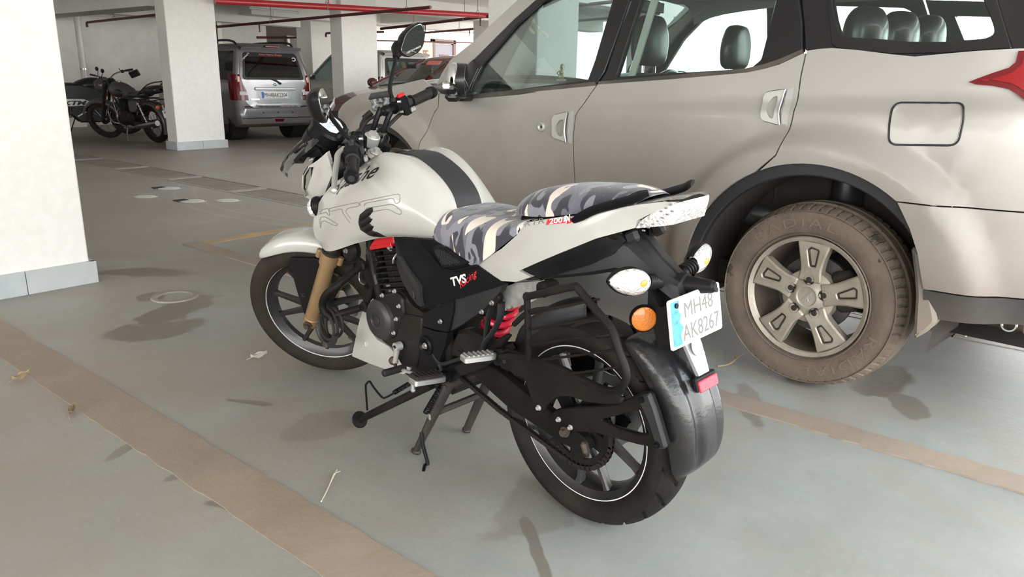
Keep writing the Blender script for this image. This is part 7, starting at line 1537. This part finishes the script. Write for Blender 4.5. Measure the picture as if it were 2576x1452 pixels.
    q = MB(); q.box((-.475, 0, 1.60), (.07, .27, .034), .012); q.obj('high_brake_lamp', m_tail, sp)
    for y in (-.56, -.28, 0, .28, .60):
        q = MB(); q.lathe([(0, .004), (.011, .003), (.013, 0)], n=12, axis='x', M=Matrix.Translation(rf_(y, .49, .002)) @ Matrix.Rotation(pi, 4, 'Z')); q.obj('parking_sensor', m_print_k, t)
    q = MB(); q.plate([(-.09, .33), (.05, .33), (.07, .38), (-.11, .38)], -.02, .012, bev=.003, fn=lambda u, v, w: rf_(u, v, w)); q.obj('fog_lamp', m_tail, t)
    if rails:
        for s in (1, -1): q = MB(); q.tube(cr([(1.45, s*.50, 1.62), (1.25, s*.52, 1.69), (.2, s*.53, 1.70), (-.15, s*.53, 1.67), (-.25, s*.52, 1.62)], 4), .02, 8); q.obj('roof_rail', m_trim, t)
    for s in (1, -1):
        q = MB(); q.ball((2.93, s*.56, .80), (.16, .14, .11), 14); q.obj('headlamp', m_lens, t)
    q = MB(); q.box((3.04, 0, .62), (.05, .8, .10), .02); q.obj('grille', m_print_k, t)
    return t
hatch('grey hatchback with red tail lamps and red name lettering on its rear window', (8.0, 12.52, 0), 84.0, m_grey)
hatch('pale silver hatchback half hidden behind the bright white pillar', (11.15, 12.45, 0), 82.5, m_pale, False, False)
# dark red saloon across the aisle, nose to the left
low = [(.22, -.80, 3.22, .78, .15), (.30, -.86, 3.36, .82, .2), (.50, -.88, 3.42, .84, .24), (.64, -.87, 3.38, .845, .26), (.74, -.86, 3.22, .84, .25), (.84, -.84, 2.95, .825, .22), (.93, -.82, 2.60, .79, .2), (.985, -.72, 2.36, .75, .16)]
gl = [(.985, -.70, 2.36, .745, .14), (1.18, -.45, 1.88, .69, .14), (1.34, -.20, 1.48, .63, .14), (1.41, -.08, 1.30, .60, .14)]
rf = [(1.40, -.10, 1.33, .61, .14), (1.44, -.06, 1.26, .60, .15), (1.485, .05, 1.05, .52, .18), (1.50, .2, .8, .4, .2)]
mc_, b_ = far_car('saloon_car', 'dark red saloon car seen between the motorcycle mirror and the silver car', (10.5, 9.0, 0), 180, m_mar, low, gl, rf, m_tint2, 2.5, .30, .18, .83, (1.05, .15))
for s in (1, -1):
    q = MB(); q.loft([[(x, s*y, z) for x, y, z in ((3.36, .42, .70), (3.22, .66, .72), (3.0, .80, .76), (2.86, .815, .80), (3.05, .70, .815), (3.22, .5, .775))], [(x-.02, s*y, z-.03) for x, y, z in ((3.36, .42, .70), (3.22, .66, .72), (3.0, .80, .76), (2.86, .815, .80), (3.05, .70, .815), (3.22, .5, .775))]]); q.obj('headlamp', m_lens, mc_, 40)
q = MB(); q.box((3.40, 0, .60), (.05, .8, .09), .02); q.box((3.40, 0, .42), (.05, 1.0, .14), .02); q.obj('grille', m_print_k, mc_)
q = MB(); q.box((1.60, .0, 1.365), (.10, .30, .004), .001, M=Matrix.Rotation(.68, 3, 'Y')); q.obj('sun_strip', mat('pale_red_film', (.55, .14, .12), .5), mc_)
q = MB(); q.tube(cr([(2.44, -.35, 1.0), (2.30, -.1, 1.04), (2.25, .35, 1.055)], 4), .012, 6); q.obj('wiper', m_print_k, mc_)
# ---- old style grey motorcycle leaning on its side stand
m_og = mat('gunmetal_paint', (.085, .083, .078), .4, .2, coat=.3); m_ok = mat('old_black', (.014, .014, .014), .4, coat=.2); m_och = mat('dull_chrome', (.30, .29, .28), .28, 1.)
def wheel_s(t, c, R, w, rim, M=None, spokes=18, name='wheel'):
    q = MB(); tyre(q, R, w, R-w*.85, c, 64); wh = q.obj(name, m_tyr, t, 40, M=M)
    q = MB(); rr = R-w*.85; q.lathe([(rr+.004, w*.3), (rr-.012, w*.28), (rr-.02, 0), (rr-.012, -w*.28), (rr+.004, -w*.3)], c, 48); q.obj('rim', rim, wh, 40, M=M)
    q = MB()
    for k in range(spokes):
        a = 2*pi*k/spokes; b = a+(.35 if k % 2 else -.35); y = .03 if k % 2 else -.03
        q.cyl((c[0]+.045*cos(b), c[1]+y, c[2]+.045*sin(b)), (c[0]+(rr-.012)*cos(a), c[1], c[2]+(rr-.012)*sin(a)), .003, 5)
    q.obj('spokes', m_och, wh, M=M)['kind'] = 'stuff'
    q = MB(); q.lathe([(0, .05), (.05, .05), (.07, .03), (.07, -.03), (.05, -.05), (0, -.05)], c, 24); q.obj('hub', m_ok, wh, 40, M=M)
    return wh
ob = thing('motorcycle', 'old style dark grey motorcycle with round orange indicators parked in the shade', 'motorcycle', (6.16, 12.78, 0), RAD(98.5), -.13)
SO = rotm(Vector((-sin(RAD(27)), 0, cos(RAD(27)))), .45, (1.47, 0, 0))
wheel_s(ob, (0, 0, .315), .315, .11, m_ok); fw_ = wheel_s(ob, (1.37, 0, .325), .325, .095, m_ok, SO)
def fender(c, R, w, a0, a1, m, M=None, parent=ob, name='mudguard'):
    P = []
    for a in np.linspace(RAD(a0), RAD(a1), 12): P.append([(c[0]+r*cos(a), y, c[2]+r*sin(a)) for r, y in ((R-.05, w), (R-.015, w), (R, w*.6), (R+.006, 0), (R, -w*.6), (R-.015, -w), (R-.05, -w))])
    q = MB(); q.patch(P, 1, 2); return q.obj(name, m, parent, 60, M=M)
fender((1.37, 0, .325), .375, .065, 25, 165, m_og, SO); rf2 = fender((0, 0, .315), .375, .085, 25, 205, m_og)
for s in (1, -1):
    q = MB(); q.cyl((1.37, s*.085, .325), (1.02, s*.085, 1.0), .024, 14); q.cyl((1.16, s*.085, .73), (1.05, s*.085, .94), .038, 14); q.obj('fork_leg', m_ok, ob, M=SO)
    q = MB(); q.tube(cr([(1.0, s*.06, 1.02), (.95, s*.16, 1.06), (.86, s*.30, 1.06), (.78, s*.36, 1.05)], 4), .012, 8); hb2 = q.obj('handlebar', m_och, ob, M=SO)
    q = MB(); q.cyl((.85, s*.30, 1.06), (.75, s*.385, 1.05), .018, 12); q.obj('grip', m_rub, hb2, M=SO)
    q = MB(); q.box((.88, s*.27, 1.06), (.05, .05, .05), .01); q.tube([(.90, s*.26, 1.07), (.92, s*.27, 1.12)], .006, 6); q.obj('switch_block', m_ok, hb2, M=SO)
    q = MB(); q.ball((-.40, s*.16, .62), (.03, .035, .035), 14); q.cyl((-.36, s*.06, .63), (-.38, s*.15, .62), .008, 8); q.obj('indicator', mat('orange_lens', (.62, .13, .02), .2, coat=1.), ob)
    q = MB(); q.cyl((.02, s*.12, .33), (.14, s*.13, .66), .028, 12); q.tube(spring((.03, s*.12, .36), (.13, s*.13, .64), .036, 8, 0), .006, 6); q.obj('rear_shock', m_och, ob)
    q = MB(); q.tube(cr([(.10, s*.12, .67), (-.2, s*.12, .70), (-.33, s*.09, .62)], 4), .01, 8); q.obj('mudguard_stay', m_ok, ob)
q = MB(); q.ball((1.17, 0, .93), (.12, .10, .10), 18); q.lathe([(.0, .10), (.07, .09), (.095, .06), (.10, .03)], (1.17, 0, .93), 28, 'x'); hl2 = q.obj('headlamp', m_og, ob, M=SO)
q = MB(); q.lathe([(.0, .125), (.05, .12), (.085, .10)], (1.17, 0, .93), 28, 'x'); q.obj('lamp_glass', m_lens, hl2, M=SO)
q = MB(); q.cyl((1.09, 0, 1.0), (1.07, 0, 1.045), .055, 20); q.obj('speedometer', m_och, ob, M=SO)
P = [[(x, w*cos(t), zc+h*sin(t)) for t in np.linspace(0, 2*pi, 17)[:-1]] for x, w, zc, h in ((.98, .04, .86, .04), (.95, .10, .86, .09), (.82, .145, .855, .13), (.65, .145, .835, .125), (.5, .11, .80, .09), (.42, .07, .775, .055), (.40, .02, .77, .02))]
q = MB(); q.patch(P, 3, 2, closed_v=True); otk = q.obj('fuel_tank', m_og, ob, 60)
for s in (1, -1): q = MB(); q.ball((.66, s*.125, .815), (.14, .03, .07), 16); q.obj('knee_pad', m_ok, otk)
q = MB(); q.cyl((.74, 0, .975), (.74, 0, .995), .035, 16); q.obj('tank_cap', m_och, otk)
P = [[(x, w*cos(t), zc+h*sin(t)) for t in np.linspace(0, 2*pi, 13)[:-1]] for x, w, zc, h in ((.46, .06, .79, .03), (.38, .13, .79, .05), (.15, .15, .79, .05), (.02, .14, .80, .05), (-.03, .03, .80, .02))]
q = MB(); q.patch(P, 3, 2, closed_v=True); q.obj('rider_seat', m_leather, ob, 60)
P = [[(x, w*cos(t), zc+h*sin(t)) for t in np.linspace(0, 2*pi, 13)[:-1]] for x, w, zc, h in ((.02, .04, .84, .03), (-.02, .12, .855, .065), (-.22, .13, .875, .07), (-.33, .10, .88, .055), (-.36, .03, .88, .02))]
q = MB(); q.patch(P, 3, 2, closed_v=True); q.obj('pillion_seat', m_leather, ob, 60)
q = MB(); q.tube(cr([(.1, .14, .80), (-.2, .15, .95), (-.34, .10, 1.0), (-.36, 0, 1.0), (-.34, -.10, 1.0), (-.2, -.15, .95), (.1, -.14, .80)], 4), .010, 8); q.obj('grab_rail', m_ok, ob)
q = MB(); q.box((.62, 0, .42), (.34, .20, .24), .05); q.lathe([(0, .12), (.09, .115), (.12, .09), (.12, -.09), (0, -.12)], (.72, 0, .38), 28); q.lathe([(0, .115), (.07, .11), (.10, .09), (.10, -.09), (0, -.11)], (.5, 0, .40), 28); q.box((.70, 0, .60), (.13, .14, .22), .02); [q.box((.70, 0, .53+.025*k), (.19, .19, .008)) for k in range(8)]; q.obj('engine', m_eng, ob, 40)
q = MB(); q.tube(cr([(.75, .02, .55), (.86, .07, .50), (.84, .10, .34), (.6, .12, .25), (.3, .14, .27)], 5), .02, 10); q.tube([(.34, .14, .27), (.28, .15, .28), (-.28, .17, .36), (-.32, .17, .365)], [.025, .042, .05, .045], 16); q.obj('exhaust', m_och, ob)
for s in (1, -1):
    q = MB(); q.plate(fillet([(.30, .50), (.44, .52), (.42, .70), (.18, .70), (.16, .58)], .04, 4), s*.08, s*.135, bev=.015); q.obj('side_box', m_og, ob)
    q = MB(); q.tube(cr([(.95, s*.05, .80), (.92, s*.06, .5), (.82, s*.07, .26), (.4, s*.10, .24)], 4), .015, 8); q.tube(cr([(.9, s*.05, .80), (.4, s*.10, .72), (-.1, s*.11, .72)], 4), .014, 8); q.tube([(.4, s*.10, .33), (0, s*.10, .315)], .02, 10); q.obj('frame_tube', m_ok, ob)
q = MB(); q.box((-.375, 0, .60), (.05, .12, .12), .025); tl2 = q.obj('tail_housing', m_och, ob); q = MB(); q.ball((-.40, 0, .625), (.02, .05, .05), 14); q.obj('tail_lamp', m_tail, tl2)
q = MB(); q.box((-.42, 0, .50), (.006, .20, .12), .003, M=Matrix.Rotation(.25, 3, 'Y')); p2 = q.obj('number_plate', mat('plate_white', (.86, .86, .86), .25), ob)
for k, zz_ in (('mh48b', .51), ('n11', .455)): lettering(k, lambda u, v: (-.4255-.24*(zz_-.50+v), .075-u, zz_+v), 'plate_lettering', m_print_k, p2, w=.15, h=.038)
q = MB(); q.tube([(.60, .12, .27), (.56, .20, .12), (.50, .235, -.03)], .011, 8); q.ball((.50, .236, -.03), (.03, .02, .008), 10); q.obj('side_stand', m_och, ob)
q = MB(); st_ = cr([(.86, -.27, 1.06), (.80, -.30, 1.05), (.74, -.30, 1.02)], 3); q.tube(st_, .006, 6); q.box((.68, -.28, 1.00), (.20, .03, .11), .012, M=Matrix.Rotation(.25, 3, 'Y')); q.obj('mirror', m_ok, ob, M=SO)
q = MB(); q.tube(cr([(.92, .14, .62), (.98, .17, .5), (.9, .17, .34), (.8, .1, .30)], 4), .012, 8); q.obj('crash_guard', m_och, ob)
# ---- black sport bike behind it, nose to the right
kb = thing('motorcycle', 'black sport motorcycle with white side panel and orange frame, half hidden by the pillar', 'motorcycle', (5.32, 15.25, 0), RAD(-14), .06)
wheel_s(kb, (0, 0, .30), .30, .14, m_ok, None, 10); wheel_s(kb, (1.36, 0, .30), .30, .11, m_ok, None, 10)
fender((1.36, 0, .30), .34, .06, 40, 150, m_ok, None, kb)
m_kor = mat('orange_frame_paint', (.42, .075, .012), .4, coat=.3)
for s in (1, -1):
    q = MB(); q.cyl((1.36, s*.085, .30), (1.15, s*.085, .72), .021, 12); fkk = q.obj('fork_leg', m_och, kb); q = MB(); q.cyl((1.17, s*.085, .68), (1.0, s*.085, 1.0), .028, 12); q.obj('fork_sleeve', m_kor, fkk)
    q = MB(); q.tube([(1.0, s*.10, .92), (.80, s*.15, .70), (.55, s*.16, .58), (.42, s*.15, .40)], .018, 8); q.tube([(.98, s*.10, .80), (.74, s*.15, .52), (.55, s*.16, .58)], .013, 8); q.tube([(.80, s*.15, .70), (.74, s*.15, .52)], .013, 8); q.tube([(1.05, s*.09, .70), (1.02, s*.11, .82), (.9, s*.13, .74), (1.05, s*.09, .70)], .014, 8); q.obj('frame', m_kor, kb)
    q = MB(); q.cyl((1.0, s*.10, 1.02), (.88, s*.38, 1.05), .014, 10); q.cyl((.93, s*.26, 1.04), (.87, s*.39, 1.05), .018, 12); q.obj('handlebar', m_ok, kb)
    q = MB(); q.tube([(.96, s*.18, 1.04), (.98, s*.25, 1.14)], .006, 6); q.ball((.97, s*.29, 1.16), (.03, .07, .04), 12); q.obj('mirror', m_ok, kb)
    q = MB(); pn = [(.98, .20), (1.02, .62), (.92, .80), (.60, .86), (.20, .86), (.10, .78), (.40, .62), (.46, .40), (.62, .30)]; q.plate([(x, z+.02) for x, z in [(1.02, .60), (.92, .82), (.60, .90), (.16, .90), (.10, .74), (.42, .60), (.40, .36), (.55, .22), (.95, .22)]], s*.10, s*.175, bev=.03); fr_ = q.obj('fairing', m_ok, kb)
    q = MB(); q.plate(fillet([(.20, .585), (.32, .66), (.64, .655), (.80, .59), (.66, .50), (.62, .545), (.40, .53)], .01, 2), s*.172, s*.180, bev=.003); wpn = q.obj('white_panel', m_pale, fr_)
    q = MB(); q.plate([(.50, .36), (.52, .345), (.76, .49), (.74, .505)], s*.172, s*.179, bev=.001); q.obj('white_flash', m_pale, fr_)
    lettering('ktm', lambda u, v, s=s: ((.30+u) if s < 0 else (.70-u), s*.1815, .555+v), 'fairing_lettering', m_print_k, wpn, w=.38, h=.075)
P = [[(x, w*cos(t), zc+h*sin(t)) for t in np.linspace(0, 2*pi, 15)[:-1]] for x, w, zc, h in ((1.02, .05, .92, .05), (.94, .14, .92, .10), (.75, .17, .90, .12), (.55, .14, .86, .09), (.46, .05, .82, .04))]
q = MB(); q.patch(P, 3, 2, closed_v=True); q.obj('fuel_tank', m_ok, kb, 60)
P = [[(x, w*cos(t), zc+h*sin(t)) for t in np.linspace(0, 2*pi, 13)[:-1]] for x, w, zc, h in ((.48, .08, .82, .03), (.30, .13, .82, .04), (.10, .12, .85, .04), (-.02, .11, .90, .04), (-.30, .06, .97, .03), (-.36, .02, .98, .01))]
q = MB(); q.patch(P, 3, 2, closed_v=True); q.obj('seat', m_leather, kb, 60)
q = MB(); q.loft([[(x, w*a, z+h*b) for a, b in ((-1, -1), (1, -1), (1, 1), (-1, 1))] for x, w, z, h in ((.4, .13, .74, .08), (.0, .11, .82, .07), (-.36, .05, .94, .03))]); q.obj('tail', m_ok, kb, 30)
q = MB(); q.box((.66, 0, .42), (.40, .24, .34), .06); q.obj('engine', m_eng, kb)
q = MB(); q.ball((1.14, 0, .90), (.10, .13, .13), 16); q.obj('headlamp', m_ok, kb)
q = MB(); q.tube([(.45, .07, .36), (0, .09, .30)], .03, 10); q.tube([(.45, -.07, .36), (0, -.09, .30)], .03, 10); q.obj('swingarm', m_och, kb)
q = MB(); q.tube([(.5, .12, .30), (.44, .22, .10), (.40, .26, .0)], .011, 8); q.obj('side_stand', m_ok, kb)
q = MB(); q.loft([[(-.20, .05*a, .80+.02*b) for a, b in ((-1, -1), (1, -1), (1, 1), (-1, 1))], [(-.36, .04*a, .62+.02*b) for a, b in ((-1, -1), (1, -1), (1, 1), (-1, 1))]]); q.obj('rear_mudguard', m_ok, kb, 0)
